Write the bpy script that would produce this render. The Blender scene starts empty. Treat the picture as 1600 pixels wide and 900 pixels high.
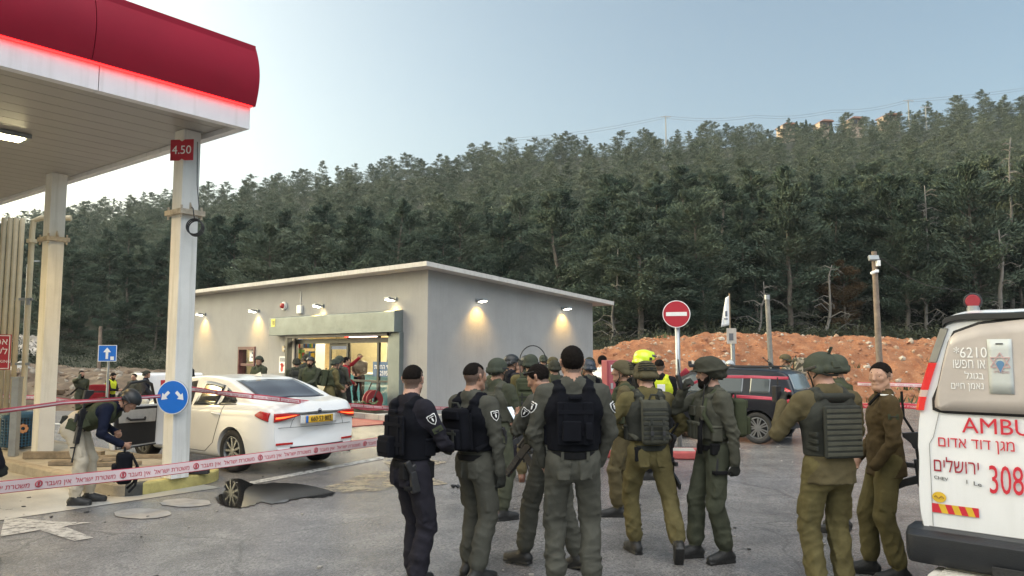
import bpy, bmesh, math, random
import numpy as np
from mathutils import Vector, Matrix
R = math.radians
SC = bpy.context.scene
COL = SC.collection
# ------------------------------------------------------------------ camera
PITCH, CAMH, FPX = 4.96, 1.8, 1186.0
cam_d = bpy.data.cameras.new('camera'); cam = bpy.data.objects.new('camera', cam_d); COL.objects.link(cam)
cam_d.sensor_width = 36; cam_d.lens = FPX/1600*36; cam_d.clip_end = 3000; cam_d.clip_start = 0.1
cam.location = (0, 0, CAMH); cam.rotation_euler = (R(90+PITCH), 0, 0)
SC.camera = cam
# ------------------------------------------------------------------ sky, added fill lamp, exposure
W = bpy.data.worlds.new('World'); SC.world = W; W.use_nodes = True
nt = W.node_tree; bg = nt.nodes['Background']
sky = nt.nodes.new('ShaderNodeTexSky'); sky.sky_type = 'NISHITA'; sky.sun_disc = False
SUN_EL, SUN_AZ = 22.0, -76.0            # azimuth measured from +Y (view), negative to the left
sky.sun_elevation = R(SUN_EL); sky.sun_rotation = R(SUN_AZ)
sky.altitude = 600; sky.air_density = 0.8; sky.dust_density = 9.0; sky.ozone_density = 0.0
wb = nt.nodes.new('ShaderNodeMixRGB'); wb.blend_type = 'MULTIPLY'; wb.inputs[0].default_value = 1; wb.inputs[2].default_value = (.97, 1.05, .93, 1)      # white balance of the sky
nt.links.new(sky.outputs[0], wb.inputs[1]); nt.links.new(wb.outputs[0], bg.inputs[0]); bg.inputs[1].default_value = 0.15
sl = bpy.data.lights.new('sky_fill', 'SUN'); sl.energy = 1.9; sl.angle = R(70); sl.color = (1, .975, .94)
so = bpy.data.objects.new('sky_fill', sl); COL.objects.link(so)
LAMP_EL, LAMP_AZ = 54.0, 165.0        # added soft fill standing in for open sky behind the photographer, not direct sunlight
sd = Vector((math.sin(R(LAMP_AZ))*math.cos(R(LAMP_EL)), math.cos(R(LAMP_AZ))*math.cos(R(LAMP_EL)), math.sin(R(LAMP_EL))))
so.rotation_euler = sd.to_track_quat('Z', 'Y').to_euler(); so.location = (0, 0, 60)
vs = SC.view_settings; vs.view_transform = 'Standard'; vs.look = 'None'; vs.gamma = 1; vs.use_curve_mapping = False
vs.exposure = 1.0
SC.cycles.use_denoising = True
SC.cycles.max_bounces = 6; SC.cycles.transparent_max_bounces = 12
SC.render.use_persistent_data = False

CP, SP = math.cos(R(PITCH)), math.sin(R(PITCH))
def ray(px, py):
    u = (px-800)/FPX; v = (450-py)/FPX
    return Vector((u, CP - v*SP, SP + v*CP))
CAMP = Vector((0, 0, CAMH))
def G(px, py, z=0.0):
    d = ray(px, py); return CAMP + d*((z-CAMH)/d.z)
def DP(px, py, depth):
    d = ray(px, py); return CAMP + d*(depth/d.y)
# ------------------------------------------------------------------ node materials
MATS = {}
def new_mat(name):
    m = bpy.data.materials.new(name); m.use_nodes = True
    return m, m.node_tree, m.node_tree.nodes['Principled BSDF']
def lin(c):   # sRGB 0..255 -> linear
    return tuple((x/255/12.92 if x/255 <= .04045 else ((x/255+.055)/1.055)**2.4) for x in c)
def mat(name, col, rough=.6, var=.15, scale=8, bump=0.0, bscale=40, metal=0, spec=.5, emit=None, es=0, coat=0, streak=0, alpha=None, sheen=0, rvar=0):
    if name in MATS: return MATS[name]
    m, t, p = new_mat(name); N = t.nodes; L = t.links
    col = tuple(col)
    p.inputs['Roughness'].default_value = rough; p.inputs['Metallic'].default_value = metal
    p.inputs['Specular IOR Level'].default_value = spec; p.inputs['Coat Weight'].default_value = coat
    p.inputs['Coat Roughness'].default_value = .06
    if sheen: p.inputs['Sheen Weight'].default_value = sheen; p.inputs['Sheen Roughness'].default_value = .6
    if emit: p.inputs['Emission Color'].default_value = (*emit, 1); p.inputs['Emission Strength'].default_value = es
    tc = N.new('ShaderNodeTexCoord')
    if var:
        n = N.new('ShaderNodeTexNoise'); n.inputs['Scale'].default_value = scale; n.inputs['Detail'].default_value = 5; n.inputs['Roughness'].default_value = .65
        L.new(tc.outputs['Object'], n.inputs['Vector'])
        r = N.new('ShaderNodeValToRGB'); e = r.color_ramp.elements
        e[0].position = .28; e[1].position = .72
        e[0].color = (*[min(1, c*(1-var)) for c in col], 1); e[1].color = (*[min(1, c*(1+var)) for c in col], 1)
        L.new(n.outputs['Fac'], r.inputs['Fac'])
        src = r.outputs['Color']
        if streak:
            mp = N.new('ShaderNodeMapping'); mp.inputs['Scale'].default_value = (6, 6, .35)
            L.new(tc.outputs['Object'], mp.inputs['Vector'])
            n2 = N.new('ShaderNodeTexNoise'); n2.inputs['Scale'].default_value = 2.2; n2.inputs['Detail'].default_value = 4
            L.new(mp.outputs[0], n2.inputs['Vector'])
            r2 = N.new('ShaderNodeValToRGB'); r2.color_ramp.elements[0].position = .5; r2.color_ramp.elements[1].position = .75
            r2.color_ramp.elements[0].color = (0, 0, 0, 1); r2.color_ramp.elements[1].color = (streak,)*3+(1,)
            L.new(n2.outputs['Fac'], r2.inputs['Fac'])
            mx = N.new('ShaderNodeMixRGB'); mx.inputs[2].default_value = (*[c*.45 for c in col[:2]], col[2]*.38, 1)
            L.new(r2.outputs[0], mx.inputs[0]); L.new(src, mx.inputs[1]); src = mx.outputs[0]
        L.new(src, p.inputs['Base Color'])
        if rvar:
            mr = N.new('ShaderNodeMapRange'); mr.inputs[3].default_value = max(.02, rough-rvar); mr.inputs[4].default_value = min(1, rough+rvar)
            L.new(n.outputs['Fac'], mr.inputs[0]); L.new(mr.outputs[0], p.inputs['Roughness'])
    else:
        p.inputs['Base Color'].default_value = (*col, 1)
    if bump:
        n3 = N.new('ShaderNodeTexNoise'); n3.inputs['Scale'].default_value = bscale; n3.inputs['Detail'].default_value = 4
        L.new(tc.outputs['Object'], n3.inputs['Vector'])
        b = N.new('ShaderNodeBump'); b.inputs['Strength'].default_value = min(1, bump); b.inputs['Distance'].default_value = .02*max(1, bump)
        L.new(n3.outputs['Fac'], b.inputs['Height']); L.new(b.outputs[0], p.inputs['Normal'])
    MATS[name] = m; return m
def glow(name, col, s):
    if name in MATS: return MATS[name]
    m, t, p = new_mat(name); p.inputs['Base Color'].default_value = (*col, 1); p.inputs['Emission Color'].default_value = (*col, 1)
    p.inputs['Emission Strength'].default_value = s; MATS[name] = m; return m
def glass_mat(name, tint=(.8, .85, .85), fac=.25, rough=.03):
    if name in MATS: return MATS[name]
    m = bpy.data.materials.new(name); m.use_nodes = True; t = m.node_tree; N = t.nodes; N.clear()
    o = N.new('ShaderNodeOutputMaterial'); mx = N.new('ShaderNodeMixShader'); tr = N.new('ShaderNodeBsdfTransparent'); gl = N.new('ShaderNodeBsdfGlossy')
    tr.inputs[0].default_value = (*tint, 1); gl.inputs['Roughness'].default_value = rough
    fr = N.new('ShaderNodeFresnel'); fr.inputs[0].default_value = 1.5
    mt = N.new('ShaderNodeMath'); mt.operation = 'MULTIPLY_ADD'; mt.inputs[1].default_value = 1.0; mt.inputs[2].default_value = fac*.2
    ge = N.new('ShaderNodeNewGeometry'); iv = N.new('ShaderNodeMath'); iv.operation = 'SUBTRACT'; iv.inputs[0].default_value = 1; t.links.new(ge.outputs['Backfacing'], iv.inputs[1])
    mu = N.new('ShaderNodeMath'); mu.operation = 'MULTIPLY'; t.links.new(mt.outputs[0], mu.inputs[0]); t.links.new(iv.outputs[0], mu.inputs[1])
    t.links.new(fr.outputs[0], mt.inputs[0]); t.links.new(mu.outputs[0], mx.inputs[0])
    t.links.new(tr.outputs[0], mx.inputs[1]); t.links.new(gl.outputs[0], mx.inputs[2]); t.links.new(mx.outputs[0], o.inputs[0])
    MATS[name] = m; return m
# ------------------------------------------------------------------ object helpers
def tag(o, label=None, cat=None, group=None, kind=None):
    if label: o['label'] = label
    if cat: o['category'] = cat
    if group: o['group'] = group
    if kind: o['kind'] = kind
    return o
def empty(name, loc=(0, 0, 0), rz=0.0, label=None, cat=None, group=None):
    o = bpy.data.objects.new(name, None); COL.objects.link(o); o.location = loc; o.rotation_euler = (0, 0, rz); o.empty_display_size = .2
    return tag(o, label, cat, group)
def link_mesh(name, me, mats, parent=None, loc=None, rz=None, smooth=False):
    for m in (mats if isinstance(mats, (list, tuple)) else [mats]): me.materials.append(m)
    o = bpy.data.objects.new(name, me); COL.objects.link(o)
    if parent: o.parent = parent
    if loc is not None: o.location = loc
    if rz is not None: o.rotation_euler = (0, 0, rz)
    if smooth: me.polygons.foreach_set('use_smooth', [True]*len(me.polygons))
    return o
def np_mesh(name, V, F, mi=None, smooth=False):
    """V (n,3), F (m,k) with constant k"""
    me = bpy.data.meshes.new(name); V = np.asarray(V, np.float32); F = np.asarray(F, np.int32)
    k = F.shape[1]; me.vertices.add(len(V)); me.vertices.foreach_set('co', V.ravel())
    me.loops.add(F.size); me.loops.foreach_set('vertex_index', F.ravel())
    me.polygons.add(len(F)); me.polygons.foreach_set('loop_start', np.arange(0, F.size, k, dtype=np.int32))
    me.polygons.foreach_set('loop_total', np.full(len(F), k, np.int32))
    if mi is not None: me.polygons.foreach_set('material_index', np.asarray(mi, np.int32))
    if smooth: me.polygons.foreach_set('use_smooth', np.ones(len(F), bool))
    me.update(calc_edges=True); return me
class MB:
    def __init__(s): s.v = []; s.f = []; s.m = []
    def add(s, v, f, m=0):
        n = len(s.v); s.v += [tuple(p) for p in v]; s.f += [tuple(i+n for i in q) for q in f]; s.m += [m]*len(f); return s
    def box(s, c, size, rot=None, m=0):
        hx, hy, hz = size[0]/2, size[1]/2, size[2]/2
        v = [Vector((x*hx, y*hy, z*hz)) for x in (-1, 1) for y in (-1, 1) for z in (-1, 1)]
        if rot is not None: v = [rot @ p for p in v]
        v = [p+Vector(c) for p in v]
        return s.add(v, [(0, 1, 3, 2), (4, 6, 7, 5), (0, 4, 5, 1), (2, 3, 7, 6), (0, 2, 6, 4), (1, 5, 7, 3)], m)
    def bb(s, a, b, m=0):
        return s.box([(a[i]+b[i])/2 for i in range(3)], [abs(b[i]-a[i]) for i in range(3)], None, m)
    def tube(s, pts, rad, n=8, m=0, cap=True):
        pts = [Vector(p) for p in pts]; N = len(pts)
        if not isinstance(rad, (list, tuple)): rad = [rad]*N
        V = []; prev = None
        for i, p in enumerate(pts):
            d = (pts[min(i+1, N-1)]-pts[max(i-1, 0)]); d = d.normalized() if d.length > 1e-9 else Vector((0, 0, 1))
            if prev is None:
                a = d.orthogonal().normalized()
            else:
                a = prev - d*prev.dot(d); a = a.normalized() if a.length > 1e-6 else d.orthogonal().normalized()
            prev = a; b = d.cross(a)
            for k in range(n):
                t = 2*math.pi*k/n; V.append(p + (a*math.cos(t)+b*math.sin(t))*rad[i])
        F = [(i*n+k, i*n+(k+1) % n, (i+1)*n+(k+1) % n, (i+1)*n+k) for i in range(N-1) for k in range(n)]
        if cap: F += [tuple(reversed(range(n))), tuple((N-1)*n+k for k in range(n))]
        return s.add(V, F, m)
    def cyl(s, a, b, r, r2=None, n=16, m=0): return s.tube([a, b], [r, r if r2 is None else r2], n, m)
    def prism(s, poly, o, ex, ey, ez, depth, m=0):
        """2d polygon in frame (o,ex,ey) extruded along ez by depth"""
        o, ex, ey, ez = Vector(o), Vector(ex), Vector(ey), Vector(ez); n = len(poly)
        v = [o+ex*x+ey*y for x, y in poly] + [o+ex*x+ey*y+ez*depth for x, y in poly]
        f = [tuple(reversed(range(n))), tuple(range(n, 2*n))] + [(i, (i+1) % n, n+(i+1) % n, n+i) for i in range(n)]
        return s.add(v, f, m)
    def lathe(s, prof, c=(0, 0, 0), axis='Z', n=24, m=0):
        V = []; c = Vector(c)
        for r, h in prof:
            for k in range(n):
                t = 2*math.pi*k/n; a, b = r*math.cos(t), r*math.sin(t)
                V.append(c + Vector({'Z': (a, b, h), 'Y': (a, h, b), 'X': (h, a, b)}[axis]))
        F = [(i*n+k, i*n+(k+1) % n, (i+1)*n+(k+1) % n, (i+1)*n+k) for i in range(len(prof)-1) for k in range(n)]
        return s.add(V, F, m)
    def ell(s, c, r, n=16, h=10, rot=None, m=0):
        V = []
        for i in range(h+1):
            ph = math.pi*i/h
            for k in range(n):
                t = 2*math.pi*k/n; p = Vector((r[0]*math.sin(ph)*math.cos(t), r[1]*math.sin(ph)*math.sin(t), r[2]*math.cos(ph)))
                V.append((rot @ p if rot is not None else p) + Vector(c))
        F = [(i*n+k, (i+1)*n+k, (i+1)*n+(k+1) % n, i*n+(k+1) % n) for i in range(h) for k in range(n)]
        return s.add(V, F, m)
    def build(s, name, mats, parent=None, loc=None, rz=None, smooth=False, bevel=0, seg=2):
        me = bpy.data.meshes.new(name); me.from_pydata(s.v, [], s.f)
        me.polygons.foreach_set('material_index', s.m)
        bm = bmesh.new(); bm.from_mesh(me); bmesh.ops.remove_doubles(bm, verts=bm.verts, dist=1e-6)
        bmesh.ops.recalc_face_normals(bm, faces=bm.faces); bm.to_mesh(me); bm.free()
        o = link_mesh(name, me, mats, parent, loc, rz, smooth)
        if bevel:
            b = o.modifiers.new('bevel', 'BEVEL'); b.width = bevel; b.segments = seg; b.limit_method = 'ANGLE'; b.angle_limit = R(35)
            me.polygons.foreach_set('use_smooth', [True]*len(me.polygons))
            w = o.modifiers.new('wn', 'WEIGHTED_NORMAL'); w.keep_sharp = False
        elif smooth == 'auto':
            pass
        return o
def dup(o, parent=None, loc=None, rz=None, label=None, sub=True):
    c = o.copy(); COL.objects.link(c)
    if parent: c.parent = parent
    if loc is not None: c.location = loc
    if rz is not None: c.rotation_euler = (0, 0, rz)
    if label: c['label'] = label
    if sub:
        for ch in list(o.children): dup(ch, c)
    return c
def text_mesh(s, size, extrude=.002, align='CENTER', bold=0.0, sx=1.0):
    """outlines of the built-in font, filled by non-zero winding so overlapping strokes stay solid"""
    from mathutils.geometry import delaunay_2d_cdt
    cu = bpy.data.curves.new('lettering', 'FONT'); cu.body = s; cu.size = size; cu.align_x = align; cu.offset = bold; cu.fill_mode = 'NONE'; cu.resolution_u = 3
    o = bpy.data.objects.new('lettering', cu); COL.objects.link(o); bpy.context.view_layer.update()
    src = bpy.data.meshes.new_from_object(o.evaluated_get(bpy.context.evaluated_depsgraph_get()))
    bpy.data.objects.remove(o); bpy.data.curves.remove(cu)
    co = [v.co.copy() for v in src.vertices]; E = [tuple(e.vertices) for e in src.edges]; bpy.data.meshes.remove(src)
    E = [(a, b) if abs(a-b) == 1 and a < b else ((b, a) if abs(a-b) == 1 else (max(a, b), min(a, b))) for a, b in E]
    P = np.array([(c.x, c.y) for c in co]); EA = np.array(E); A, B = P[EA[:, 0]], P[EA[:, 1]]
    ov, oe, of, ove, _, _ = delaunay_2d_cdt([Vector(p) for p in P], E, [], 0, 1e-6)
    V = [(v.x, v.y, extrude) for v in ov]; F = []
    for f in of:
        c = sum((ov[i] for i in f), Vector((0, 0)))/len(f)
        up = (A[:, 1] <= c.y) & (B[:, 1] > c.y); dn = (A[:, 1] > c.y) & (B[:, 1] <= c.y)
        cr = (B[:, 0]-A[:, 0])*(c.y-A[:, 1])-(c.x-A[:, 0])*(B[:, 1]-A[:, 1])
        if int((up & (cr > 0)).sum())-int((dn & (cr < 0)).sum()) != 0: F.append(tuple(f))
    n = len(V); V += [(x, y, -extrude) for x, y, z in V]
    cnt = {}
    for f in F:
        for i in range(len(f)): k = (f[i], f[(i+1) % len(f)]); cnt[k] = 1
    side = [(a, n+a, n+b, b) for a, b in cnt if (b, a) not in cnt]
    me = bpy.data.meshes.new('lettering'); me.from_pydata([(x*sx, y, z) for x, y, z in V], [], F+side+[tuple(n+i for i in f[::-1]) for f in F])
    return me
def heb(s):   # right-to-left order for a left-to-right text object
    out = ''; num = ''
    for ch in s[::-1]: out += ch
    import re
    return re.sub(r'[0-9.\-]+', lambda m: m.group(0)[::-1], out)
def place_text(s, size, m, parent, o, ex, ey, name='lettering', **kw):
    me = text_mesh(s, size, **kw); ob = link_mesh(name, me, m, parent)
    ex = Vector(ex).normalized(); ey = Vector(ey).normalized(); ez = ex.cross(ey)
    M = Matrix((ex, ey, ez)).transposed().to_4x4(); M.translation = Vector(o); ob.matrix_local = M
    return ob
rnd = random.Random(7)
def hash3(p, s=0):
    return np.mod(np.sin(p @ np.array([12.9898, 78.233, 37.719]) + s)*43758.5453, 1.0)
def vnoise(x, y, z=0.0, seed=0):
    """cheap smooth value noise on arrays"""
    x, y, z = np.broadcast_arrays(np.asarray(x, float), np.asarray(y, float), np.asarray(z, float))
    xi, yi, zi = np.floor(x), np.floor(y), np.floor(z); fx, fy, fz = x-xi, y-yi, z-zi
    fx, fy, fz = [f*f*(3-2*f) for f in (fx, fy, fz)]; out = 0
    for a in (0, 1):
        for b in (0, 1):
            for c in (0, 1):
                h = np.mod(np.sin((xi+a)*127.1+(yi+b)*311.7+(zi+c)*74.7+seed*13.7)*43758.5453, 1.0)
                out = out + h*(fx if a else 1-fx)*(fy if b else 1-fy)*(fz if c else 1-fz)
    return out
def fbm(x, y, z=0.0, oct=4, seed=0):
    s = 0; a = .5
    for i in range(oct):
        s = s + a*vnoise(np.asarray(x)*2**i, np.asarray(y)*2**i, np.asarray(z)*2**i, seed+i); a *= .5
    return s
# ------------------------------------------------------------------ common materials
M_white = mat('white paint', (.74, .74, .72), .42, .07, 3, streak=.35)
M_steel = mat('galvanised steel', (.36, .37, .38), .45, .15, 6, metal=.7)
M_greymetal = mat('grey coated metal', (.22, .24, .25), .42, .1, 5, metal=.3)
M_black = mat('black plastic', (.018, .018, .02), .5, .2, 20)
M_rubber = mat('rubber', (.02, .02, .021), .8, .25, 30, bump=.3, bscale=60)
M_redsign = mat('red sign enamel', (.42, .02, .035), .4, .05)
M_whitesign = mat('white sign enamel', (.8, .8, .78), .4, .04)
M_blue = mat('blue sign enamel', (.012, .15, .56), .4, .05)
# ================================================================== GROUND
def ground_mat():
    m, t, p = new_mat('dirt ground'); N = t.nodes; L = t.links; tc = N.new('ShaderNodeTexCoord')
    n = N.new('ShaderNodeTexNoise'); n.inputs['Scale'].default_value = .25; n.inputs['Detail'].default_value = 8; L.new(tc.outputs['Object'], n.inputs[0])
    r = N.new('ShaderNodeValToRGB'); r.color_ramp.elements[0].color = (.05, .06, .035, 1); r.color_ramp.elements[1].color = (.17, .13, .09, 1)
    r.color_ramp.elements[0].position = .4; r.color_ramp.elements[1].position = .62
    L.new(n.outputs['Fac'], r.inputs[0]); L.new(r.outputs[0], p.inputs['Base Color']); p.inputs['Roughness'].default_value = .95
    return m
def asphalt_mat():
    m, t, p = new_mat('asphalt'); N = t.nodes; L = t.links; tc = N.new('ShaderNodeTexCoord')
    def noise(sc, det=6, rough=.6):
        n = N.new('ShaderNodeTexNoise'); n.inputs['Scale'].default_value = sc; n.inputs['Detail'].default_value = det; n.inputs['Roughness'].default_value = rough
        L.new(tc.outputs['Object'], n.inputs['Vector']); return n.outputs['Fac']
    def ramp(f, a, b, c0, c1):
        r = N.new('ShaderNodeValToRGB'); e = r.color_ramp.elements; e[0].position = a; e[1].position = b
        e[0].color = (*c0, 1); e[1].color = (*c1, 1); L.new(f, r.inputs[0]); return r.outputs[0]
    def mix(kind, fac, a, b):
        x = N.new('ShaderNodeMixRGB'); x.blend_type = kind
        if isinstance(fac, (int, float)): x.inputs[0].default_value = fac
        else: L.new(fac, x.inputs[0])
        L.new(a, x.inputs[1])
        if isinstance(b, tuple): x.inputs[2].default_value = (*b, 1)
        else: L.new(b, x.inputs[2])
        return x.outputs[0]
    big = ramp(noise(.32, 5), .32, .7, (.285, .278, .27), (.37, .36, .348))
    patch = ramp(noise(1.3, 7, .7), .36, .62, (.66, .66, .67), (1.12, 1.11, 1.09))
    c = mix('MULTIPLY', 1, big, patch)
    # aggregate speckle
    v = N.new('ShaderNodeTexVoronoi'); v.inputs['Scale'].default_value = 62; L.new(tc.outputs['Object'], v.inputs['Vector'])
    sp = ramp(v.outputs['Color'], .1, .95, (.5, .5, .5), (1.6, 1.57, 1.52)); c = mix('MULTIPLY', .6, c, sp)
    v3 = N.new('ShaderNodeTexVoronoi'); v3.inputs['Scale'].default_value = 24; L.new(tc.outputs['Object'], v3.inputs['Vector'])
    sp3 = ramp(v3.outputs['Distance'], .03, .10, (2.2, 2.15, 2.0), (1, 1, 1)); c = mix('MULTIPLY', .55, c, sp3)
    # dark oil stains and tyre drips
    oil = ramp(noise(2.6, 4), .63, .74, (0, 0, 0), (.75, .75, .75)); c = mix('MIX', oil, c, (.11, .108, .106))
    # pale dust patches
    du = ramp(noise(.7, 8, .75), .57, .74, (0, 0, 0), (.6, .6, .6)); c = mix('MIX', du, c, (.38, .355, .32))
    # cracks
    mp = N.new('ShaderNodeMixRGB'); mp.inputs[0].default_value = .25; L.new(tc.outputs['Object'], mp.inputs[1])
    nn = N.new('ShaderNodeTexNoise'); nn.inputs['Scale'].default_value = 1.5; nn.inputs['Detail'].default_value = 6; L.new(tc.outputs['Object'], nn.inputs[0]); L.new(nn.outputs['Color'], mp.inputs[2])
    vc = N.new('ShaderNodeTexVoronoi'); vc.feature = 'DISTANCE_TO_EDGE'; vc.inputs['Scale'].default_value = .42; L.new(mp.outputs[0], vc.inputs['Vector'])
    cr = ramp(vc.outputs['Distance'], .0015, .006, (.5, .5, .5), (0, 0, 0)); c = mix('MIX', cr, c, (.09, .088, .086))
    # damp area by the forecourt (world-space mask, darker and shinier as wet asphalt is)
    sx = N.new('ShaderNodeSeparateXYZ'); L.new(tc.outputs['Object'], sx.inputs[0])
    def gauss(cx, cy, rx, ry):
        a = N.new('ShaderNodeVectorMath'); a.operation = 'SUBTRACT'; L.new(tc.outputs['Object'], a.inputs[0]); a.inputs[1].default_value = (cx, cy, 0)
        b = N.new('ShaderNodeVectorMath'); b.operation = 'DIVIDE'; L.new(a.outputs[0], b.inputs[0]); b.inputs[1].default_value = (rx, ry, 1)
        l = N.new('ShaderNodeVectorMath'); l.operation = 'LENGTH'; L.new(b.outputs[0], l.inputs[0]); return l.outputs['Value']
    def wet(cx, cy, rx, ry):
        l = gauss(cx, cy, rx, ry)
        ad = N.new('ShaderNodeMath'); ad.operation = 'MULTIPLY_ADD'; L.new(noise(.9, 6), ad.inputs[0]); ad.inputs[1].default_value = 1.6; L.new(l, ad.inputs[2])
        return ramp(ad.outputs[0], 1.45, 1.75, (1, 1, 1), (0, 0, 0))
    w1 = wet(-4.5, 15.5, 3.2, 3.6); w2 = wet(-2.6, 11.6, 1.6, 1.5)
    mxw = mix('LIGHTEN', 1, w1, w2)
    c = mix('MIX', mxw, c, mix('MULTIPLY', 1, c, (.62, .62, .64)))
    L.new(c, p.inputs['Base Color'])
    rr = ramp(mxw, 0, 1, (.82,)*3, (.2,)*3); L.new(rr, p.inputs['Roughness'])
    b = N.new('ShaderNodeBump'); b.inputs['Strength'].default_value = .5; b.inputs['Distance'].default_value = .008
    L.new(v.outputs['Distance'], b.inputs['Height'])
    b2 = N.new('ShaderNodeBump'); b2.inputs['Strength'].default_value = .2; b2.inputs['Distance'].default_value = .04; p.inputs['Specular IOR Level'].default_value = .3
    L.new(noise(1.7, 5), b2.inputs['Height']); L.new(b.outputs[0], b2.inputs['Normal']); L.new(b2.outputs[0], p.inputs['Normal'])
    return m
def sheet(name, pts, z, m, label=None, kind='structure', parent=None):
    me = bpy.data.meshes.new(name); me.from_pydata([(p[0], p[1], z) for p in pts], [], [tuple(range(len(pts)))])
    bm = bmesh.new(); bm.from_mesh(me); bmesh.ops.recalc_face_normals(bm, faces=bm.faces)
    for f in bm.faces:
        if f.normal.z < 0: f.normal_flip()
    bm.to_mesh(me); bm.free()
    o = link_mesh(name, me, m, parent)
    if kind: o['kind'] = kind
    return o
sheet('ground', [(-540, -150), (540, -150), (540, 450), (-540, 450)], -.6, ground_mat())
M_asph = asphalt_mat()
lot = sheet('parking_lot', [(-60, -25), (60, -25), (60, 27.8), (4, 30), (-9, 30), (-10.8, 24.2), (-60, 24.2)], -.004, M_asph)
md = lot.modifiers.new('slab', 'SOLIDIFY'); md.thickness = .62; md.offset = -1
# road behind the forecourt on the left
sheet('road', [G(-200, 668)[:2], G(60, 660)[:2], G(330, 652)[:2], G(330, 642)[:2], G(60, 642)[:2], G(-300, 645)[:2]], 0.0, mat('worn road asphalt', (.13, .13, .135), .8, .15, 1.5, bump=.3, bscale=80))
M_conc = mat('stained concrete', (.34, .32, .285), .7, .28, 1.4, bump=.4, bscale=30, rvar=.2)
M_concwet = mat('wet pale concrete', (.40, .385, .355), .35, .4, .9, bump=.2, bscale=30, rvar=.25)
M_line = mat('worn road paint', (.50, .50, .47), .7, .35, 14)
def arr_alpha_paint(name, col, thr=.5, sc=6):
    m, t, p = new_mat(name); N = t.nodes; L = t.links; tc = N.new('ShaderNodeTexCoord')
    n = N.new('ShaderNodeTexNoise'); n.inputs['Scale'].default_value = sc; n.inputs['Detail'].default_value = 9; n.inputs['Roughness'].default_value = .72
    L.new(tc.outputs['Object'], n.inputs[0])
    r = N.new('ShaderNodeValToRGB'); r.color_ramp.elements[0].position = thr-.12; r.color_ramp.elements[1].position = thr+.12
    L.new(n.outputs['Fac'], r.inputs[0]); L.new(r.outputs[0], p.inputs['Alpha'])
    p.inputs['Base Color'].default_value = (*col, 1); p.inputs['Roughness'].default_value = .75
    return m
M_worn = arr_alpha_paint('worn white arrow paint', (.46, .45, .42), .44, 9)
M_sand = arr_alpha_paint('spilled sand', (.36, .30, .2), .5, 4)
M_redpave = mat('red painted paving', (.30, .055, .05), .6, .25, 3)
# canopy axes
def hdir(vpx):
    v = Vector((vpx-800, (FPX*FPX+103*103)**.5, 0)); return v.normalized()
ES, EF = hdir(-760), -hdir(1760)      # along the side of the canopy (away left), along its front (towards the camera, left)
# forecourt slab under the canopy
A0 = G(345, 762); 
fc = [A0, A0+EF*16, A0+EF*16+ES*26, A0+ES*26]
sheet('forecourt', [q[:2] for q in fc], .002, M_concwet)
ln = [G(395, 757), G(600, 716), G(606, 713), G(560, 719), G(395, 753)]
sheet('parking_line', [G(390, 758)[:2], G(600, 717)[:2], G(600, 713)[:2], G(390, 753)[:2]], .006, M_worn)
sheet('road_line', [G(80, 664)[:2], G(330, 657)[:2], G(330, 655)[:2], G(80, 661.5)[:2]], .005, M_line)
sheet('painted_arrow', [G(8, 808)[:2], G(90, 816)[:2], G(143, 817)[:2], G(100, 823)[:2], G(146, 841)[:2], G(116, 846)[:2], G(62, 829)[:2], G(0, 839)[:2]], .006, M_worn)
sheet('sand_spill', [G(555, 745)[:2], G(590, 736)[:2], G(660, 742)[:2], G(700, 756)[:2], G(640, 764)[:2], G(540, 770)[:2], G(470, 768)[:2], G(520, 758)[:2]], .007, M_sand)
sheet('sand_spill', [G(600, 722)[:2], G(650, 716)[:2], G(700, 722)[:2], G(660, 732)[:2], G(610, 733)[:2]], .007, M_sand)
def blob(cx, cy, rx, ry, n, jit, seed):
    r = random.Random(seed); c = []
    for k in range(n):
        a = 2*math.pi*k/n; j = 1+jit*(r.random()-.5); q = G(cx+rx*math.cos(a)*j, cy+ry*math.sin(a)*j); c.append(q[:2])
    return c
M_patch = mat('concrete patch', (.295, .28, .255), .85, .3, 5, bump=.4, bscale=60)
for k, (cx, cy, rx, ry) in enumerate(((222, 803, 44, 8), (290, 786, 40, 6.5))):
    sheet('manhole_patch', blob(cx, cy, rx, ry, 24, .12, k), .005, M_patch)
# puddle
m, t, p = new_mat('puddle water'); p.inputs['Base Color'].default_value = (.012, .012, .012, 1); p.inputs['Roughness'].default_value = .05; p.inputs['IOR'].default_value = 1.33; p.inputs['Specular IOR Level'].default_value = .4
pud = [(346, 789), (338, 778), (352, 768), (352, 755), (372, 748), (398, 757), (430, 755), (468, 757), (500, 763), (523, 771), (505, 777), (470, 779), (430, 788), (408, 785), (395, 790), (372, 794)]
pg = [G(x, y) for x, y in pud]; pn_ = len(pg); sm = []
for i in range(pn_):
    p0, p1, p2, p3 = pg[i-1], pg[i], pg[(i+1) % pn_], pg[(i+2) % pn_]
    for k in range(6):
        t_ = k/6; q = .5*((2*p1)+(p2-p0)*t_+(2*p0-5*p1+4*p2-p3)*t_**2+(3*p1-p0-3*p2+p3)*t_**3); j = .02*math.sin(i*5.1+k*2.3); sm.append((q.x+j, q.y-j))
b_ = t.nodes.new('ShaderNodeBump'); n_ = t.nodes.new('ShaderNodeTexNoise'); n_.inputs['Scale'].default_value = 7; b_.inputs['Strength'].default_value = .06; b_.inputs['Distance'].default_value = .01; t.links.new(n_.outputs['Fac'], b_.inputs['Height']); t.links.new(b_.outputs[0], p.inputs['Normal'])
sheet('puddle', sm, .008, m)
wr = []
cx_, cy_ = G(425, 772)[:2]
for x, y in pud: q = G(x, y); wr.append((cx_+(q.x-cx_)*1.16-.05, cy_+(q.y-cy_)*1.2-.03))
0 and sheet('wet_rim', wr, .0065, mat('wet asphalt rim', (.085, .083, .08), .32, .35, 8, bump=.4, bscale=70))
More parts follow.
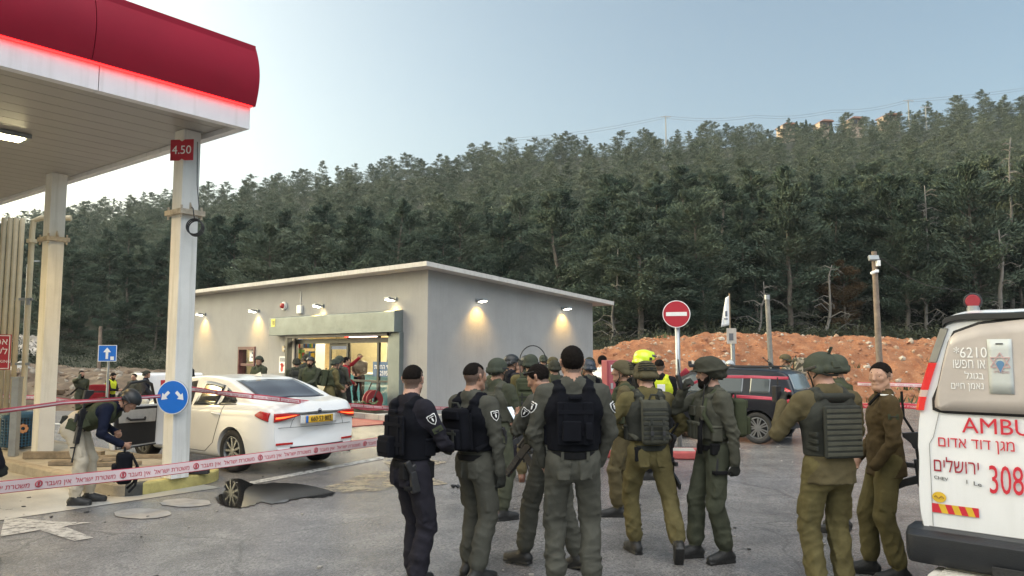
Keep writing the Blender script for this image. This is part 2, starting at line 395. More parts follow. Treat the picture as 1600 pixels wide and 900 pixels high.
# litter and small stones scattered on the asphalt
mb = MB(); r = random.Random(3)
for k in range(420):
    q = Vector((r.uniform(-9, 7), r.uniform(4.2, 24), 0)); s = r.uniform(.006, .02)*(1 if r.random() < .93 else 2)
    mb.box((q.x, q.y, s*.3), (s*2*r.uniform(.6, 1.4), s*r.uniform(.8, 2), s*.6), Matrix.Rotation(r.random()*6, 3, 'Z'), 0 if r.random() < .6 else 1)
tag(mb.build('gravel', [mat('dark grit', (.04, .04, .04), .9), mat('pale grit', (.3, .28, .25), .9)]), 'small scattered grit and stones on the asphalt lot', 'gravel', kind='stuff')
# ------------------------------------------------------------------ pump island with curb
ISL = .15
I0, I1 = G(190, 779), G(368, 749)
wv = (I1-I0); wv.z = 0; ew = wv.normalized(); wi = wv.length
def isl(a, b): return I0 + ew*a + ES*b
def island_outline(inset):
    pts = []
    # near corner rounded, right end rounded
    for cx, cy, a0 in ((inset+.28, inset+.28, 180), (wi-inset-.62, inset+.62, 270)):
        rad = .28 if a0 == 180 else .62
        for k in range(9):
            a = R(a0+90*k/8); pts.append((cx+rad*math.cos(a), cy+rad*math.sin(a)))
    pts += [(wi-inset, 14.0), (inset, 14.0)]
    return pts
io = empty('pump_island', I0, 0, 'long raised concrete island with worn yellow kerb under the canopy columns', 'traffic island')
M_kerb = mat('bare concrete kerb', (.33, .28, .21), .85, .3, 3, bump=.5, bscale=30)
M_yk = mat('worn yellow kerb paint', (.42, .36, .13), .7, .4, 4, bump=.4, bscale=30)
M_bk = mat('blackened kerb paint', (.05, .05, .045), .7, .4, 6)
o1, o2 = island_outline(0), island_outline(.14); n = len(o1)
ax = lambda a, b, z: (ew*a+ES*b+Vector((0, 0, z)))
v = [ax(*q, 0) for q in o1]+[ax(*q, ISL-.02) for q in o1]+[ax(q[0]*.985+.012, q[1]+.012, ISL) for q in o1]+[ax(*q, ISL) for q in o2]
f = []; mi = []
for i in range(n):
    j = (i+1) % n
    c = 1 if 7 <= i <= 15 else 0
    if 4 <= i <= 7: c = 2
    if i == 7: c = 2
    for a in range(3): f.append((a*n+i, a*n+j, (a+1)*n+j, (a+1)*n+i)); mi.append(c)
# split the long end face so the black corner is short
mbk = MB(); mbk.v = [tuple(q) for q in v]; mbk.f = f; mbk.m = mi
mbk.build('kerb', [M_kerb, M_yk, M_bk], io)
sheetm = MB(); sheetm.add([ax(*q, ISL-.004) for q in o2], [tuple(range(n))]); sheetm.build('island_top', mat('dusty island concrete', (.38, .34, .27), .8, .3, 1.2, bump=.4, bscale=25), io)
# dark strip where the paint is worn (kerb face)
# ------------------------------------------------------------------ hillside
SKY = [(-400, 350), (-100, 345), (100, 325), (250, 302), (400, 277), (550, 255), (700, 236), (800, 222), (900, 213), (1000, 207), (1100, 196), (1200, 190), (1300, 182), (1400, 172), (1500, 160), (1600, 148), (1900, 125), (2300, 110)]
SKX, SKYY = np.array([a for a, b in SKY], float), np.array([b for a, b in SKY], float)
YC = 215.0
def base_z(px): return np.interp(px, [-400, 200, 700, 950, 1100, 2300], [0.2, .2, .8, 1.6, 2.1, 2.1])
def hill_z(x, y):
    x = np.asarray(x, float); y = np.asarray(y, float); px = 800+FPX*x/np.maximum(y, 5)
    y0 = np.interp(px, [0, 300, 900, 1000], [44, 44, 42, 40.0]); zb = base_z(px); TH_ = 8.0
    ec = (553-np.interp(px, SKX, SKYY))/FPX; e0 = (zb+TH_-CAMH)/y0
    s = np.clip((y-y0)/(YC-y0), 0, 2); s1 = np.minimum(s, 1)
    hh = TH_ - 2.5*s1                          # crowns get smaller towards the ridge
    z = CAMH + (e0+(ec-e0)*s1**.85)*np.minimum(y, YC) - hh
    z = np.where(y < y0, zb, z)
    z = np.where(s > 1, z-(s-1)*25, z)
    return z + (fbm(x*.06, y*.06, seed=5)-.47)*2.0*np.clip(s*8, 0, 1)
az = np.linspace(-52, 52, 160); rr = np.concatenate([np.linspace(36, 60, 26), np.linspace(62, 215, 60), np.linspace(220, 400, 12)])
A_, R_ = np.meshgrid(az, rr, indexing='ij'); X = R_*np.tan(np.radians(A_)); Y = R_
Z = hill_z(X, Y); edge = (R_ < 37.3); Z = np.where(edge, -1.0, Z)
V = np.stack([X, Y, Z], -1).reshape(-1, 3); na, nr = A_.shape
ii, jj = np.meshgrid(np.arange(na-1), np.arange(nr-1), indexing='ij'); b0 = (ii*nr+jj).ravel()
F = np.stack([b0, b0+nr, b0+nr+1, b0+1], -1)
m, t, p = new_mat('forest floor'); N = t.nodes; L = t.links; tc = N.new('ShaderNodeTexCoord')
n1 = N.new('ShaderNodeTexNoise'); n1.inputs['Scale'].default_value = .5; n1.inputs['Detail'].default_value = 9; L.new(tc.outputs['Object'], n1.inputs[0])
r1 = N.new('ShaderNodeValToRGB'); e = r1.color_ramp.elements; e[0].position = .36; e[0].color = (.018, .024, .015, 1); e[1].position = .7; e[1].color = (.055, .05, .034, 1)
e2 = r1.color_ramp.elements.new(.52); e2.color = (.03, .036, .02, 1)
L.new(n1.outputs['Fac'], r1.inputs[0]); L.new(r1.outputs[0], p.inputs['Base Color']); p.inputs['Roughness'].default_value = .95
ho = link_mesh('hill', np_mesh('hill', V, F, smooth=True), m); ho['kind'] = 'structure'
# ------------------------------------------------------------------ red earth bank
def bank_z(x, y):
    px = 800+FPX*x/y
    top = np.interp(px, [880, 925, 1000, 1080, 1140, 1200, 1300, 1465, 1600, 2000], [.2, 2.0, 2.45, 2.65, 2.75, 2.7, 2.6, 2.5, 2.4, 2.3])
    y0 = np.interp(px, [900, 1000, 1200, 1400, 1600], [27.5, 27.5, 28, 28.5, 28.5])
    s = np.clip((y-y0)/6.5, 0, 1); prof = np.sin(s*math.pi/2)**1.15
    back = np.clip((y-y0-7.0)/5, 0, 1)
    z = top*prof - back*top*.9
    rough = (fbm(x*.9, y*.9, seed=2)-.47)*.45 + (fbm(x*3.2, y*3.2, seed=9)-.47)*.35
    return z + rough*np.clip(s*3, 0, 1)*(1-back)*np.clip(top/2, 0, 1) - .03
xs = np.arange(1.2, 32, .12); ys = np.arange(26.5, 42, .12); X, Y = np.meshgrid(xs, ys, indexing='ij'); Z = bank_z(X, Y)
V = np.stack([X, Y, Z], -1).reshape(-1, 3); na, nr = X.shape
ii, jj = np.meshgrid(np.arange(na-1), np.arange(nr-1), indexing='ij'); b0 = (ii*nr+jj).ravel(); F = np.stack([b0, b0+nr, b0+nr+1, b0+1], -1)
m, t, p = new_mat('red earth'); N = t.nodes; L = t.links; tc = N.new('ShaderNodeTexCoord')
def nz(sc, det=8, ro=.65):
    n = N.new('ShaderNodeTexNoise'); n.inputs['Scale'].default_value = sc; n.inputs['Detail'].default_value = det; n.inputs['Roughness'].default_value = ro; L.new(tc.outputs['Object'], n.inputs[0]); return n.outputs['Fac']
r1 = N.new('ShaderNodeValToRGB'); e = r1.color_ramp.elements; e[0].position = .3; e[0].color = (.27, .092, .036, 1); e[1].position = .72; e[1].color = (.50, .235, .115, 1); L.new(nz(1.6), r1.inputs[0])
vo = N.new('ShaderNodeTexVoronoi'); vo.inputs['Scale'].default_value = 9; vo.inputs['Randomness'].default_value = 1; L.new(tc.outputs['Object'], vo.inputs[0])
r2 = N.new('ShaderNodeValToRGB'); e = r2.color_ramp.elements; e[0].position = .10; e[0].color = (1, 1, 1, 1); e[1].position = .2; e[1].color = (0, 0, 0, 1); L.new(vo.outputs['Distance'], r2.inputs[0])
mx = N.new('ShaderNodeMixRGB'); L.new(r2.outputs[0], mx.inputs[0]); L.new(r1.outputs[0], mx.inputs[1]); mx.inputs[2].default_value = (.46, .32, .22, 1)
L.new(mx.outputs[0], p.inputs['Base Color']); p.inputs['Roughness'].default_value = .95
b = N.new('ShaderNodeBump'); b.inputs['Strength'].default_value = .9; b.inputs['Distance'].default_value = .25; L.new(nz(5, 10, .75), b.inputs['Height']); L.new(b.outputs[0], p.inputs['Normal'])
bo = link_mesh('earth_bank', np_mesh('earth_bank', V, F, smooth=True), m); bo['kind'] = 'structure'
def rock(mb, c, s, r, m=0):
    me = bmesh.new(); bmesh.ops.create_icosphere(me, subdivisions=1, radius=1)
    sc = Vector((s*r.uniform(.7, 1.3), s*r.uniform(.7, 1.2), s*r.uniform(.45, .9))); rot = Matrix.Rotation(r.random()*6, 3, 'Z')
    for q in me.verts:
        q.co = q.co*r.uniform(.75, 1.2)
    mb.add([rot @ Vector((q.co.x*sc.x, q.co.y*sc.y, q.co.z*sc.z)) + Vector(c) for q in me.verts], [tuple(q.index for q in fc.verts) for fc in me.faces], m); me.free()
r = random.Random(5); mb = MB()
for k in range(1600):
    x = r.uniform(3.5, 26); y = r.uniform(27.5, 35.5); z = float(bank_z(np.array([x]), np.array([y]))[0])
    if z < .05 and r.random() < .6: continue
    rock(mb, (x, y, z), r.choice((.04, .05, .06, .07, .09, .15))*r.uniform(.5, 1.1), r, r.choice((0, 0, 1, 1, 2)))
tag(mb.build('bank_stones', [mat('tan stone', (.34, .23, .15), .9, .25, 6), mat('red stone', (.25, .11, .06), .9, .25, 6), mat('pale stone', (.42, .36, .29), .9, .2, 6)]), 'loose stones strewn over the red earth bank', 'stones', kind='stuff')
# weeds on the bank foot
def weeds(name, spots, label, col=(.05, .075, .025), h=.25, nb=60, seed=1):
    r = random.Random(seed); V = []; F = []
    for (x, y, z, rad) in spots:
        for k in range(int(nb*rad)):
            a = r.random()*6.28; d = rad*math.sqrt(r.random()); bx, by = x+d*math.cos(a), y+d*math.sin(a)
            t = r.random()*6.28; l = h*r.uniform(.4, 1.3); w = l*.16; le = r.uniform(.2, .9)*l
            n = len(V); V += [(bx-w*math.sin(t), by+w*math.cos(t), z), (bx+w*math.sin(t), by-w*math.cos(t), z), (bx+le*math.cos(t), by+le*math.sin(t), z+l)]; F.append((n, n+1, n+2))
    o = link_mesh(name, np_mesh(name, V, F), mat('weed green '+str(seed), col, .8, .4, 3)); return tag(o, label, 'weeds', kind='stuff')
bz = lambda x, y: float(bank_z(np.array([float(x)]), np.array([float(y)]))[0])
weeds('weeds', [(x, y, bz(x, y), rd) for x, y, rd in ((14.3, 28.6, 1.5), (15.5, 29.5, 1.2), (16.8, 28.9, 1.6), (18.5, 30, 1.5), (13.2, 30.4, .6), (19.5, 31.5, 1.5), (12.2, 29, .6), (17.8, 31.7, 1.1), (6.5, 33, .4), (21, 29, 2))], 'low green weeds along the foot of the red bank', seed=1)
# rubble berm on the left
def berm_z(x, y):
    px = 800+FPX*x/y; top = np.interp(px, [-200, 40, 120, 200, 280, 420, 600], [1.1, 1.15, .95, .9, .75, .5, 0])
    s = np.clip((y-26.5)/4.5, 0, 1)
    return -.5*(1-s)+top*np.sin(s*math.pi/2)+(fbm(x*1.1, y*1.1, seed=4)-.47)*.7*np.clip(s*3, .12, 1)-.03
xs = np.arange(-42, -10, .16); ys = np.arange(24.0, 46, .16); X, Y = np.meshgrid(xs, ys, indexing='ij'); Z = berm_z(X, Y)
V = np.stack([X, Y, Z], -1).reshape(-1, 3); na, nr = X.shape
ii, jj = np.meshgrid(np.arange(na-1), np.arange(nr-1), indexing='ij'); b0 = (ii*nr+jj).ravel(); F = np.stack([b0, b0+nr, b0+nr+1, b0+1], -1)
bo = link_mesh('rubble_berm', np_mesh('rubble_berm', V, F, smooth=True), mat('brown rubble earth', (.125, .09, .062), .95, .45, 2.2, bump=1, bscale=6)); bo['kind'] = 'structure'
mb = MB()
for k in range(900):
    y = r.uniform(27, 36); x = r.uniform(-25, -11); z = float(berm_z(np.array([x]), np.array([y]))[0])
    rock(mb, (x, y, z), r.choice((.05, .06, .09, .12, .16, .24))*r.uniform(.6, 1.1), r, r.choice((0, 0, 1)))
tag(mb.build('rubble_stones', [mat('grey stone', (.25, .22, .18), .9, .25, 6), mat('brown stone', (.15, .105, .07), .9, .25, 6)]), 'loose grey and brown rubble stones on the left berm', 'stones', kind='stuff')
mb = MB(); q = DP(30, 597, 31.5); rock(mb, (q.x, q.y, 1.0), .75, random.Random(4)); tag(mb.build('boulder', mat('pale boulder', (.42, .4, .36), .9, .2, 2), bevel=.05), 'large pale boulder on the rubble berm at far left', 'boulder')
mb = MB()
for k in range(70):
    pxx = r.uniform(28, 80); pyy = r.uniform(476, 530); d = 52+ (530-pyy)*.12
    q = DP(pxx, pyy, d); q.z = float(hill_z(np.array([q.x]), np.array([q.y]))[0])+.2
    rock(mb, q, r.uniform(.25, .8), r)
tag(mb.build('rock_outcrop', mat('outcrop rock', (.42, .38, .33), .9, .25, 2)), 'pale broken rock ledges on the slope behind the left columns', 'rocks', kind='stuff')
# ================================================================== STORE
P0 = DP(668, 500, 21.5); P0.z = 0
EL = hdir(-500); EB = -Vector((-EL.y, EL.x, 0)); 
if EB.y < 0: EB = -EB
NF = -EB                                   # facade normal, towards the forecourt
def FT(px, py):                            # point of the facade plane seen at a pixel -> (t along facade to the left, z)
    d = ray(px, py); s = (P0-CAMP).dot(NF)/d.dot(NF); q = CAMP+d*s; return (q-P0).dot(EL), q.z
def ST(px, py):                            # the same on the right-hand wall
    d = ray(px, py); s = (P0-CAMP).dot(EL)/d.dot(EL); q = CAMP+d*s; return (q-P0).dot(EB), q.z
LF = FT(297, 500)[0]; LS = ST(926, 500)[0]
ZF = FT(668, 421)[1]; ZB = ST(926, 474)[1]      # wall top at the facade, and at the back end of the right wall
sto = empty('store_building', P0, math.atan2(EB.y, EB.x)-math.pi/2, 'low rendered grey shop building with sloping flat roof and lit entrance', 'building')
# local frame: -x along facade (EL), +y back (EB)
LX = -1 if (Matrix.Rotation(math.atan2(EB.y, EB.x)-math.pi/2, 3, 'Z') @ Vector((1, 0, 0))).dot(EL) < 0 else 1
def fx(px, py): t, z = FT(px, py); return LX*t, z
M_render = mat('grey textured render', (.30, .297, .29), .9, .1, .9, bump=.6, bscale=55, streak=.12)
M_roof = mat('roof edge concrete', (.50, .48, .45), .8, .12, 2, streak=.3)
M_frame = mat('dark door frame', (.025, .03, .035), .4, .1, 6, metal=.3)
TH = .25; SW = .15
dx0, _ = fx(456, 560); dx1, _ = fx(614, 560); dz = FT(560, 519)[1]
wx0, wz1 = fx(374, 544); wx1, _ = fx(399, 544); wz0 = FT(386, 612)[1]
a, b = sorted((dx0, dx1)); wa, wb = sorted((wx0, wx1)); xl = LX*LF
w = MB()
def zt(y): return ZF+(ZB-ZF)*y/LS
def wallx(x0, x1, z0, z1): w.bb((x0, 0, z0), (x1, TH, z1))
xs0, xs1 = sorted((xl, 0))
wallx(b, xs1, -.6, ZF); wallx(a, b, dz, ZF); wallx(wb, a, -.6, ZF); wallx(wa, wb, -.6, wz0); wallx(wa, wb, wz1, ZF); wallx(xs0, wa, -.6, ZF)
def sidewall(x0, x1, y0, y1):
    w.prism([(y0, -.6), (y1, -.6), (y1, zt(y1)), (y0, zt(y0))], (x0, 0, 0), (0, 1, 0), (0, 0, 1), (1, 0, 0), x1-x0)
sidewall(xs1-TH, xs1, TH, LS); sidewall(xs0, xs0+TH, TH, LS); w.bb((xs0+TH, LS-TH, 0), (xs1-TH, LS, zt(LS)-.02))
w.build('wall', M_render, sto)
rf = MB(); OV = .45
def zr(y): return zt(y)
rf.prism([(-OV, zr(-OV)+.0), (LS+OV+.25, zr(LS+OV+.25)), (LS+OV+.25, zr(LS+OV+.25)+.13), (-OV, zr(-OV)+.13)], (xs0-.3, 0, 0), (0, 1, 0), (0, 0, 1), (1, 0, 0), xs1+OV-xs0+.3)
rf.build('roof', M_roof, sto)
fl = MB(); fl.bb((xs0+TH, TH, .15), (xs1-TH, LS-TH, .17)); fl.build('floor', mat('shop floor tile', (.35, .33, .3), .3), sto)
ce = MB(); ce.bb((xs0+TH, TH, 2.95), (xs1-TH, LS-TH, 3.0)); ce.build('ceiling', mat('shop ceiling', (.7, .7, .66), .7), sto)
pt = MB(); pt.bb((a-3.6, 4.2, .17), (b+1.2, 4.3, 2.95)); pt.bb((a-3.6, TH, .17), (a-3.5, 4.2, 2.95)); pt.bb((b+1.1, TH, .17), (b+1.2, 4.2, 2.95)); pt.build('partition', mat('cream shop wall', (.62, .52, .33), .7), sto)
# entrance: frame, panes, sliding leaf, transom
fr = MB(); yv = .12
def vbar(x, wd=.07, z0=SW, z1=None): fr.bb((x-wd/2, yv, z0), (x+wd/2, yv+.08, z1 or dz-.001))
m1 = fx(537, 580)[0]; m2 = fx(585, 580)[0]; m0 = fx(505, 580)[0]
tz = FT(540, 536)[1]
for x in (a+.035, b-.035): vbar(x)
for x in (m1, m2): vbar(x, .09)
fr.bb((a+.07, yv-.02, tz), (b-.07, yv+.1, dz-.18)); midz = FT(585, 596)[1]
lo_, hi_ = sorted((m1, b-.07)) if abs(m1-b) > abs(m1-a) and False else (sorted((m1, dx1)))
lo_, hi_ = (m1+.045, b-.07) if b > m1 and abs(b-dx1) < 1e-6 else (a+.07, m1-.045)
fr.bb((lo_, yv+.01, midz-.03), (hi_, yv+.07, midz+.03)); fr.bb((lo_, yv, SW), (hi_, yv+.08, SW+.1))
fr.build('door_frame', M_frame, sto)
gl = MB(); gl.bb((lo_, yv+.035, SW+.1), (hi_, yv+.045, tz)); gl.build('glass_pane', glass_mat('shop glass', (.82, .86, .85), .5), sto)
# sliding door leaf, pushed half open behind the frame line
sd_ = MB(); l0, l1 = sorted((m0, m1))
for x in (l0+.04, l1-.04): sd_.bb((x-.04, yv+.1, SW), (x+.04, yv+.15, tz))
sd_.bb((l0+.08, yv+.1, tz-.09), (l1-.08, yv+.15, tz)); sd_.bb((l0+.08, yv+.1, SW), (l1-.08, yv+.15, SW+.12))
sdo = sd_.build('sliding_door', M_frame, sto)
g2 = MB(); g2.bb((l0+.08, yv+.12, SW+.12), (l1-.08, yv+.13, tz-.09)); g2.build('glass_pane', glass_mat('shop glass'), sdo)
pb = MB(); pb.bb((l0+.12, yv+.105, 1.95), (l1-.12, yv+.112, 2.28)); pb.build('blue_banner', mat('faded blue banner', (.2, .26, .42), .6), sdo)
# shutter casing above and grey jamb at the right
sx0, sz1 = fx(434, 498); sx1, _ = fx(630, 487); sz0 = FT(434, 522)[1]; sA, sB = sorted((sx0, sx1))
zb_ = FT(560, 521)[1]; zt_ = FT(560, 491)[1]
M_shut = mat('weathered galvanised sheet', (.15, .18, .178), .5, .25, 1.2, metal=.3, bump=.8, bscale=2.2)
shu = MB(); shu.prism([(0, zb_), (-.32, zb_), (-.32, zt_), (-.28, zt_+.02), (0, zt_+.06)], (sA, -.005, 0), (0, 1, 0), (0, 0, 1), (1, 0, 0), sB-sA)
sh = shu.build('shutter_box', M_shut, sto, bevel=.012)
jx0, jx1 = sorted((fx(612, 600)[0], fx(630, 600)[0]))
jm = MB(); jm.bb((jx0, -.16, SW), (jx1, -.006, zb_-.003)); jm.build('shutter_jamb', M_shut, sto, bevel=.01)
kx = fx(455, 590)[0]; jm2 = MB(); jm2.bb((kx-.1, -.2, SW), (kx+.02, -.006, zb_-.003)); jm2.build('shutter_rail', M_frame, sto)
so_ = MB(); so_.bb((a, -.24, zb_-.10), (b, -.08, zb_-.003)); so_.build('shutter_slot', mat('dark shutter slats', (.05, .05, .055), .6), sto)
st_ = MB(); sx_, sz_ = fx(440, 504); st_.bb((sx_-.13, -.332, sz_-.16), (sx_+.13, -.3265, sz_+.12)); so2 = st_.build('yellow_sticker', mat('yellow sticker', (.62, .56, .09), .5), sh)
place_text('18', .2, M_black, so2, (sx_-.0, -.334, sz_-.09), (1, 0, 0), (0, 0, 1))
# lit sign strip with red lamp over the door
lx0, lz_ = fx(552, 525); lx1, _ = fx(594, 525)
l_, r_ = sorted((lx0, lx1))
sg = empty('lit_sign', (P0.x, P0.y, 0), sto.rotation_euler.z, 'narrow glowing pinkish white sign strip hung above the shop door', 'sign')
q = MB(); q.bb((l_, -.17, lz_-.05), (r_, -.10, lz_+.06)); q.build('lit_panel', glow('pink white light', (1, .82, .95), 1.6), sg)
q = MB(); q.bb((l_-.04, -.16, lz_+.0605), (r_+.04, -.09, lz_+.10)); q.build('housing', M_black, sg)
place_text('24 שעות'.replace('שעות', heb('שעות')), .09, M_black, sg, ((l_+r_)/2, -.173, lz_-.025), (1, 0, 0), (0, 0, 1))
rx = fx(547, 526)[0]
rl = empty('red_lamp', (P0.x, P0.y, 0), sto.rotation_euler.z, 'small glowing red lamp beside the lit sign strip above the door', 'lamp')
q = MB(); q.ell((rx, -.13, lz_), (.11, .05, .055)); q.build('lens', glow('red lamp light', (1, .03, .02), 2.5), rl); q = MB(); q.bb((rx-.14, -.16, lz_+.057), (rx+.14, -.09, lz_+.10)); q.build('housing', M_black, rl)
# small barred window with paper and shelves behind
wf = MB(); fwd = .06
M_wine = mat('wine red window frame', (.085, .022, .028), .5, .15, 5)
wf.bb((wa-.02, -.05, wz0-.05), (wa+fwd, TH, wz1+.05)); wf.bb((wb-fwd, -.05, wz0-.05), (wb+.02, TH, wz1+.05)); wf.bb((wa+fwd, -.05, wz1-fwd), (wb-fwd, TH, wz1+.05)); wf.bb((wa+fwd, -.05, wz0-.05), (wb-fwd, TH, wz0+fwd))
for k in (.36, .62): wf.bb((wa+fwd, .0, wz0+(wz1-wz0)*k-.05), (wb-fwd, .1, wz0+(wz1-wz0)*k+.04))
wfo = wf.build('window', M_wine, sto)
q = MB(); q.bb((wa+fwd, .11, wz0+fwd), (wb-fwd, .12, wz1-fwd)); q.build('glass_pane', glass_mat('shop glass'), wfo)
px_, pz_ = fx(391, 552); q = MB(); q.bb((px_-.22, .09, pz_-.3), (px_+.2, .095, pz_+.28)); pp = q.build('paper_sheet', M_whitesign, wfo)
place_text('3', .5, mat('dark blue print', (.02, .03, .16), .6), pp, (px_, .0895, pz_-.17), (1, 0, 0), (0, 0, 1), bold=.015)
# wall poster
q0 = fx(437, 557); q1 = fx(452, 583)
po = empty('wall_poster', (P0.x, P0.y, 0), sto.rotation_euler.z, 'white paper poster with red handprints on the wall left of the entrance', 'poster')
A, B = sorted((q0[0], q1[0])); q = MB(); q.bb((A, -.012, q1[1]), (B, -.004, q0[1])); q.build('paper_sheet', M_whitesign, po)
q = MB(); q.bb((A+.04, -.015, q1[1]+(q0[1]-q1[1])*.68), (B-.04, -.0125, q0[1]-.04)); q.build('photo_panel', mat('grey photo print', (.25, .26, .28), .6, .4, 12), po)
q = MB()
for hx in (.28, .72):
    cx = A+(B-A)*hx; cz = q1[1]+(q0[1]-q1[1])*.25; q.ell((cx, -.014, cz), (.09, .003, .11), 10, 6)
    for k in range(5):
        an = R(55+20*k-15); q.cyl((cx+.07*math.cos(an), -.0145, cz+.09*math.sin(an)), (cx+.17*math.cos(an), -.0145, cz+.2*math.sin(an)), .018, .016, 6)
q.build('handprints', mat('red print', (.5, .05, .04), .6), po)
# small wall devices
def on_facade(px, py, out=0.0): x, z = fx(px, py); return Vector((x, -out, z))
def facade_thing(name, label, cat): return empty(name, (P0.x, P0.y, 0), sto.rotation_euler.z, label, cat)
sr = facade_thing('alarm_siren', 'small round red and white alarm siren high on the facade', 'siren'); c = on_facade(445, 478); q = MB(); q.cyl(c+Vector((0, -.005, 0)), c+Vector((0, -.08, 0)), .15, .14); q.build('base', M_whitesign, sr); q = MB(); q.ell(c+Vector((0, -.1, 0)), (.1, .08, .1)); q.build('lens', mat('red lens', (.4, .02, .02), .25), sr)
bx = facade_thing('junction_box', 'small square white junction box high on the facade', 'box'); c = on_facade(470, 483); q = MB(); q.bb(c+Vector((-.13, -.09, -.15)), c+Vector((.13, -.005, .13))); q.build('cover', M_whitesign, bx, bevel=.01); q = MB(); q.cyl(c+Vector((0, -.02, .13)), c+Vector((0, -.02, .6)), .012); q.build('cable', M_whitesign, bx)
bx = facade_thing('wall_outlet', 'small beige outlet box on the wall above the poster', 'box'); c = on_facade(445, 545); q = MB(); q.bb(c+Vector((-.07, -.07, -.1)), c+Vector((.07, -.005, .1))); q.build('cover', mat('beige plastic', (.45, .36, .22), .5), bx, bevel=.01); q = MB(); q.cyl(c+Vector((.05, -.04, .0)), c+Vector((.15, -.08, -.02)), .03); q.build('plug', M_whitesign, bx)
cm = facade_thing('security_camera', 'white security camera at the far left end of the shop wall', 'camera'); c = on_facade(300, 498); q = MB(); q.cyl(c+Vector((0, -.3, 0)), c+Vector((-.28, -.42, -.05)), .055); q.build('body', M_whitesign, cm); q = MB(); q.cyl(c+Vector((0, -.005, .05)), c+Vector((0, -.3, .02)), .02); q.build('bracket', M_whitesign, cm)
# wall lamps: flat box head on an arm, lens underneath, warm light
M_lens = glow('lamp lens light', (1, .93, .74), 14)
def wall_lamp(pos, nrm, label):
    """pos on wall; nrm outward"""
    ang = math.atan2(nrm.y, nrm.x)+math.pi/2
    o = empty('wall_lamp', pos, ang, label, 'wall lamp', 'lamps along the shop walls')
    q = MB(); q.box((0, -.03, .02), (.12, .05, .12)); q.box((0, -.10, .03), (.05, .12, .03)); q.build('bracket', M_greymetal, o)
    q = MB(); q.box((0, -.24, .025), (.20, .26, .07), Matrix.Rotation(R(-8), 3, 'X')); q.build('lamp_head', M_greymetal, o, bevel=.012)
    q = MB(); q.box((0, -.25, -.018), (.16, .2, .02), Matrix.Rotation(R(-8), 3, 'X')); q.build('lens', M_lens, o)
    l = bpy.data.lights.new('lamp_light', 'SPOT'); l.energy = 75; l.color = (1, .58, .13); l.spot_size = R(105); l.spot_blend = .9; l.shadow_soft_size = .07
    lo = bpy.data.objects.new('lamp_light', l); COL.objects.link(lo); lo.parent = o; lo.location = (0, -.26, -.05); lo.rotation_euler = (R(20), 0, 0)
    return o
lp = ['leftmost wall lamp on the shop facade beside the security camera', 'wall lamp on the shop facade between the small window and the siren', 'wall lamp above the left half of the metal shutter box', 'wall lamp above the right end of the metal shutter box near the corner']
for (px, py), lb in zip(((321, 492), (404, 487), (505, 479), (619, 469)), lp):
    t_, z_ = FT(px, py); wall_lamp(P0+EL*t_+Vector((0, 0, z_)), NF, lb)
for (px, py), lb in zip(((745, 471), (878, 483)), ('wall lamp on the blank side wall nearest the building corner', 'wall lamp on the blank side wall near its far end')):
    t_, z_ = ST(px, py); wall_lamp(P0+EB*t_+Vector((0, 0, z_)), -EL, lb)
# interior light and furniture
il = bpy.data.lights.new('shop_light', 'AREA'); il.shape = 'RECTANGLE'; il.size = 3.5; il.size_y = 2.4; il.energy = 400; il.color = (1, .82, .52)
ilo = bpy.data.objects.new('shop_light', il); COL.objects.link(ilo); ilo.parent = sto; ilo.location = ((a+b)/2-1, 2.0, 2.9)
cxl = (m1+dx1)/2
r = random.Random(11)
PAL = [mat('pack red', (.45, .05, .04), .4), mat('pack yellow', (.6, .42, .05), .4), mat('pack white', (.65, .63, .58), .4), mat('pack blue', (.05, .14, .4), .4), mat('pack green', (.1, .3, .08), .4), mat('pack brown', (.2, .1, .05), .4)]
def shelf(x0, x1, y0, label):
    o = empty('shop_shelf', (P0.x, P0.y, 0), sto.rotation_euler.z, label, 'shelf', 'stocked shelves inside the shop')
    q = MB(); g = MB()
    for x in (x0, x1): q.bb((x-.02, y0, .17), (x+.02, y0+.4, 2.3))
    for z in (.3, .75, 1.2, 1.62, 2.02, 2.3):
        q.bb((x0+.021, y0, z-.02), (x1-.021, y0+.39, z))
        if z > 2.2: continue
        x = x0+.05
        while x < x1-.15:
            wd = r.uniform(.07, .16); h = r.uniform(.18, .34); g.bb((x, y0+.03, z+.002), (x+wd, y0+.3, z+h), r.randrange(6)); x += wd+.012
    q.build('rack', M_greymetal, o); g.build('goods', PAL, o)
shelf(a-1.75, a-.35, 1.15, 'stocked shelf seen through the open left half of the entrance')
shelf(b-3.6, b-2.4, 2.6, 'stocked shelf at the back seen through the right pane')
co = empty('shop_counter', (P0.x, P0.y, 0), sto.rotation_euler.z, 'blue and white shop counter behind the right glass panes', 'counter')
q = MB(); q.bb((lo_-1.0, .9, .17), (hi_-.5, 1.4, 1.12)); q.build('base', mat('pale blue panel', (.08, .34, .46), .4), co); q = MB(); q.bb((lo_-1.05, .86, 1.121), (hi_-.45, 1.44, 1.17)); q.build('top', M_whitesign, co)
q = MB(); q.bb((hi_-1.5, .95, 1.18), (hi_-.9, 1.25, 1.45)); tag(q.build('display_box', mat('lime box', (.42, .55, .08), .5), None, (P0.x, P0.y, 0), sto.rotation_euler.z), 'lime green display box standing on the shop counter', 'box')
# lettering on the right pane
tx, tz_ = fx(596, 580)
q = MB(); q.bb((tx-.62, yv+.03, tz_-.17), (tx+.42, yv+.034, tz_+.28)); q.build('window_sticker', mat('blue window sticker', (.02, .09, .22), .4), sto)
place_text(heb('מס׳ החנות'), .2, M_whitesign, sto, (tx-.1, yv+.028, tz_+.06), (1, 0, 0), (0, 0, 1))
place_text('2595', .2, M_whitesign, sto, (tx-.08, yv+.028, tz_-.13), (1, 0, 0), (0, 0, 1), bold=.006)
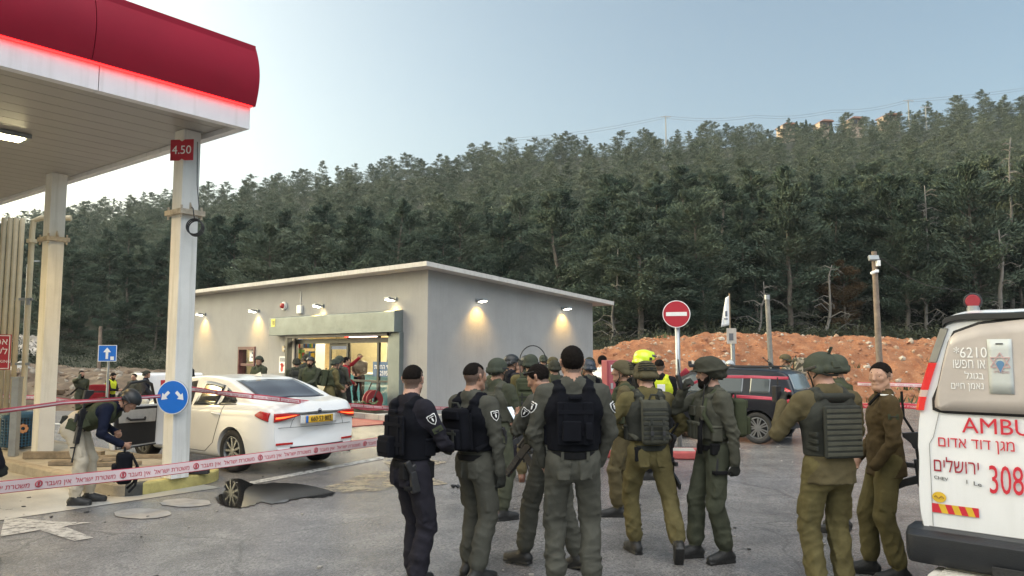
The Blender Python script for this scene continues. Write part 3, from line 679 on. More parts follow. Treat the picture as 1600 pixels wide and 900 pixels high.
# pavement in front, kerb, planter strip
pv = MB(); pv.bb((xs0, -1.3, -.6), (xs1+.9, -.001, SW)); tag(pv.build('pavement', mat('pavement slabs', (.3, .29, .27), .8, .2, 2, bump=.3), None, (P0.x, P0.y, 0), sto.rotation_euler.z), kind='structure')
pv = MB()
for k in range(26):
    x1 = xs1+.9-k*.62; c_ = 0 if k > 5 else 0
    if x1-.6 > xs0: pv.bb((x1-.6, -1.42, -.6), (x1, -1.302, SW+.02), c_)
tag(pv.build('pavement_kerb', mat('pale kerb stone', (.42, .41, .38), .8, .2, 3), None, (P0.x, P0.y, 0), sto.rotation_euler.z, bevel=.01), kind='structure')
rr_ = MB(); rr_.bb((-4.2, -2.9, .006), (xs1+.6, -1.43, .02)); tag(rr_.build('red_paving', M_redpave, None, (P0.x, P0.y, 0), sto.rotation_euler.z), kind='structure')
plx0, plx1 = sorted((fx(560, 640)[0], fx(625, 640)[0]))
r = random.Random(21); V = []; F = []
for k in range(1100):
    x = r.uniform(plx0-.1, plx1+.3); y = r.uniform(-1.15, -.75); h = .05+.3*r.random()**2; an = r.random()*6.28; s = r.uniform(.03, .07); z = SW+h*r.random()
    c = Vector((x, y, z)); d = Vector((math.cos(an), math.sin(an), r.uniform(-.3, .9))).normalized()*s*1.6; e = d.orthogonal().normalized()*s*.5; n = len(V)
    V += [c-d*.5, c+e, c+d, c-e]; F.append((n, n+1, n+2, n+3))
pln = empty('planter_strip', (P0.x, P0.y, 0), sto.rotation_euler.z, 'low strip of leafy green plants along the kerb right of the shop door', 'plants')
link_mesh('leaves', np_mesh('leaves', V, F), mat('planter leaf', (.05, .085, .03), .7, .5, 9), pln)
q = MB(); q.bb((plx0-.15, -1.2, SW+.001), (plx1+.35, -.7, SW+.05)); q.build('soil', mat('soil', (.05, .04, .03), .95), pln)
# fire extinguisher / red hand pump by the jamb
fe = facade_thing('hose_reel', 'red fire hose reel on a black trolley beside the shop jamb', 'hose reel'); c = on_facade(606, 624, .55)
q = MB(); q.lathe([(.1, -.1), (.3, -.1), (.3, -.07), (.2, -.05), (.2, .05), (.3, .07), (.3, .1), (.1, .1)], c, 'X', 20); q.build('drum', mat('red enamel', (.2, .015, .02), .5), fe)
q = MB(); q.tube([c+Vector((-.2, -.25, -.85)), c+Vector((-.2, -.1, .1)), c+Vector((-.2, .1, .5)), c+Vector((.2, .1, .5)), c+Vector((.2, -.1, .1)), c+Vector((.2, -.25, -.85))], .02); q.build('frame', M_black, fe)
# ================================================================== CANOPY
ZS = 4.82
C0 = DP(390, 202, 1); d_ = ray(390, 202); C0 = CAMP+d_*((ZS-CAMH)/d_.z)      # lower outer corner of the white fascia
can = empty('fuel_canopy', (C0.x, C0.y, 0), 0, 'red and white filling station canopy with glowing red strip and white columns', 'canopy')
def cl(s, f, z): return Vector(ES*s+EF*f)+Vector((0, 0, z))
LC, WC = 26.0, 15.0
# soffit panels, strips running parallel to the front
M_soff = mat('soffit panel metal', (.34, .325, .30), .38, .12, .8, metal=.25, rvar=.12)
q = MB(); k = .14; stp = .34
while k < LC:
    k1 = min(k+stp-.012, LC); vv = [cl(k, .14, ZS+.06), cl(k1, .14, ZS+.06), cl(k1, WC, ZS+.06), cl(k, WC, ZS+.06)]
    q.add(vv+[p+Vector((0, 0, .03)) for p in vv], [(0, 1, 2, 3), (7, 6, 5, 4), (0, 4, 5, 1), (1, 5, 6, 2), (2, 6, 7, 3), (3, 7, 4, 0)]); k += stp
q.build('soffit', M_soff, can)
q = MB(); vv = [cl(.05, .05, ZS+.12), cl(LC, .05, ZS+.12), cl(LC, WC, ZS+.12), cl(.05, WC, ZS+.12)]; q.add(vv+[p+Vector((0, 0, .6)) for p in vv], [(0, 1, 2, 3), (7, 6, 5, 4), (0, 4, 5, 1), (1, 5, 6, 2), (2, 6, 7, 3), (3, 7, 4, 0)]); q.build('deck', mat('canopy deck', (.2, .2, .2), .7), can)
# white fascia: front panels with joints, side return
FW = .29
q = MB(); k = -.0
def slab(q, p, du, dv, dn, m=0):
    vv = [p, p+du, p+du+dv, p+dv]; q.add(vv+[x+dn for x in vv], [(0, 1, 2, 3), (7, 6, 5, 4), (0, 4, 5, 1), (1, 5, 6, 2), (2, 6, 7, 3), (3, 7, 4, 0)], m)
f0 = 0
for ln_ in [1.95, 2.0, 2.4, 2.4, 2.4, 2.4]:
    slab(q, cl(0, f0, ZS), EF*(ln_-.012), Vector((0, 0, FW)), ES*.12); f0 += ln_
s0 = .13
while s0 < LC: slab(q, cl(s0, 0, ZS), ES*2.38, Vector((0, 0, .11)), EF*.12); s0 += 2.4
q.build('white_fascia', mat('white fascia panel', (.70, .70, .72), .4, .06, 2, streak=.25), can)
# bull-nosed red barrel along the front
prof = []
RH = .86
for i in range(15):
    t = i/14; prof.append((-.06-.13*math.sin(math.pi*(.10+.80*t))+.13*math.sin(math.pi*.10) + .05*t*t, ZS+FW+.02+RH*t))
prof2 = [(x+.05, z) for x, z in prof]
M_redc = mat('red canopy panel', (.25, .006, .022), .45, .12, .8, spec=.22, rvar=.08)
q = MB(); lens = [2.1, 4.8, 4.8, 3.2]; f0 = -.04
for ln_ in lens:
    poly = prof+prof2[::-1]; q.prism(poly, cl(0, f0, 0), ES, (0, 0, 1), EF, ln_-.01); f0 += ln_
ro = q.build('red_fascia', M_redc, can)
for p_ in ro.data.polygons: p_.use_smooth = True
es_ = ro.modifiers.new('edges', 'EDGE_SPLIT'); es_.split_angle = R(40)
q = MB(); q.prism([(-.045, ZS+FW+.021), (-.055, ZS+FW+RH), (.5, ZS+FW+RH-.02), (.5, ZS+FW+.021)], cl(0, -.02, 0), ES, (0, 0, 1), EF, 15); q.build('fascia_core', M_redc, can)
q = MB(); slab(q, cl(-.05, -.0, ZS+FW+.003), EF*14.9, Vector((0, 0, .018)), ES*.05); q.build('light_strip', glow('red strip light', (1, .012, .012), 3.2), can)
# columns
M_col = mat('white column paint', (.66, .65, .62), .5, .08, 2.5, streak=.45)
def column(base, top, label_only=None):
    q = MB(); hw = .125
    rot = Matrix((ES, ES.cross(Vector((0, 0, 1))), Vector((0, 0, 1)))).transposed()
    def cb(q, z0, z1, sx, sy, m=0): q.box(base+Vector((0, 0, (z0+z1)/2-base.z)), (sx, sy, z1-z0), rot, m)
    cb(q, ISL+.001, ZS+.058, .25, .25)
    o = q.build('column', M_col, can, loc=(-C0.x, -C0.y, 0), bevel=.008)
    q = MB(); zc = top
    cb(q, zc, zc+.035, .42, .36); cb(q, zc+.036, zc+.07, .42, .36)
    for sx in (-1, 1):
        for sy in (-1, 1): q.cyl(base+rot @ Vector((sx*.17, sy*.145, zc-.05-base.z)), base+rot @ Vector((sx*.17, sy*.145, zc+.12-base.z)), .016, n=8)
    for sx in (-1, 1): q.add([base+rot @ Vector((sx*.126, .01, zc+.0705-base.z)), base+rot @ Vector((sx*.2, .01, zc+.0705-base.z)), base+rot @ Vector((sx*.126, .01, zc+.18-base.z)), base+rot @ Vector((sx*.126, -.01, zc+.0705-base.z)), base+rot @ Vector((sx*.2, -.01, zc+.0705-base.z)), base+rot @ Vector((sx*.126, -.01, zc+.18-base.z))], [(0, 1, 2), (3, 5, 4), (0, 3, 4, 1), (1, 4, 5, 2), (2, 5, 3, 0)])
    q.build('column_flange', mat('rusty flange steel', (.42, .36, .28), .7, .4, 9), o)
    return o
k1 = G(273.5, 746, ISL); k1.z = 0
k2 = G(66, 708, ISL); k2.z = 0
zz = lambda p, py: (CAMP+ray(800+FPX*p.x/p.y, py)*(p.y/ray(800, py).y)).z
col1 = column(k1, zz(k1, 338)); col2 = column(k2, zz(k2, 378))
k3 = k2+(k2-k1)*1.05; col3 = column(k3, 3.3)
k4 = k1+EF*7.5; k5 = k2+EF*7.5; column(k5, 3.0)
# hanging cable loop on the first column
hc = empty('cable_coil', k1, 0, 'coil of black cable hanging from the flange of the right column', 'cable')
c = Vector((.25*.9+.0, -.22, zz(k1, 358))); q = MB()
for j in range(3): q.tube([c+Vector((.105*math.cos(t_)+.01*j, .012*j, .105*math.sin(t_)*1.0-.012*j)) for t_ in np.linspace(0, 6.283, 25)], .009, 6)
q.tube([c+Vector((.0, 0, .105)), c+Vector((-.03, .02, .25)), c+Vector((-.06, .04, .27))], .008, 6)
q.tube([c+Vector((.02, .1, .25)), c+Vector((-.03, .12, .6)), c+Vector((-.06, .15, ZS-.1-c.z))], .006, 5); q.build('loop', M_black, hc)
# clearance sign
def flat_frame(n): n = Vector(n).normalized(); ex = Vector((0, 0, 1)).cross(n).normalized(); return ex, Vector((0, 0, 1)), n
toC = -EF*-1
nrm = (CAMP-k1); nrm.z = 0; nrm.normalize()
def ring_sign(center, n, rad, m_face, rim, m_rim, parent, back):
    ex, ez, nn = flat_frame(n); q = MB(); P = lambda rr, k: [(rr*math.cos(2*math.pi*i/k), rr*math.sin(2*math.pi*i/k)) for i in range(k)]
    q.prism(P(rad, 48), center-nn*.02, ex, ez, nn, .018, 0); q.build('backing', back, parent)
    q = MB(); q.prism(P(rad*.995, 48), center-nn*.0019, ex, ez, nn, .003, 0); q.build('rim', m_rim, parent)
    q = MB(); q.prism(P(rad-rim, 48), center+nn*.0012, ex, ez, nn, .003, 0); return q.build('face', m_face, parent), ex, ez, nn
cs = empty('clearance_sign', k1, 0, 'small red height clearance sign reading 4.50 at the top of the right column', 'sign')
cz = zz(k1, 241); dpt = k1.y-.2; n1 = -ES.cross(Vector((0, 0, 1)))
n1 = n1 if n1.dot(nrm) > 0 else -n1
n1 = (n1*.5+nrm*.5).normalized(); n1.z = 0; ex, ez, nn = flat_frame(n1)
cc = Vector((0.04, 0, cz))+n1*.20; s_ = .165
q = MB(); q.prism([(-s_, -s_*.85), (-.04, -s_*.85), (0, -s_*.7), (.04, -s_*.85), (s_, -s_*.85), (s_, s_*.9), (.04, s_*.9), (0, s_*.75), (-.04, s_*.9), (-s_, s_*.9)], cc, ex, ez, nn, .012); q.build('plate', M_redsign, cs)
place_text('4.50', .165, M_whitesign, cs, cc+nn*.0125-ez*.05, ex, ez, bold=.004)
q = MB(); q.box(cc-nn*.03+ez*.02, (.04, .08, .04)); q.build('bracket', M_steel, cs)
# round blue keep-either-side sign on the first column
bs = empty('keep_either_side_sign', k1, 0, 'round blue traffic sign with two white diagonal arrows on the right column', 'traffic sign')
bz_ = zz(k1, 619); ctr = Vector((.06, 0, bz_))+n1*.24
face, ex, ez, nn = ring_sign(ctr, n1, .225, M_blue, .012, M_whitesign, bs, M_steel)
q = MB()
for sg_ in (-1, 1):
    dd = (ex*sg_-ez).normalized(); pp = dd.cross(nn); st = ctr+nn*.0045+ex*sg_*.05+ez*.07
    q.prism([(0, -.021), (.075, -.021), (.075, -.055), (.15, 0), (.075, .055), (.075, .021), (0, .021)], st, dd, pp, nn if dd.cross(pp).dot(nn) > 0 else -nn, .003)
q.build('arrows', M_whitesign, bs)
q = MB(); q.box(ctr-nn*.07, (.06, .12, .06)); q.build('bracket', M_steel, bs)
# canopy lights under the soffit
def soffit_light(p, label, e=60):
    o = empty('canopy_light', p, math.atan2(EF.y, EF.x), label, 'ceiling light', 'lights under the canopy')
    q = MB(); q.box((0, 0, -.035), (.5, .34, .066)); q.build('housing', M_greymetal, o, bevel=.01)
    q = MB(); q.box((0, 0, -.075), (.36, .24, .014)); q.build('lens', glow('canopy lamp light', (1, .87, .5), 30), o)
    l = bpy.data.lights.new('lamp_light', 'SPOT'); l.energy = e*2.2; l.color = (1, .66, .22); l.spot_size = R(150); l.spot_blend = .6; l.shadow_soft_size = .15
    lo = bpy.data.objects.new('lamp_light', l); COL.objects.link(lo); lo.parent = o; lo.location = (0, 0, -.1)
d_ = ray(12, 207); q0 = CAMP+d_*((ZS+.058-CAMH)/d_.z)
soffit_light(q0, 'bright yellowish lamp under the canopy soffit at the left edge', 150)
soffit_light(q0+ES*7.5, 'yellowish lamp farther back under the canopy soffit', 130)
# pipes and downpipes beyond the second column
q = MB(); ctr = DP(16, 500, 15.2); ctr.z = 0
vp = empty('vent_pipes', ctr, 0, 'cluster of tall cream vent pipes rising beside the left columns', 'pipes')
M_cream = mat('cream pipe paint', (.62, .53, .36), .5, .1, 3, streak=.3)
for k in range(4): 
    q = MB(); x = -.24+.105*k; q.cyl((x, .03*k, .15), (x, .03*k, 4.55), .047, n=14); q.build('pipe', M_cream, vp, smooth=True)
q = MB(); q.cyl((.28, .1, .15), (.28, .1, 4.3), .055, n=12); q.tube([(.28, .1, 4.3), (.30, .1, 4.5), (.45, .1, 4.56), (1.0, .2, 4.58)], .055, 12); q.cyl((.28, .1, 4.05), (.28, .1, 4.12), .1, n=12); q.build('bent_pipe', M_cream, vp)
q = MB(); q.box((.0, .08, 2.9), (.75, .05, .05)); q.box((.0, .08, 1.6), (.75, .05, .05)); q.box((.31, .05, 2.85), (.05, .06, .14)); q.build('clamp', M_steel, vp)
ns = empty('no_smoking_sign', (0, 0, 0), 0, 'red and white no smoking sign on the pipes at the far left edge', 'sign')
p_ = DP(-3, 550, 14.3); ex, ez, nn = flat_frame(CAMP-p_-Vector((0, 0, CAMP.z-p_.z)))
q = MB(); q.prism([(-.26, -.33), (.2, -.33), (.2, .33), (-.26, .33)], p_, ex, ez, nn, .012); q.build('plate', M_redsign, ns)
for s, zz_, sz in ((heb('אסור'), .14, .17), (heb('לעשן'), -.04, .17), ('NO SMOKING', -.2, .075)): place_text(s, sz, M_whitesign, ns, p_+nn*.0125+ez*zz_-ex*.03, ex, ez)
q = MB()
for a_, b_ in (((-.24, .30), (.18, .315)), ((-.24, -.315), (.18, -.30)), ((.165, -.299), (.18, .299)), ((-.24, -.299), (-.225, .299))): q.prism([(a_[0], a_[1]), (b_[0], a_[1]), (b_[0], b_[1]), (a_[0], b_[1])], p_+nn*.0122, ex, ez, nn, .002)
q.build('border', M_whitesign, ns)
q = MB(); q.cyl(p_-nn*.03-ez*1.2, p_-nn*.03+ez*.3, .025); q.build('post', M_steel, ns)
# bin behind the second column
bp = G(26, 714, 0.0); bp.z = ISL
bn = empty('litter_bin', bp, R(35), 'blue perforated metal litter bin with an orange flower motif on the island', 'bin')
M_bin = mat('blue bin metal', (.035, .10, .17), .5, .35, 10, metal=.2)
q = MB(); 
for k in range(28):
    t_ = 2*math.pi*k/28; q.cyl((.25*math.cos(t_), .25*math.sin(t_), .04), (.25*math.cos(t_), .25*math.sin(t_), .56), .012, n=5)
for k in range(10): q.lathe([(.243, .06+.05*k), (.257, .06+.05*k), (.257, .075+.05*k), (.243, .075+.05*k)], n=28)
q.build('mesh_body', M_bin, bn); q = MB(); q.lathe([(.001, .03), (.21, .03), (.21, .54)], n=24); q.build('liner', M_black, bn)
q = MB(); q.lathe([(.20, .56), (.285, .54), (.29, .6), (.24, .64), (.15, .645), (.14, .60)], n=28); q.build('rim', M_bin, bn); q = MB()
for k in range(8):
    t_ = 2*math.pi*k/8; q.ell((.30*math.sin(.2)+.055*math.cos(t_), -.275, .36+.055*math.sin(t_)), (.028, .004, .028), 8, 6)
q.build('flower_motif', mat('orange enamel', (.5, .25, .13), .5), bn)
gp = empty('guard_post', DP(27, 600, 12.5), 0, 'short grey steel guard post behind the blue litter bin', 'post'); gp.location.z = ISL; q = MB(); q.box((0, 0, .62), (.11, .11, 1.24)); q.build('shaft', M_steel, gp); q = MB(); q.box((0, 0, 1.26), (.13, .13, .03)); q.build('cap', M_steel, gp)
# boards and rubble lying on the island, black item
r = random.Random(8)
brd = [((100, 716), .05, 1.2, .14, .1), ((140, 722), .45, .9, .1, .05), ((118, 726), .2, .7, .16, .06), ((205, 716), .15, 1.2, .12, .05), ((180, 728), .35, .7, .1, .05)]
bl = ['thick weathered timber block lying across the island behind the bending man', 'grey plank lying slantwise on the island by the timber block', 'short dark plank lying on the island near the kerb', 'long plank lying on the island under the open car door', 'small broken board lying on the island behind the black backpack']
for ((px, py), an, ln_, wd, h), lb in zip(brd, bl):
    p = G(px, py, ISL); q = MB(); q.box((0, 0, h/2+.004), (ln_, wd, h)); q.box((ln_*.2, 0, h+.006), (.03, wd*.8, .004)); tag(q.build('timber_board', mat('weathered timber', (.24, .19, .13), .9, .4, 6, bump=.5, bscale=20), None, p, an, bevel=.008), lb, 'board', 'loose boards on the island')
p = G(309, 741, ISL); q = MB(); q.box((0, 0, .03), (.3, .09, .05)); q.box((.0, -.005, .068), (.28, .08, .022)); q.box((-.1, 0, .09), (.05, .05, .02)); tag(q.build('black_case', M_black, None, p, R(8), bevel=.008), 'small flat black case lying on the kerb right of the column base', 'case')
# ================================================================== FOREST
def needle_mat(name, c0, c1, c2):
    m, t, p = new_mat(name); N = t.nodes; L = t.links
    at = N.new('ShaderNodeAttribute'); at.attribute_name = 'tone'; oi = N.new('ShaderNodeObjectInfo')
    ad = N.new('ShaderNodeMath'); ad.operation = 'MULTIPLY_ADD'; L.new(oi.outputs['Random'], ad.inputs[0]); ad.inputs[1].default_value = .55
    ml = N.new('ShaderNodeMath'); ml.operation = 'MULTIPLY'; L.new(at.outputs['Fac'], ml.inputs[0]); ml.inputs[1].default_value = .52; L.new(ml.outputs[0], ad.inputs[2])
    r = N.new('ShaderNodeValToRGB'); e = r.color_ramp.elements; e[0].color = (*c0, 1); e[1].color = (*c2, 1); e[0].position = .08; e[1].position = .97
    k = e.new(.55); k.color = (*c1, 1)
    L.new(ad.outputs[0], r.inputs[0]); L.new(r.outputs[0], p.inputs['Base Color']); p.inputs['Roughness'].default_value = .85; p.inputs['Specular IOR Level'].default_value = .15
    return m
M_need = needle_mat('pine needles', (.036, .057, .043), (.073, .100, .070), (.15, .172, .118))
M_brown = needle_mat('dry pine needles', (.06, .04, .022), (.09, .06, .03), (.13, .09, .045))
M_bark = mat('pine bark', (.13, .11, .09), .95, .35, 3)
M_deadw = mat('dead grey wood', (.15, .14, .125), .95, .25, 3)
def leaf_quads(rng, C, D, ln, wd, tone):
    """clumps at C (n,3) with main direction D; returns V,F,tone"""
    n = len(C); up = rng.normal(size=(n, 3)); S = np.cross(D, up); S /= np.linalg.norm(S, axis=1, keepdims=True)+1e-9
    l = ln[:, None]; w = wd[:, None]
    V = np.stack([C-D*l*.5, C+S*w*.5+D*l*.05, C+D*l*.5, C-S*w*.5-D*l*.05], 1).reshape(-1, 3)
    F = np.arange(4*n).reshape(n, 4); return V, F, np.repeat(tone, 4)
def pine_mesh(seed, h=10.0, nq=6500, z0=.16, rad=.23, size=1.0, spread=1.0, flat=False):
    rng = np.random.default_rng(seed); nb = int(46+rng.integers(0, 16)); Cs = []; Ds = []; Ts = []; branches = []
    lean = rng.normal(size=2)*.02*h
    per = max(6, nq//nb)
    for i in range(nb):
        t = z0+(1-z0)*((i+rng.random())/nb)**.92
        prof = (1-t)**.55*(.45+.55*min(1, (t-z0)/.22+.25)) if not flat else (min(1, (t-z0)/.5)*(1-t)**.4)
        Lb = h*rad*spread*prof*rng.uniform(.35, 1.45)+.22
        a = rng.random()*2*np.pi; el = np.radians(rng.uniform(2, 30)+25*(t-.4))
        base = np.array([lean[0]*t, lean[1]*t, h*t]); d = np.array([np.cos(a)*np.cos(el), np.sin(a)*np.cos(el), np.sin(el)])
        branches.append((base, base+d*Lb)); k = int(per*(.35+1.3*Lb/(h*rad)))
        u = .25+.75*rng.random(k)**.75; tone = np.clip(rng.uniform(.15, .75)+rng.normal(size=k)*.17, 0, 1)
        sub = rng.normal(size=(k, 3))*np.array([1, 1, .55])*(.16*Lb*(1.15-.6*u))[:, None]+rng.normal(size=(k, 3))*.08
        C = base+d*(u*Lb)[:, None]+sub+np.array([0, 0, .12])*(u**2*Lb*.3)[:, None]
        D = d+rng.normal(size=(k, 3))*.55+np.array([0, 0, .35]); D /= np.linalg.norm(D, axis=1, keepdims=True)
        Cs.append(C); Ds.append(D); Ts.append(tone)
    k = 60; tt = rng.random(k); Cs.append(np.stack([lean[0]+rng.normal(size=k)*.08, lean[1]+rng.normal(size=k)*.08, h*(.9+.13*tt)], 1)); D = rng.normal(size=(k, 3))*.4+np.array([0, 0, 1]); Ds.append(D/np.linalg.norm(D, axis=1, keepdims=True)); Ts.append(rng.uniform(.3, .9, k))
    C = np.concatenate(Cs); D = np.concatenate(Ds); T = np.concatenate(Ts); n = len(C)
    ln = rng.uniform(.15, .36, n)*size; wd = rng.uniform(.042, .09, n)*size
    V, F, T = leaf_quads(rng, C, D, ln, wd, T)
    return V, F, T, branches, lean
def tone_mesh(name, V, F, T):
    me = np_mesh(name, V, F); at = me.attributes.new('tone', 'FLOAT', 'POINT'); at.data.foreach_set('value', np.asarray(T, np.float32)); return me
PROTO = []
def pine_proto(seed, h, **kw):
    V, F, T, br, lean = pine_mesh(seed, h, **kw); me = tone_mesh('crown', V, F, T)
    r = random.Random(seed); q = MB(); n = 9
    q.tube([(lean[0]*i/n+r.uniform(-.05, .05), lean[1]*i/n+r.uniform(-.05, .05), h*.98*i/n) for i in range(n+1)], [.17*h/10*(1-.93*i/n)+.01 for i in range(n+1)], 7)
    for b0_, b1_ in br:
        if r.random() < .75:
            mdl = Vector(b0_).lerp(Vector(b1_), .6)+Vector((0, 0, -.05)); q.tube([b0_, mdl, b1_], [.035*h/10, .02*h/10, .006], 4, cap=False)
    for k in range(r.randrange(6, 14)):            # dead lower branches
        z = h*r.uniform(.05, .3); an = r.random()*6.28; l = h*r.uniform(.08, .2); d = Vector((math.cos(an), math.sin(an), r.uniform(-.3, .25)))
        p = Vector((lean[0]*z/h, lean[1]*z/h, z)); q.tube([p, p+d*l*.5+Vector((0, 0, .1)), p+d*l+Vector((0, 0, -.12*l))], [.03, .02, .006], 4, 1, cap=False)
        for j in range(3):
            s = p+d*l*r.uniform(.35, .9); q.tube([s, s+Vector((r.uniform(-1, 1), r.uniform(-1, 1), r.uniform(-.6, .4)))*l*.4], [.012, .004], 3, 1, cap=False)
    me2 = bpy.data.meshes.new('trunk'); me2.from_pydata(q.v, [], q.f); me2.polygons.foreach_set('material_index', q.m); me2.materials.append(M_bark); me2.materials.append(M_deadw)
    me.materials.append(M_need); return me, me2
NEAR_Q = 20000 if not globals().get('FASTBUILD') else 2500
for s in range(7): PROTO.append(pine_proto(100+s, 10.0, nq=NEAR_Q, z0=(.08, .14, .1, .06, .18, .1, .22)[s], rad=(.22, .27, .2, .3, .24, .25, .31)[s]))
MIDP = [pine_proto(200+s, 10.0, nq=8000, z0=.10, rad=(.22, .26, .2, .24)[s], size=.98) for s in range(4)]
brown_me = PROTO[3][0].copy(); brown_me.materials.clear(); brown_me.materials.append(M_brown)
# scatter
r = random.Random(31); pts = []
def ok(x, y, dmin):
    for (a_, b_) in pts:
        if (a_-x)**2+(b_-y)**2 < dmin*dmin: return False
    return True
cand = []
y = 0
for ring in range(5200):
    d = 40+(YC+6-40)*r.random()**.85; pxx = r.uniform(-160, 1780); x = (pxx-800)/FPX*d
    lo = np.interp(pxx, [0, 60, 300, 420, 900, 960, 1000, 2000], [60, 55, 52, 48, 46, 43, 40.5, 40.5])
    if d < lo: continue
    if not ok(x, d, 2.3+d*.0115): continue
    pts.append((x, d))
# a denser front row
for pxx in np.arange(940, 1640, 26): 
    d = 41+r.uniform(0, 3.5); x = (pxx+r.uniform(-10, 10)-800)/FPX*d
    if ok(x, d, 1.3): pts.append((x, d))
for pxx in np.arange(90, 420, 34):
    d = 56+r.uniform(0, 5); x = (pxx+r.uniform(-10, 10)-800)/FPX*d
    if ok(x, d, 1.8): pts.append((x, d))
pts.sort(key=lambda q: q[1])
def seg_of(px):
    if px < 60: return 'behind the left canopy columns'
    if px < 300: return 'beyond the rubble berm left of the shop'
    if px < 640: return 'on the slope above the shop front'
    if px < 930: return 'on the slope above the shop side wall'
    if px < 1200: return 'behind the red bank near the round no entry sign'
    if px < 1420: return 'behind the red bank near the wooden poles'
    return 'on the slope above the ambulance'
NIND = min(290, len(pts)); far_pts = pts[NIND:]
for i, (x, y) in enumerate(pts[:NIND]):
    pxx = 800+FPX*x/y; z = float(hill_z(np.array([x]), np.array([y]))[0])-.1
    hgt = r.choice((r.uniform(4, 7), r.uniform(7, 9.6), r.uniform(7.5, 10.2))) if y < 70 else r.uniform(5.0, 8.6)
    if pxx < 320 and y < 75: hgt *= .85
    P = PROTO if y < 78 else MIDP
    cm_, tm_ = P[r.randrange(len(P))]
    brown = abs(pxx-1045) < 14 and 90 < y < 160 or (r.random() < .012)
    tall = 'tall' if hgt > 9.5 else ('mid-height' if hgt > 7.5 else 'low')
    o = empty('pine_tree', (x, y, z), r.random()*6.28, ('%s %s pine %s' % (tall, 'brown dry' if brown else 'dark green', ('high ' if y > 110 else '')+seg_of(pxx))), 'tree', 'pines on the wooded hillside')
    s = hgt/10; o.scale = (s*r.uniform(.85, 1.45), s*r.uniform(.85, 1.45), s); o.rotation_euler = (r.gauss(0, .03), r.gauss(0, .03), r.random()*6.28)
    for nm, me in (('crown', brown_me if brown else cm_), ('trunk', tm_)):
        c = bpy.data.objects.new(nm, me); COL.objects.link(c); c.parent = o
# far forest: one mass
FARV, FARF, FART = [], [], []; nv = 0
base = [pine_mesh(300+s, 10.0, nq=(2800), z0=.08, rad=(.24, .28, .22, .3, .26, .25)[s], size=1.45) for s in range(6)]
rngf = np.random.default_rng(9)
for (x, y) in far_pts:
    V, F, T, _, _ = base[rngf.integers(0, 6)]; z = float(hill_z(np.array([x]), np.array([y]))[0])-.2
    hgt = rngf.uniform(4.0, 8.6); a_ = rngf.random()*6.28; s = hgt/10; sx = s*rngf.uniform(1.1, 1.9)
    Rm = np.array([[np.cos(a_), -np.sin(a_), 0], [np.sin(a_), np.cos(a_), 0], [0, 0, 1]])
    W_ = (V*np.array([sx, sx, s])) @ Rm.T + np.array([x, y, z]); FARV.append(W_); FARF.append(F+nv); nv += len(V); FART.append(np.clip(T*.8+rngf.uniform(-.1, .5), 0, 1.3))
for k in range(900):                      # forest on either side of the framed part
    d = 41+(YC-41)*rngf.random()**.8; pxx = rngf.choice((rngf.uniform(-900, -160), rngf.uniform(1780, 2500))); x = (pxx-800)/FPX*d
    V, F, T, _, _ = base[rngf.integers(0, 6)]; z = float(hill_z(np.array([x]), np.array([d]))[0])-.2; s = rngf.uniform(.55, .95); sx = s*rngf.uniform(.9, 1.35)
    FARV.append(V*np.array([sx, sx, s])+np.array([x, d, z])); FARF.append(F+nv); nv += len(V); FART.append(np.clip(T*.8+rngf.uniform(-.1, .5), 0, 1.3))
# skyline trees
for pxx in np.arange(-150, 1760, 11.0):
    if rngf.random() < .22: continue
    d = YC+rngf.uniform(-12, 4); p2 = pxx+rngf.uniform(-8, 8); x = (p2-800)/FPX*d
    V, F, T, _, _ = base[rngf.integers(0, 6)]; z = float(hill_z(np.array([x]), np.array([d]))[0])-.3
    hgt = rngf.choice((rngf.uniform(2.4, 4), rngf.uniform(4, 6.2), rngf.uniform(6, 8)))*(1.25 if (p2 > 1440 or 1080 < p2 < 1150) else 1); s = hgt/10; sx = s*rngf.uniform(.9, 1.9)
    FARV.append(V*np.array([sx, sx, s])+np.array([x, d, z])); FARF.append(F+nv); nv += len(V); FART.append(np.clip(T*.8+rngf.uniform(-.1, .3), 0, 1.3))
fo = link_mesh('pine_forest', tone_mesh('pine_forest', np.concatenate(FARV), np.concatenate(FARF), np.concatenate(FART)), M_need)
tag(fo, 'dense mass of far pines covering the upper hillside to the ridge', 'forest', kind='stuff')
print('trees', len(pts), 'far', len(far_pts), 'stuff quads', sum(len(f) for f in FARF))
# undergrowth at the forest edge
V, F, T = [], [], []; nv = 0
us = []
for k in range(520):
    pxx = r.uniform(-40, 1640); d = r.uniform(39.5, 50) if pxx > 930 else r.uniform(42, 62); x = (pxx-800)/FPX*d
    us.append((x, d))
for pxx in np.arange(930, 1640, 4.5):
    d = r.uniform(37.2, 40); us.append(((pxx-800)/FPX*d, d))
for (x, y) in us:
    k = 260; rad = rngf.uniform(.4, 1.2); C = rngf.normal(size=(k, 3))*np.array([rad*.5, rad*.5, rad*.32])+np.array([x, y, float(hill_z(np.array([x]), np.array([y]))[0])+rad*.35])
    D = rngf.normal(size=(k, 3)); D /= np.linalg.norm(D, axis=1, keepdims=True)
    v_, f_, t_ = leaf_quads(rngf, C, D, rngf.uniform(.12, .3, k), rngf.uniform(.04, .09, k), rngf.uniform(-.2, .5, k)); V.append(v_); F.append(f_+nv); nv += len(v_); T.append(t_)
uo = link_mesh('undergrowth', tone_mesh('undergrowth', np.concatenate(V), np.concatenate(F), np.concatenate(T)), needle_mat('scrub leaves', (.02, .026, .018), (.04, .048, .03), (.08, .08, .05))); tag(uo, 'dark low scrub under the edge of the pine forest', 'scrub', kind='stuff')
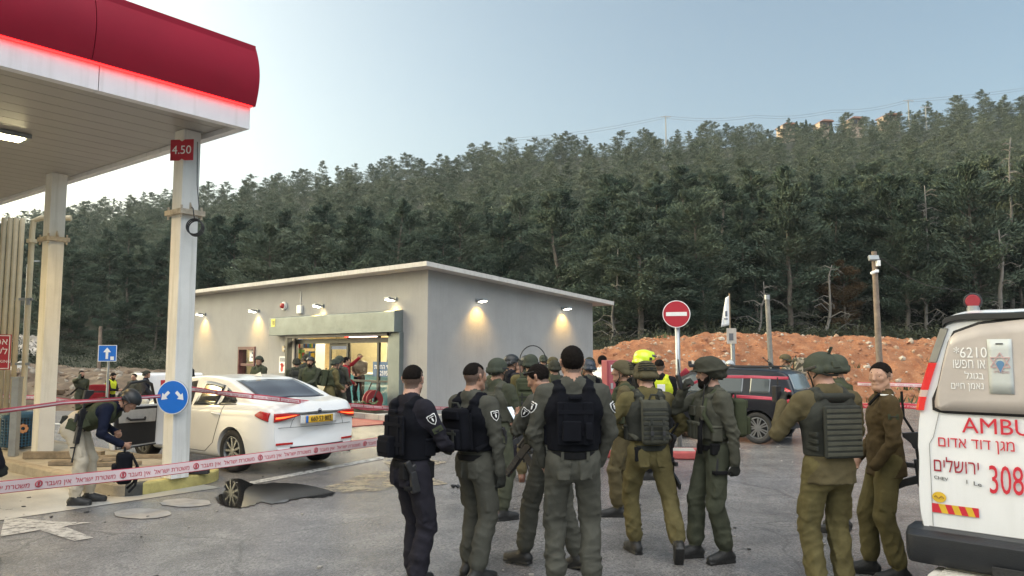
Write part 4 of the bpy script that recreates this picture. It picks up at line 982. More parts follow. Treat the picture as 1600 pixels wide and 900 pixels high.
# bare dead trees
def dead_tree(px, d, h, seed, label, thick=.16):
    x = (px-800)/FPX*d; z = float(hill_z(np.array([x]), np.array([d]))[0])-.2; r = random.Random(seed)
    o = empty('bare_tree', (x, d, z), 0, label, 'tree', 'bare dead trees in front of the pines'); q = MB(); bq = MB()
    q.tube([(r.uniform(-.1, .1)+.05*i, r.uniform(-.1, .1), h*i/8) for i in range(9)], [thick*(1-.9*i/8)+.012 for i in range(9)], 7)
    for k in range(int(h*3.2)):
        zz_ = h*r.uniform(.12, .97); an = r.random()*6.28; l = (1-zz_/h*.75)*r.uniform(.8, 2.2); dd = Vector((math.cos(an), math.sin(an), r.uniform(-.1, .5)))
        p = Vector((.05*8*zz_/h, 0, zz_)); m_ = p+dd*l*.5+Vector((0, 0, .12*l)); e_ = p+dd*l+Vector((0, 0, -.18*l)); bq.tube([p, m_, e_], [.035, .022, .006], 4, cap=False)
        for j in range(5):
            s = m_.lerp(e_, r.random()); bq.tube([s, s+Vector((r.uniform(-1, 1), r.uniform(-1, 1), r.uniform(-1, .4)))*l*.35], [.013, .004], 3, cap=False)
    q.build('trunk', M_deadw, o, smooth=True); bq.build('branches', M_deadw, o)
for a_ in ((1560, 40, 6.5, 1, 'bare grey dead tree with drooping twigs above the ambulance beacon', .17), (1582, 43, 11.5, 2, 'tall leaning bare dead tree near the right edge above the ambulance', .13), (955, 41.5, 6.0, 3, 'thin bare dead tree just right of the shop roof end', .09), (1290, 40, 4.6, 4, 'small tangled bare dead tree left of the utility pole with cameras', .1), (1445, 41, 8.8, 5, 'slim pale bare trunk between the utility pole and the ambulance', .09), (1185, 40.6, 3.6, 6, 'small bare dead tree left of the plain wooden post', .08)): dead_tree(*a_)
# ridge houses, cypress and power poles
M_stone = mat('warm stone wall', (.44, .34, .26), .9, .15, 1); M_tile = mat('clay tile roof', (.3, .14, .09), .8, .2, 2)
for px, w_, h_, lb in ((1296, 4, 2.6, 'small pinkish stone house with red roof on the ridge'), (1345, 4.5, 2.6, 'wider stone house half hidden by trees on the ridge'), (1237, 4, 3.2, 'stone house left of the cypresses on the ridge'), (1402, 5, 2.8, 'low stone house beside the ridge power pole')):
    d = YC+14; x = (px-800)/FPX*d; zt_ = CAMH+(553-np.interp(px, SKX, SKYY)-5)/FPX*d
    o = empty('ridge_house', (x, d, zt_-h_), R(8), lb, 'house', 'houses on the ridge')
    q = MB(); q.box((0, 0, h_/2-3), (w_, 4, h_+6)); q.build('wall', M_stone, o)
    q = MB(); q.prism([(-w_/2-.1, 0), (w_/2+.1, 0), (w_/2-.6, .5), (-w_/2+.6, .5)], (0, -3.3, h_+.001), (1, 0, 0), (0, 0, 1), (0, 1, 0), 6.6); q.build('roof', M_tile, o)
    for j in (-1, 1):
        q = MB(); q.box((j*w_*.24, -3.02, h_*.55), (1.1, .1, 1.3)); q.build('window', M_black, o)
for px, h_, lb in ((1255, 5.2, 'slim dark cypress on the ridge left of the houses'), (1270, 5.6, 'second slim cypress on the ridge beside the pinkish house'), (1310, 4.4, 'short dark cypress between the ridge houses')):
    d = YC+2; x = (px-800)/FPX*d; o = empty('cypress_tree', (x, d, float(hill_z(np.array([x]), np.array([d]))[0])), 0, lb, 'tree', 'cypresses on the ridge')
    k = 700; tt = rngf.random(k); rad = .75*np.sin(np.pi*np.clip(tt*.9+.08, 0, 1))**.8*(1-tt*.6); an = rngf.random(k)*6.28
    C = np.stack([rad*np.cos(an), rad*np.sin(an), h_*1.25*tt], 1); D = rngf.normal(size=(k, 3))*.3+np.array([0, 0, 1.]); D /= np.linalg.norm(D, axis=1, keepdims=True)
    v_, f_, t_ = leaf_quads(rngf, C, D, rngf.uniform(.5, 1, k), rngf.uniform(.25, .5, k), rngf.uniform(0, .4, k)); c = link_mesh('crown', tone_mesh('crown', v_, f_, t_), M_need, o); q = MB(); q.cyl((0, 0, -.5), (0, 0, h_*.8), .15, .05, 6); q.build('trunk', M_bark, o)
tops = []
for px, py, lb in ((1040, 181, 'grey power pole with crossarm on the ridge above the shop'), (1419, 156, 'pale power pole on the ridge between houses and trees'), (1446, 166, 'short pale power pole on the ridge right of the taller one')):
    d = YC-2; p = DP(px, py, d); o = empty('power_pole', (p.x, d, p.z), 0, lb, 'pole', 'power poles on the ridge'); q = MB(); q.cyl((0, 0, -9), (0, 0, 0), .22, .16, 8); q.build('shaft', mat('pale pole', (.33, .33, .31), .8), o); q = MB(); q.box((0, 0, -.3), (3.0, .2, .22)); q.build('crossarm', M_steel, o); tops.append(p)
wp = [DP(800, 216, YC), tops[0], DP(1180, 180, YC), DP(1300, 172, YC), tops[1], DP(1700, 120, YC)]
for dz_ in (0, .5):
    q = MB()
    for A_, B_ in zip(wp[:-1], wp[1:]): q.tube([A_.lerp(B_, t_)+Vector((0, 0, -dz_*1.4-1.2*math.sin(math.pi*t_)*.8)) for t_ in np.linspace(0, 1, 7)], .045, 4)
    tag(q.build('power_line', mat('cable grey', (.25, .26, .28), .6)), 'thin power line strung along the ridge between the poles', 'cable', 'ridge power lines')
# ================================================================== VEHICLES
def car_paint(name, col, rough=.3): return mat(name, col, rough, .03, 2, coat=.8, spec=.5)
M_carglass = mat('dark car glass', (.012, .014, .018), .06, 0, spec=.9)
M_dark = mat('dark cabin trim', (.012, .012, .013), .7, .2, 10)
M_tail = mat('red lamp plastic', (.42, .012, .012), .18, .1, 12, coat=.6)
M_tailglow = glow('lit tail lamp', (1, .13, .03), 1.3)
M_alloy = mat('alloy wheel', (.30, .31, .32), .35, .05, metal=.8)
M_alloyd = mat('dark alloy', (.05, .05, .055), .4, .05, metal=.6)
def catmull(P, n):
    P = np.asarray(P, float); m = len(P); t = np.linspace(0, m-1, n); i = np.clip(t.astype(int), 0, m-2); f = (t-i)[:, None]
    p0 = P[np.clip(i-1, 0, m-1)]; p1 = P[i]; p2 = P[i+1]; p3 = P[np.clip(i+2, 0, m-1)]
    return .5*((2*p1)+(-p0+p2)*f+(2*p0-5*p1+4*p2-p3)*f**2+(-p0+3*p1-3*p2+p3)*f**3)
def smooth_tab(tab):
    x = np.array([a for a, b in tab], float); y = np.array([b for a, b in tab], float)
    def f(q):
        q = np.clip(q, x[0], x[-1]); i = np.clip(np.searchsorted(x, q, side='right')-1, 0, len(x)-2)
        h = np.diff(x); d = np.diff(y)/h; mm = np.zeros(len(x)); mm[0] = d[0]; mm[-1] = d[-1]
        mm[1:-1] = np.where(d[:-1]*d[1:] > 0, 2*d[:-1]*d[1:]/(d[:-1]+d[1:]+1e-12), 0)
        t = (q-x[i])/h[i]; t2 = t*t; t3 = t2*t
        return (2*t3-3*t2+1)*y[i]+(t3-2*t2+t)*h[i]*mm[i]+(-2*t3+3*t2)*y[i+1]+(t3-t2)*h[i]*mm[i+1]
    return f
class CarBody:
    def __init__(s, W, ZB, ZBELT, ZT, tumble=.5, rear=.12, front=.25, cut=.93, lip=.02, sh=.955, k7=.30):
        s.W, s.ZB, s.ZBELT, s.ZT = map(smooth_tab, (W, ZB, ZBELT, ZT)); s.x0, s.x1 = W[0][0], W[-1][0]; s.tumble = tumble; s.rear = rear; s.front = front; s.cut = cut; s.lip = lip; s.sh = sh; s.k7 = k7
    def section(s, x, n=44):
        w, zb, zl, zt = s.W(x), s.ZB(x), s.ZBELT(x), s.ZT(x); g = max(0, zt-zl); q = min(1, g/.15)
        c = s.sh*w; L = lambda a, b: a+(b-a)*q
        y8 = L(.86*w, c-s.tumble*g*.82-s.lip); y9 = L(.72*w, y8-.07)
        P = [(0, zb), (.7*w, zb), (.93*w, zb+.04), (.985*w, zb+.16), (w, (zb+zl)/2), (.99*w, zl-.10), (c, zl), (L(.92*w, c-s.lip-s.k7*s.tumble*g), L(zl+.3*g, zl+.32*g)), (y8, L(zl+.6*g, zl+.84*g)), (y9, L(zl+.85*g, zl+s.cut*g+.02*q)), (L(.4*w, y9*.55), zt-.012), (0, zt)]
        return catmull(P, n)
    def warp(s, x, y):
        xr = np.clip((s.x0+.55-x)/.55, 0, 1); xf = np.clip((x-(s.x1-.8))/.8, 0, 1)
        return x + s.rear*(y/.85)**2*xr - s.front*(y/.85)**2*xf
    def mesh(s, n=90, ns=44):
        t = np.linspace(0, 1, n); xs = s.x0+(s.x1-s.x0)*(t+.0*np.sin(2*math.pi*t)); V = []
        for x in xs:
            S = s.section(x, ns); full = np.concatenate([np.stack([-S[:, 0], S[:, 1]], 1)[::-1][:-1], S[:-1]]) if False else np.concatenate([S, np.stack([-S[::-1][1:-1, 0], S[::-1][1:-1, 1]], 1)])
            V.append(np.stack([s.warp(np.full(len(full), x), full[:, 0]), full[:, 0], full[:, 1]], 1))
        k = len(V[0]); V = np.concatenate(V); F = [(i*k+j, i*k+(j+1) % k, (i+1)*k+(j+1) % k, (i+1)*k+j) for i in range(n-1) for j in range(k)]
        F += [tuple(range(k))[::-1], tuple((n-1)*k+j for j in range(k))]
        me = bpy.data.meshes.new('body'); me.from_pydata(V.tolist(), [], F)
        bm = bmesh.new(); bm.from_mesh(me); bmesh.ops.recalc_face_normals(bm, faces=bm.faces); bm.to_mesh(me); bm.free(); return me
    def y_at(s, x, z):
        S = s.section(x, 160); i = S[:, 1].argmax(); lo = 12
        zz_ = S[lo:, 1]; yy = S[lo:, 0]; o = np.argsort(zz_); return float(np.interp(z, zz_[o], yy[o]))
    def z_at(s, x, y):
        S = s.section(x, 160); zl = s.ZBELT(x); m = S[:, 1] >= zl-.02; yy = S[m, 0]; zz_ = S[m, 1]; o = np.argsort(yy); return float(np.interp(abs(y), yy[o], zz_[o]))
    def side_patch(s, lo, hi, side, off=.005, nx=18, nz=7, x0=None, x1=None):
        xs = np.linspace(x0 if x0 is not None else lo[0][0], x1 if x1 is not None else lo[-1][0], nx); V = []
        for x in xs:
            a = np.interp(x, *zip(*lo)); b = np.interp(x, *zip(*hi))
            for k in range(nz):
                z = a+(b-a)*k/(nz-1); y = s.y_at(x, z)+off; V.append((float(s.warp(x, y)), side*y, z))
        F = [(i*nz+k, (i+1)*nz+k, (i+1)*nz+k+1, i*nz+k+1) for i in range(nx-1) for k in range(nz-1)]
        return V, F
    def top_patch(s, xa, xb, yw, off=.006, nx=12, ny=15):
        V = []
        for i in range(nx):
            x = xa+(xb-xa)*i/(nx-1); hw = np.interp(x, *zip(*yw))
            for k in range(ny):
                y = hw*(-1+2*k/(ny-1)); V.append((float(s.warp(x, y)), y, s.z_at(x, y)+off))
        F = [(i*ny+k, (i+1)*ny+k, (i+1)*ny+k+1, i*ny+k+1) for i in range(nx-1) for k in range(ny-1)]
        return V, F
    def line(s, pts, side, r=.004, off=.001):
        P = []
        for (xa, za), (xb, zb) in zip(pts[:-1], pts[1:]):
            for t in np.linspace(0, 1, 8)[:-1]:
                x, z = xa+(xb-xa)*t, za+(zb-za)*t; y = s.y_at(x, z)+off; P.append((float(s.warp(x, y)), side*y, z))
        x, z = pts[-1]; y = s.y_at(x, z)+off; P.append((float(s.warp(x, y)), side*y, z)); return P
def patch_obj(name, vf, m, parent, thick=.004):
    V, F = vf; me = bpy.data.meshes.new(name); me.from_pydata(V, [], F); o = link_mesh(name, me, m, parent, smooth=True)
    md = o.modifiers.new('solid', 'SOLIDIFY'); md.thickness = thick; md.offset = 0; return o
def cut_mesh(me, cutters):
    """difference of mesh with cutter MBs, their faces get material slot 1"""
    a = bpy.data.objects.new('tmp', me); COL.objects.link(a)
    me.materials.append(M_white); me.materials.append(M_black); tmp = [a]
    for c in cutters:
        c.m = [1]*len(c.f); b = c.build('tmp', [M_white, M_black]); tmp.append(b); b.hide_render = True
        md = a.modifiers.new('b', 'BOOLEAN'); md.operation = 'DIFFERENCE'; md.object = b; md.solver = 'EXACT'; md.use_self = True; md.material_mode = 'INDEX'
    bpy.context.view_layer.update()
    r_ = bpy.data.meshes.new_from_object(a.evaluated_get(bpy.context.evaluated_depsgraph_get()))
    for o in tmp: bpy.data.objects.remove(o)
    r_.materials.clear(); return r_
def set_smooth(me, ang=35):
    me.polygons.foreach_set('use_smooth', [True]*len(me.polygons))
    try: me.set_sharp_from_angle(angle=R(ang))
    except Exception: pass
def wheel(parent, c, rad, wid, side, spokes=10, label=None, twin=True):
    """axle along y; side=+1 outer face towards +y"""
    o = bpy.data.objects.new('wheel', None); COL.objects.link(o); o.parent = parent; o.location = c
    w2 = wid/2; q = MB(); rr = rad*.68
    q.lathe([(rr, -w2*.9), (rad*.93, -w2), (rad*.985, -w2*.8), (rad, -w2*.4), (rad, w2*.4), (rad*.985, w2*.8), (rad*.93, w2), (rr, w2*.9), (rr, -w2*.9)], axis='Y', n=40); q.build('tyre', M_rubber, o, smooth=True)
    q = MB(); s = side
    q.lathe([(rr*1.01, s*w2*.88), (rr*.95, s*w2*.92), (rr*.91, s*w2*.6), (rr*.9, -s*w2*.6)], axis='Y', n=40)
    for k in range(spokes):
        a = 2*math.pi*k/spokes; d = Vector((math.cos(a), 0, math.sin(a))); t = Vector((-math.sin(a), 0, math.cos(a)))
        for j in ((-1, 1) if twin else (0,)):
            wd = .011*rad/.31 if twin else .013*rad/.31
            p0 = d*rr*.16+t*j*.012; p1 = d*rr*.94+t*(j*rr*.14 if twin else 0)
            e = (p1-p0).normalized(); n_ = Vector((0, s, 0)).cross(e)
            Y0, Y1 = Vector((0, s*w2*.80, 0)), Vector((0, s*w2*.62, 0))
            q.add([p0+n_*wd+Y0, p0-n_*wd+Y0, p1-n_*wd*1.3+Y0*.95, p1+n_*wd*1.3+Y0*.95, p0+n_*wd+Y1, p0-n_*wd+Y1, p1-n_*wd*1.3+Y1, p1+n_*wd*1.3+Y1], [(0, 1, 2, 3), (4, 7, 6, 5), (0, 4, 5, 1), (1, 5, 6, 2), (2, 6, 7, 3), (3, 7, 4, 0)])
    q.lathe([(.001, s*w2*.84), (rr*.17, s*w2*.82), (rr*.2, s*w2*.6)], axis='Y', n=20)
    q.build('rim', M_alloy, o)
    q = MB(); q.lathe([(.001, s*w2*.35), (rr*.9, s*w2*.35), (rr*.9, s*w2*.33), (.001, s*w2*.33)], axis='Y', n=24); q.build('dark_backing', M_black, o)  # black backing disc, put in to darken the gaps between spokes
    return o
def cyl_cut(x, y0, y1, z, r):
    q = MB(); q.cyl((x, y0, z), (x, y1, z), r, n=40); return q
# ------------------------------------------------------------------ white sedan
rl_ = G(370, 737); HEAD = ES.copy(); SIDE = Vector((-HEAD.y, HEAD.x, 0))      # left of the car
if SIDE.y > 0: SIDE = -SIDE                                            # car's left faces the camera
# car frame: x forward, y left, z up -> left is -90.. check handedness
carLeft = Vector((0, 0, 1)).cross(HEAD)
cen = rl_ - carLeft*.76 + HEAD*1.35
sedan = empty('sedan_car', (cen.x, cen.y, 0), math.atan2(HEAD.y, HEAD.x), 'white sedan seen from behind with its driver door standing open', 'car')
M_wp = car_paint('white pearl paint', (.74, .74, .73))
B = CarBody([(-2.34, .74), (-2.26, .80), (-2.1, .85), (-1.6, .885), (-.5, .89), (.8, .89), (1.5, .875), (1.95, .82), (2.2, .72), (2.29, .62)],
            [(-2.34, .36), (-2.25, .27), (-2.0, .22), (-1.3, .17), (1.2, .17), (1.9, .2), (2.29, .28)],
            [(-2.34, .86), (-2.2, .97), (-1.9, 1.02), (-1.2, 1.0), (0, .95), (.9, .93), (1.3, .90), (1.9, .80), (2.2, .66), (2.29, .52)],
            [(-2.34, .93), (-2.25, 1.045), (-2.0, 1.085), (-1.72, 1.11), (-1.2, 1.29), (-.75, 1.415), (-.2, 1.455), (.3, 1.43), (.75, 1.31), (1.25, 1.03), (1.45, .96), (1.9, .86), (2.2, .71), (2.29, .57)], tumble=.52, rear=.13)
WR, WX = .325, 1.35
DOOR = [(-.02, .26), (.95, .26), (1.0, .55), (1.02, .93), (.62, 1.28), (.05, 1.36), (-.12, 1.0), (-.1, .5)]
dc = MB(); dc.prism(DOOR, (0, .02, 0), (1, 0, 0), (0, 0, 1), (0, 1, 0), 1.2)
rwc = [cyl_cut(x, y0, y1, .325, .365) for x in (-WX, WX) for y0, y1 in ((.55, 1.2), (-1.2, -.55))]
bm_ = cut_mesh(B.mesh(), rwc+[dc]); set_smooth(bm_)
body = link_mesh('body', bm_, [M_wp, M_dark], sedan)
for x in (-WX, WX):
    for s in (1, -1): wheel(sedan, (x, s*.765, .322), .322, .215, s, spokes=9, twin=False)
# glass
lo_w = [(-1.42, 1.03), (-1.05, .985), (-.2, .97)]; hi_w = [(-1.42, 1.05), (-1.15, 1.22), (-.75, 1.33), (-.2, 1.375)]
for s in (1, -1):
    patch_obj('side_window', B.side_patch([(-.86, 1.0), (-.2, .985)], [(-.86, 1.30), (-.5, 1.345), (-.2, 1.36)], s, nx=10), M_carglass, sedan)
    patch_obj('quarter_window', B.side_patch([(-1.36, 1.045), (-.92, 1.005)], [(-1.36, 1.08), (-1.15, 1.2), (-.92, 1.28)], s, nx=10), M_carglass, sedan)
    if s == -1: patch_obj('side_window', B.side_patch([(-.06, .98), (.95, .97)], [(-.06, 1.36), (.3, 1.34), (.6, 1.22), (.95, .985)], s), M_carglass, sedan)
patch_obj('rear_window', B.top_patch(-1.70, -.93, [(-1.70, .60), (-.93, .55)]), mat('tinted rear glass', (.03, .032, .045), .08, 0, spec=.9), sedan)
patch_obj('windscreen', B.top_patch(.55, 1.22, [(.55, .56), (1.22, .64)]), M_carglass, sedan)
# tail lamps: side wrap + rear piece on the curved cap
def cap_patch(Bd, ys, lo, hi, off=.006, n=14, nz=6, x0=None):
    V = []; x0 = Bd.x0 if x0 is None else x0
    for y in np.linspace(ys[0], ys[1], n):
        a = np.interp(y, *zip(*lo)); b = np.interp(y, *zip(*hi))
        for k in range(nz): V.append((float(Bd.warp(x0, y))-off, y, a+(b-a)*k/(nz-1)))
    return V, [(i*nz+k, (i+1)*nz+k, (i+1)*nz+k+1, i*nz+k+1) for i in range(n-1) for k in range(nz-1)]
for s in (1, -1):
    f = bpy.data.objects.new('tail_lamp', None); COL.objects.link(f); f.parent = sedan
    patch_obj('lens', B.side_patch([(-2.27, .80), (-1.98, .88)], [(-2.27, .925), (-2.1, .955), (-1.98, .90)], s, off=.010, nx=10), M_tail, f, .012)
    ys = (.36, .76) if s == 1 else (-.76, -.36)
    lo = [(.36, .875), (.62, .81), (.76, .79)]; hi = [(.36, .895), (.6, .92), (.76, .92)]
    if s == -1: lo = [(-a, b) for a, b in lo][::-1]; hi = [(-a, b) for a, b in hi][::-1]
    patch_obj('lens', cap_patch(B, ys, lo, hi, .014), M_tail, f, .014)
    lo = [(.40, .882), (.62, .845), (.75, .835)]; hi = [(.40, .888), (.6, .868), (.75, .862)]
    if s == -1: lo = [(-a, b) for a, b in lo][::-1]; hi = [(-a, b) for a, b in hi][::-1]
    patch_obj('glow_bar', cap_patch(B, (.42, .74) if s == 1 else (-.74, -.42), lo, hi, .028), M_tailglow, f, .004)
# lower body details at the rear
xr = lambda y, off: float(B.warp(B.x0, y))-off
patch_obj('trunk_recess', cap_patch(B, (-.34, .34), [(-.34, .74), (.34, .74)], [(-.34, .875), (.34, .875)], .006), mat('white with recess shade', (.62, .62, .61), .35), sedan, .004)  # flat patch; the recess shade is put into its greyer white
pl = patch_obj('licence_plate', cap_patch(B, (-.26, .26), [(-.26, .755), (.26, .755)], [(-.26, .865), (.26, .865)], .014, n=4), mat('yellow plate', (.72, .42, .03), .5, .05), sedan, .008)
patch_obj('blue_plate_band', cap_patch(B, (.215, .258), [(.2, .757), (.26, .757)], [(.2, .863), (.26, .863)], .0195, n=3), M_blue, pl, .002)
place_text('660·53·802', .105, M_black, pl, (B.x0-.0215, -.02, .776), (0, -1, 0), (0, 0, 1), bold=.003, sx=.82)
patch_obj('trunk_trim', cap_patch(B, (-.36, .36), [(-.36, .884), (.36, .884)], [(-.36, .897), (.36, .897)], .012), M_black, sedan, .008)
q = MB(); q.lathe([(.030, -.004), (.038, 0), (.030, .004), (.030, -.004)], (B.x0-.006, 0, .925), 'X', 20); q.ell((B.x0-.006, 0, .925), (.004, .03, .012)); q.ell((B.x0-.006, 0, .925), (.004, .011, .026)); q.build('rear_emblem', mat('dark chrome', (.06, .06, .09), .25, 0, metal=.7), sedan)
q = MB(); q.tube([(xr(y, .001), y, .705+.0*y) for y in np.linspace(-.68, .68, 15)], .004, 5); q.tube([(xr(y, .001), y, z) for y, z in ((.4, .89), (.47, .80), (.5, .70))], .003, 5); q.tube([(xr(y, .001), y, z) for y, z in ((-.4, .89), (-.47, .80), (-.5, .70))], .003, 5); q.build('trunk_seam', M_black, sedan)
for s in (1, -1):
    patch_obj('bumper_reflector', cap_patch(B, (.46, .72) if s == 1 else (-.72, -.46), [(-.8, .452), (.8, .452)], [(-.8, .485), (.8, .485)], .012, n=6), M_tail, sedan, .008)
patch_obj('bumper_diffuser', cap_patch(B, (-.5, .5), [(-.5, .37), (.5, .37)], [(-.5, .42), (.5, .42)], .008), M_black, sedan, .006)
# seams, handles, mirrors
q = MB()
for s in (1, -1):
    q.tube(B.line([(-.13, 1.0), (-.11, .5), (-.02, .3)], s), .0045, 5); q.tube(B.line([(-1.1, 1.0), (-1.0, .75), (-.86, .42), (-.62, .27)], s), .0045, 5); q.tube(B.line([(-.62, .27), (.95, .27)], s), .004, 5)
    if s == -1: q.tube(B.line([(.95, .27), (1.02, .9)], s), .0045, 5)
    q.tube(B.line([(-1.4, 1.03), (-.2, .975)], s, off=.004), .006, 5)
q.build('panel_seam', M_dark, sedan)
for s in (1, -1):
    y = B.y_at(-.93, .87); q = MB(); q.tube([(-1.05, s*(y+.003), .865), (-1.0, s*(y+.03), .872), (-.86, s*(y+.03), .876), (-.82, s*(y+.003), .875)], .014, 8); q.build('door_handle', M_wp, sedan, smooth=True)
q = MB(); q.add([(-.82, 0, 1.425), (-.62, .02, 1.44), (-.62, -.02, 1.44), (-.78, 0, 1.50)], [(0, 1, 3), (0, 3, 2), (1, 2, 3), (0, 2, 1)]); q.build('shark_fin', M_wp, sedan)
q = MB(); q.ell((.72, -.98, .98), (.09, .1, .07)); q.build('wing_mirror', M_wp, sedan, smooth=True)
# interior seen through the door opening
q = MB(); q.box((.15, .38, .42), (.52, .5, .2)); q.box((-.10, .38, .78), (.16, .48, .62), Matrix.Rotation(R(-14), 3, 'Y')); q.box((-.19, .38, 1.16), (.09, .26, .18)); q.build('driver_seat', mat('dark seat cloth', (.03, .03, .032), .85, .2, 20), sedan, bevel=.03)
q = MB(); q.tube([(.42+.06*math.sin(t_), .38+.18*math.cos(t_), .86+.17*math.sin(t_)) for t_ in np.linspace(0, 6.283, 25)], .014, 8); q.box((.45, .38, .86), (.06, .3, .05)); q.cyl((.45, .38, .86), (.75, .38, .8), .03); q.build('steering_wheel', M_black, sedan)
q = MB(); q.box((.86, .34, .80), (.26, .66, .3)); q.build('dashboard', mat('grey dashboard', (.25, .25, .24), .6), sedan, bevel=.03)
# open driver door, hinged at its front edge
dh = bpy.data.objects.new('door', None); COL.objects.link(dh); dh.parent = sedan; hx, hy = .99, .865; dh.location = (hx, hy, 0); dh.rotation_euler = (0, 0, R(-63))
# in the door frame: -x runs back along the door when closed
DP_ = [(x-hx, z) for x, z in DOOR if z < 1.05]
dl = [(-1.06, .28), (-.02, .26), (.0, .5), (.03, .95), (-1.12, 1.0), (-1.11, .55)]
q = MB(); q.prism(dl, (0, -.07, 0), (1, 0, 0), (0, 0, 1), (0, 1, 0), .085); q.build('outer_skin', M_wp, dh, bevel=.02)
q = MB(); q.prism([(-1.02, .33), (-.07, .31), (-.04, .92), (-1.06, .95), (-1.06, .55)], (0, -.085, 0), (1, 0, 0), (0, 0, 1), (0, 1, 0), .014); q.build('door_lining', mat('black door lining', (.014, .014, .016), .55, .2, 8), dh, bevel=.006)
q = MB(); q.prism([(-1.0, .70), (-.10, .66), (-.08, .88), (-1.02, .90)], (0, -.10, 0), (1, 0, 0), (0, 0, 1), (0, 1, 0), .014); q.build('armrest_panel', mat('beige grey lining', (.42, .40, .37), .6), dh, bevel=.006)
q = MB(); q.tube([(-.85, -.12, .78), (-.8, -.15, .74), (-.45, -.15, .72), (-.4, -.12, .75)], .018, 8); q.build('pull_handle', M_black, dh, smooth=True)
fpts = [(-1.10, .97), (-1.06, 1.15), (-.95, 1.335), (-.6, 1.36), (-.4, 1.30), (-.02, .96)]
q = MB(); q.tube([(x, -.03-.21*max(0, z-.96)/.4, z) for x, z in fpts], .024, 8); q.build('window_frame', M_black, dh)
V = [(x, -.03-.21*max(0, z-.96)/.4, z) for x, z in fpts]; me = bpy.data.meshes.new('window_glass'); me.from_pydata(V, [], [tuple(range(len(V)))]); o = link_mesh('window_glass', me, glass_mat('tinted door glass', (.92, .94, .94), .3), dh); md = o.modifiers.new('s', 'SOLIDIFY'); md.thickness = .004
q = MB(); q.ell((-.12, .13, .98), (.07, .11, .07)); q.build('wing_mirror', M_wp, dh, smooth=True)
q = MB(); q.tube([(-1.075, -.085, .97), (-1.085, -.087, .6), (-1.03, -.087, .3), (-.5, -.087, .285), (-.06, -.087, .28)], .012, 6); q.build('rubber_seal', M_rubber, dh)
# ------------------------------------------------------------------ dark SUV
sH = Vector((-.80, .60, 0)).normalized(); sL = Vector((0, 0, 1)).cross(sH)
SS = .87
rw = G(1187, 693); sc_ = rw - sL*.76*SS + sH*1.33*SS
suv = empty('suv_car', (sc_.x, sc_.y, 0), math.atan2(sH.y, sH.x), 'dark blue black off-road car wrapped in red tape beyond the soldiers', 'car'); suv.scale = (SS, SS, SS)
M_navy = mat('black blue paint', (.008, .009, .014), .3, .03, 2, coat=.15, spec=.35)
B2 = CarBody([(-2.25, .84), (-2.1, .89), (-1.6, .93), (.8, .93), (1.6, .91), (2.05, .82), (2.22, .7)], [(-2.25, .5), (-2.1, .36), (-1.3, .3), (1.4, .3), (2.22, .42)],
             [(-2.25, 1.06), (-2.0, 1.08), (0, 1.06), (1.0, 1.05), (1.6, .99), (2.05, .9), (2.22, .74)],
             [(-2.25, 1.12), (-2.2, 1.22), (-1.98, 1.62), (-1.75, 1.70), (-.6, 1.74), (.3, 1.70), (.7, 1.52), (1.1, 1.16), (1.35, 1.08), (2.0, .97), (2.22, .8)], tumble=.34, rear=.1, front=.08)
cuts = [cyl_cut(x, y0, y1, .36, .42) for x in (-1.33, 1.33) for y0, y1 in ((.55, 1.3), (-1.3, -.55))]
bm_ = cut_mesh(B2.mesh(), cuts); set_smooth(bm_); link_mesh('body', bm_, [M_navy, M_dark], suv)
for x in (-1.33, 1.33):
    for s in (1, -1): wheel(suv, (x, s*.79, .362), .362, .23, s, spokes=7)
for s in (1, -1):
    patch_obj('side_window', B2.side_patch([(-.05, 1.12), (.85, 1.11)], [(-.05, 1.58), (.35, 1.56), (.85, 1.22)], s), glass_mat('suv glass', (.16, .18, .19), 1.5) if False else mat('suv side glass', (.045, .055, .06), .08, 0, spec=.9), suv)
    patch_obj('side_window', B2.side_patch([(-.98, 1.13), (-.12, 1.12)], [(-.98, 1.58), (-.12, 1.59)], s), mat('suv side glass', (.045, .055, .06), .08), suv)
    patch_obj('quarter_window', B2.side_patch([(-1.62, 1.15), (-1.15, 1.14)], [(-1.62, 1.50), (-1.5, 1.56), (-1.15, 1.58)], s), mat('suv side glass', (.045, .055, .06), .08), suv)
    f = bpy.data.objects.new('tail_lamp', None); COL.objects.link(f); f.parent = suv
    patch_obj('lens', B2.side_patch([(-2.16, .92), (-2.0, .92)], [(-2.16, 1.24), (-2.0, 1.3)], s, off=.012, nx=6), M_tail, f, .014)
    q = MB(); q.tube(B2.line([(-.08, 1.1), (-.06, .6), (.0, .42)], s), .005, 5); q.tube(B2.line([(-1.05, 1.1), (-1.0, .85), (-.8, .5)], s), .005, 5); q.build('panel_seam', M_dark, suv)
    q = MB(); y = B2.y_at(-.3, 1.0); q.tube([(-.9, s*(y+.003), 1.0), (-.87, s*(y+.03), 1.0), (-.75, s*(y+.03), 1.0), (-.72, s*(y+.003), 1.0)], .015, 6); q.build('door_handle', M_black, suv)
    q = MB(); q.tube([(-1.6, s*.64, 1.70), (-1.55, s*.64, 1.76), (.2, s*.64, 1.76), (.28, s*.62, 1.69)], .02, 6); q.build('roof_rail', M_black, suv)
    q = MB(); q.ell((.75, s*1.02, 1.16), (.08, .11, .09)); q.build('wing_mirror', M_navy, suv, smooth=True)
patch_obj('rear_window', B2.top_patch(-2.19, -2.0, [(-2.19, .68), (-2.0, .60)], off=.008), mat('pale rear glass', (.16, .19, .20), .1, 0, spec=.9), suv)
patch_obj('windscreen', B2.top_patch(.5, 1.05, [(.5, .58), (1.05, .68)]), M_carglass, suv)
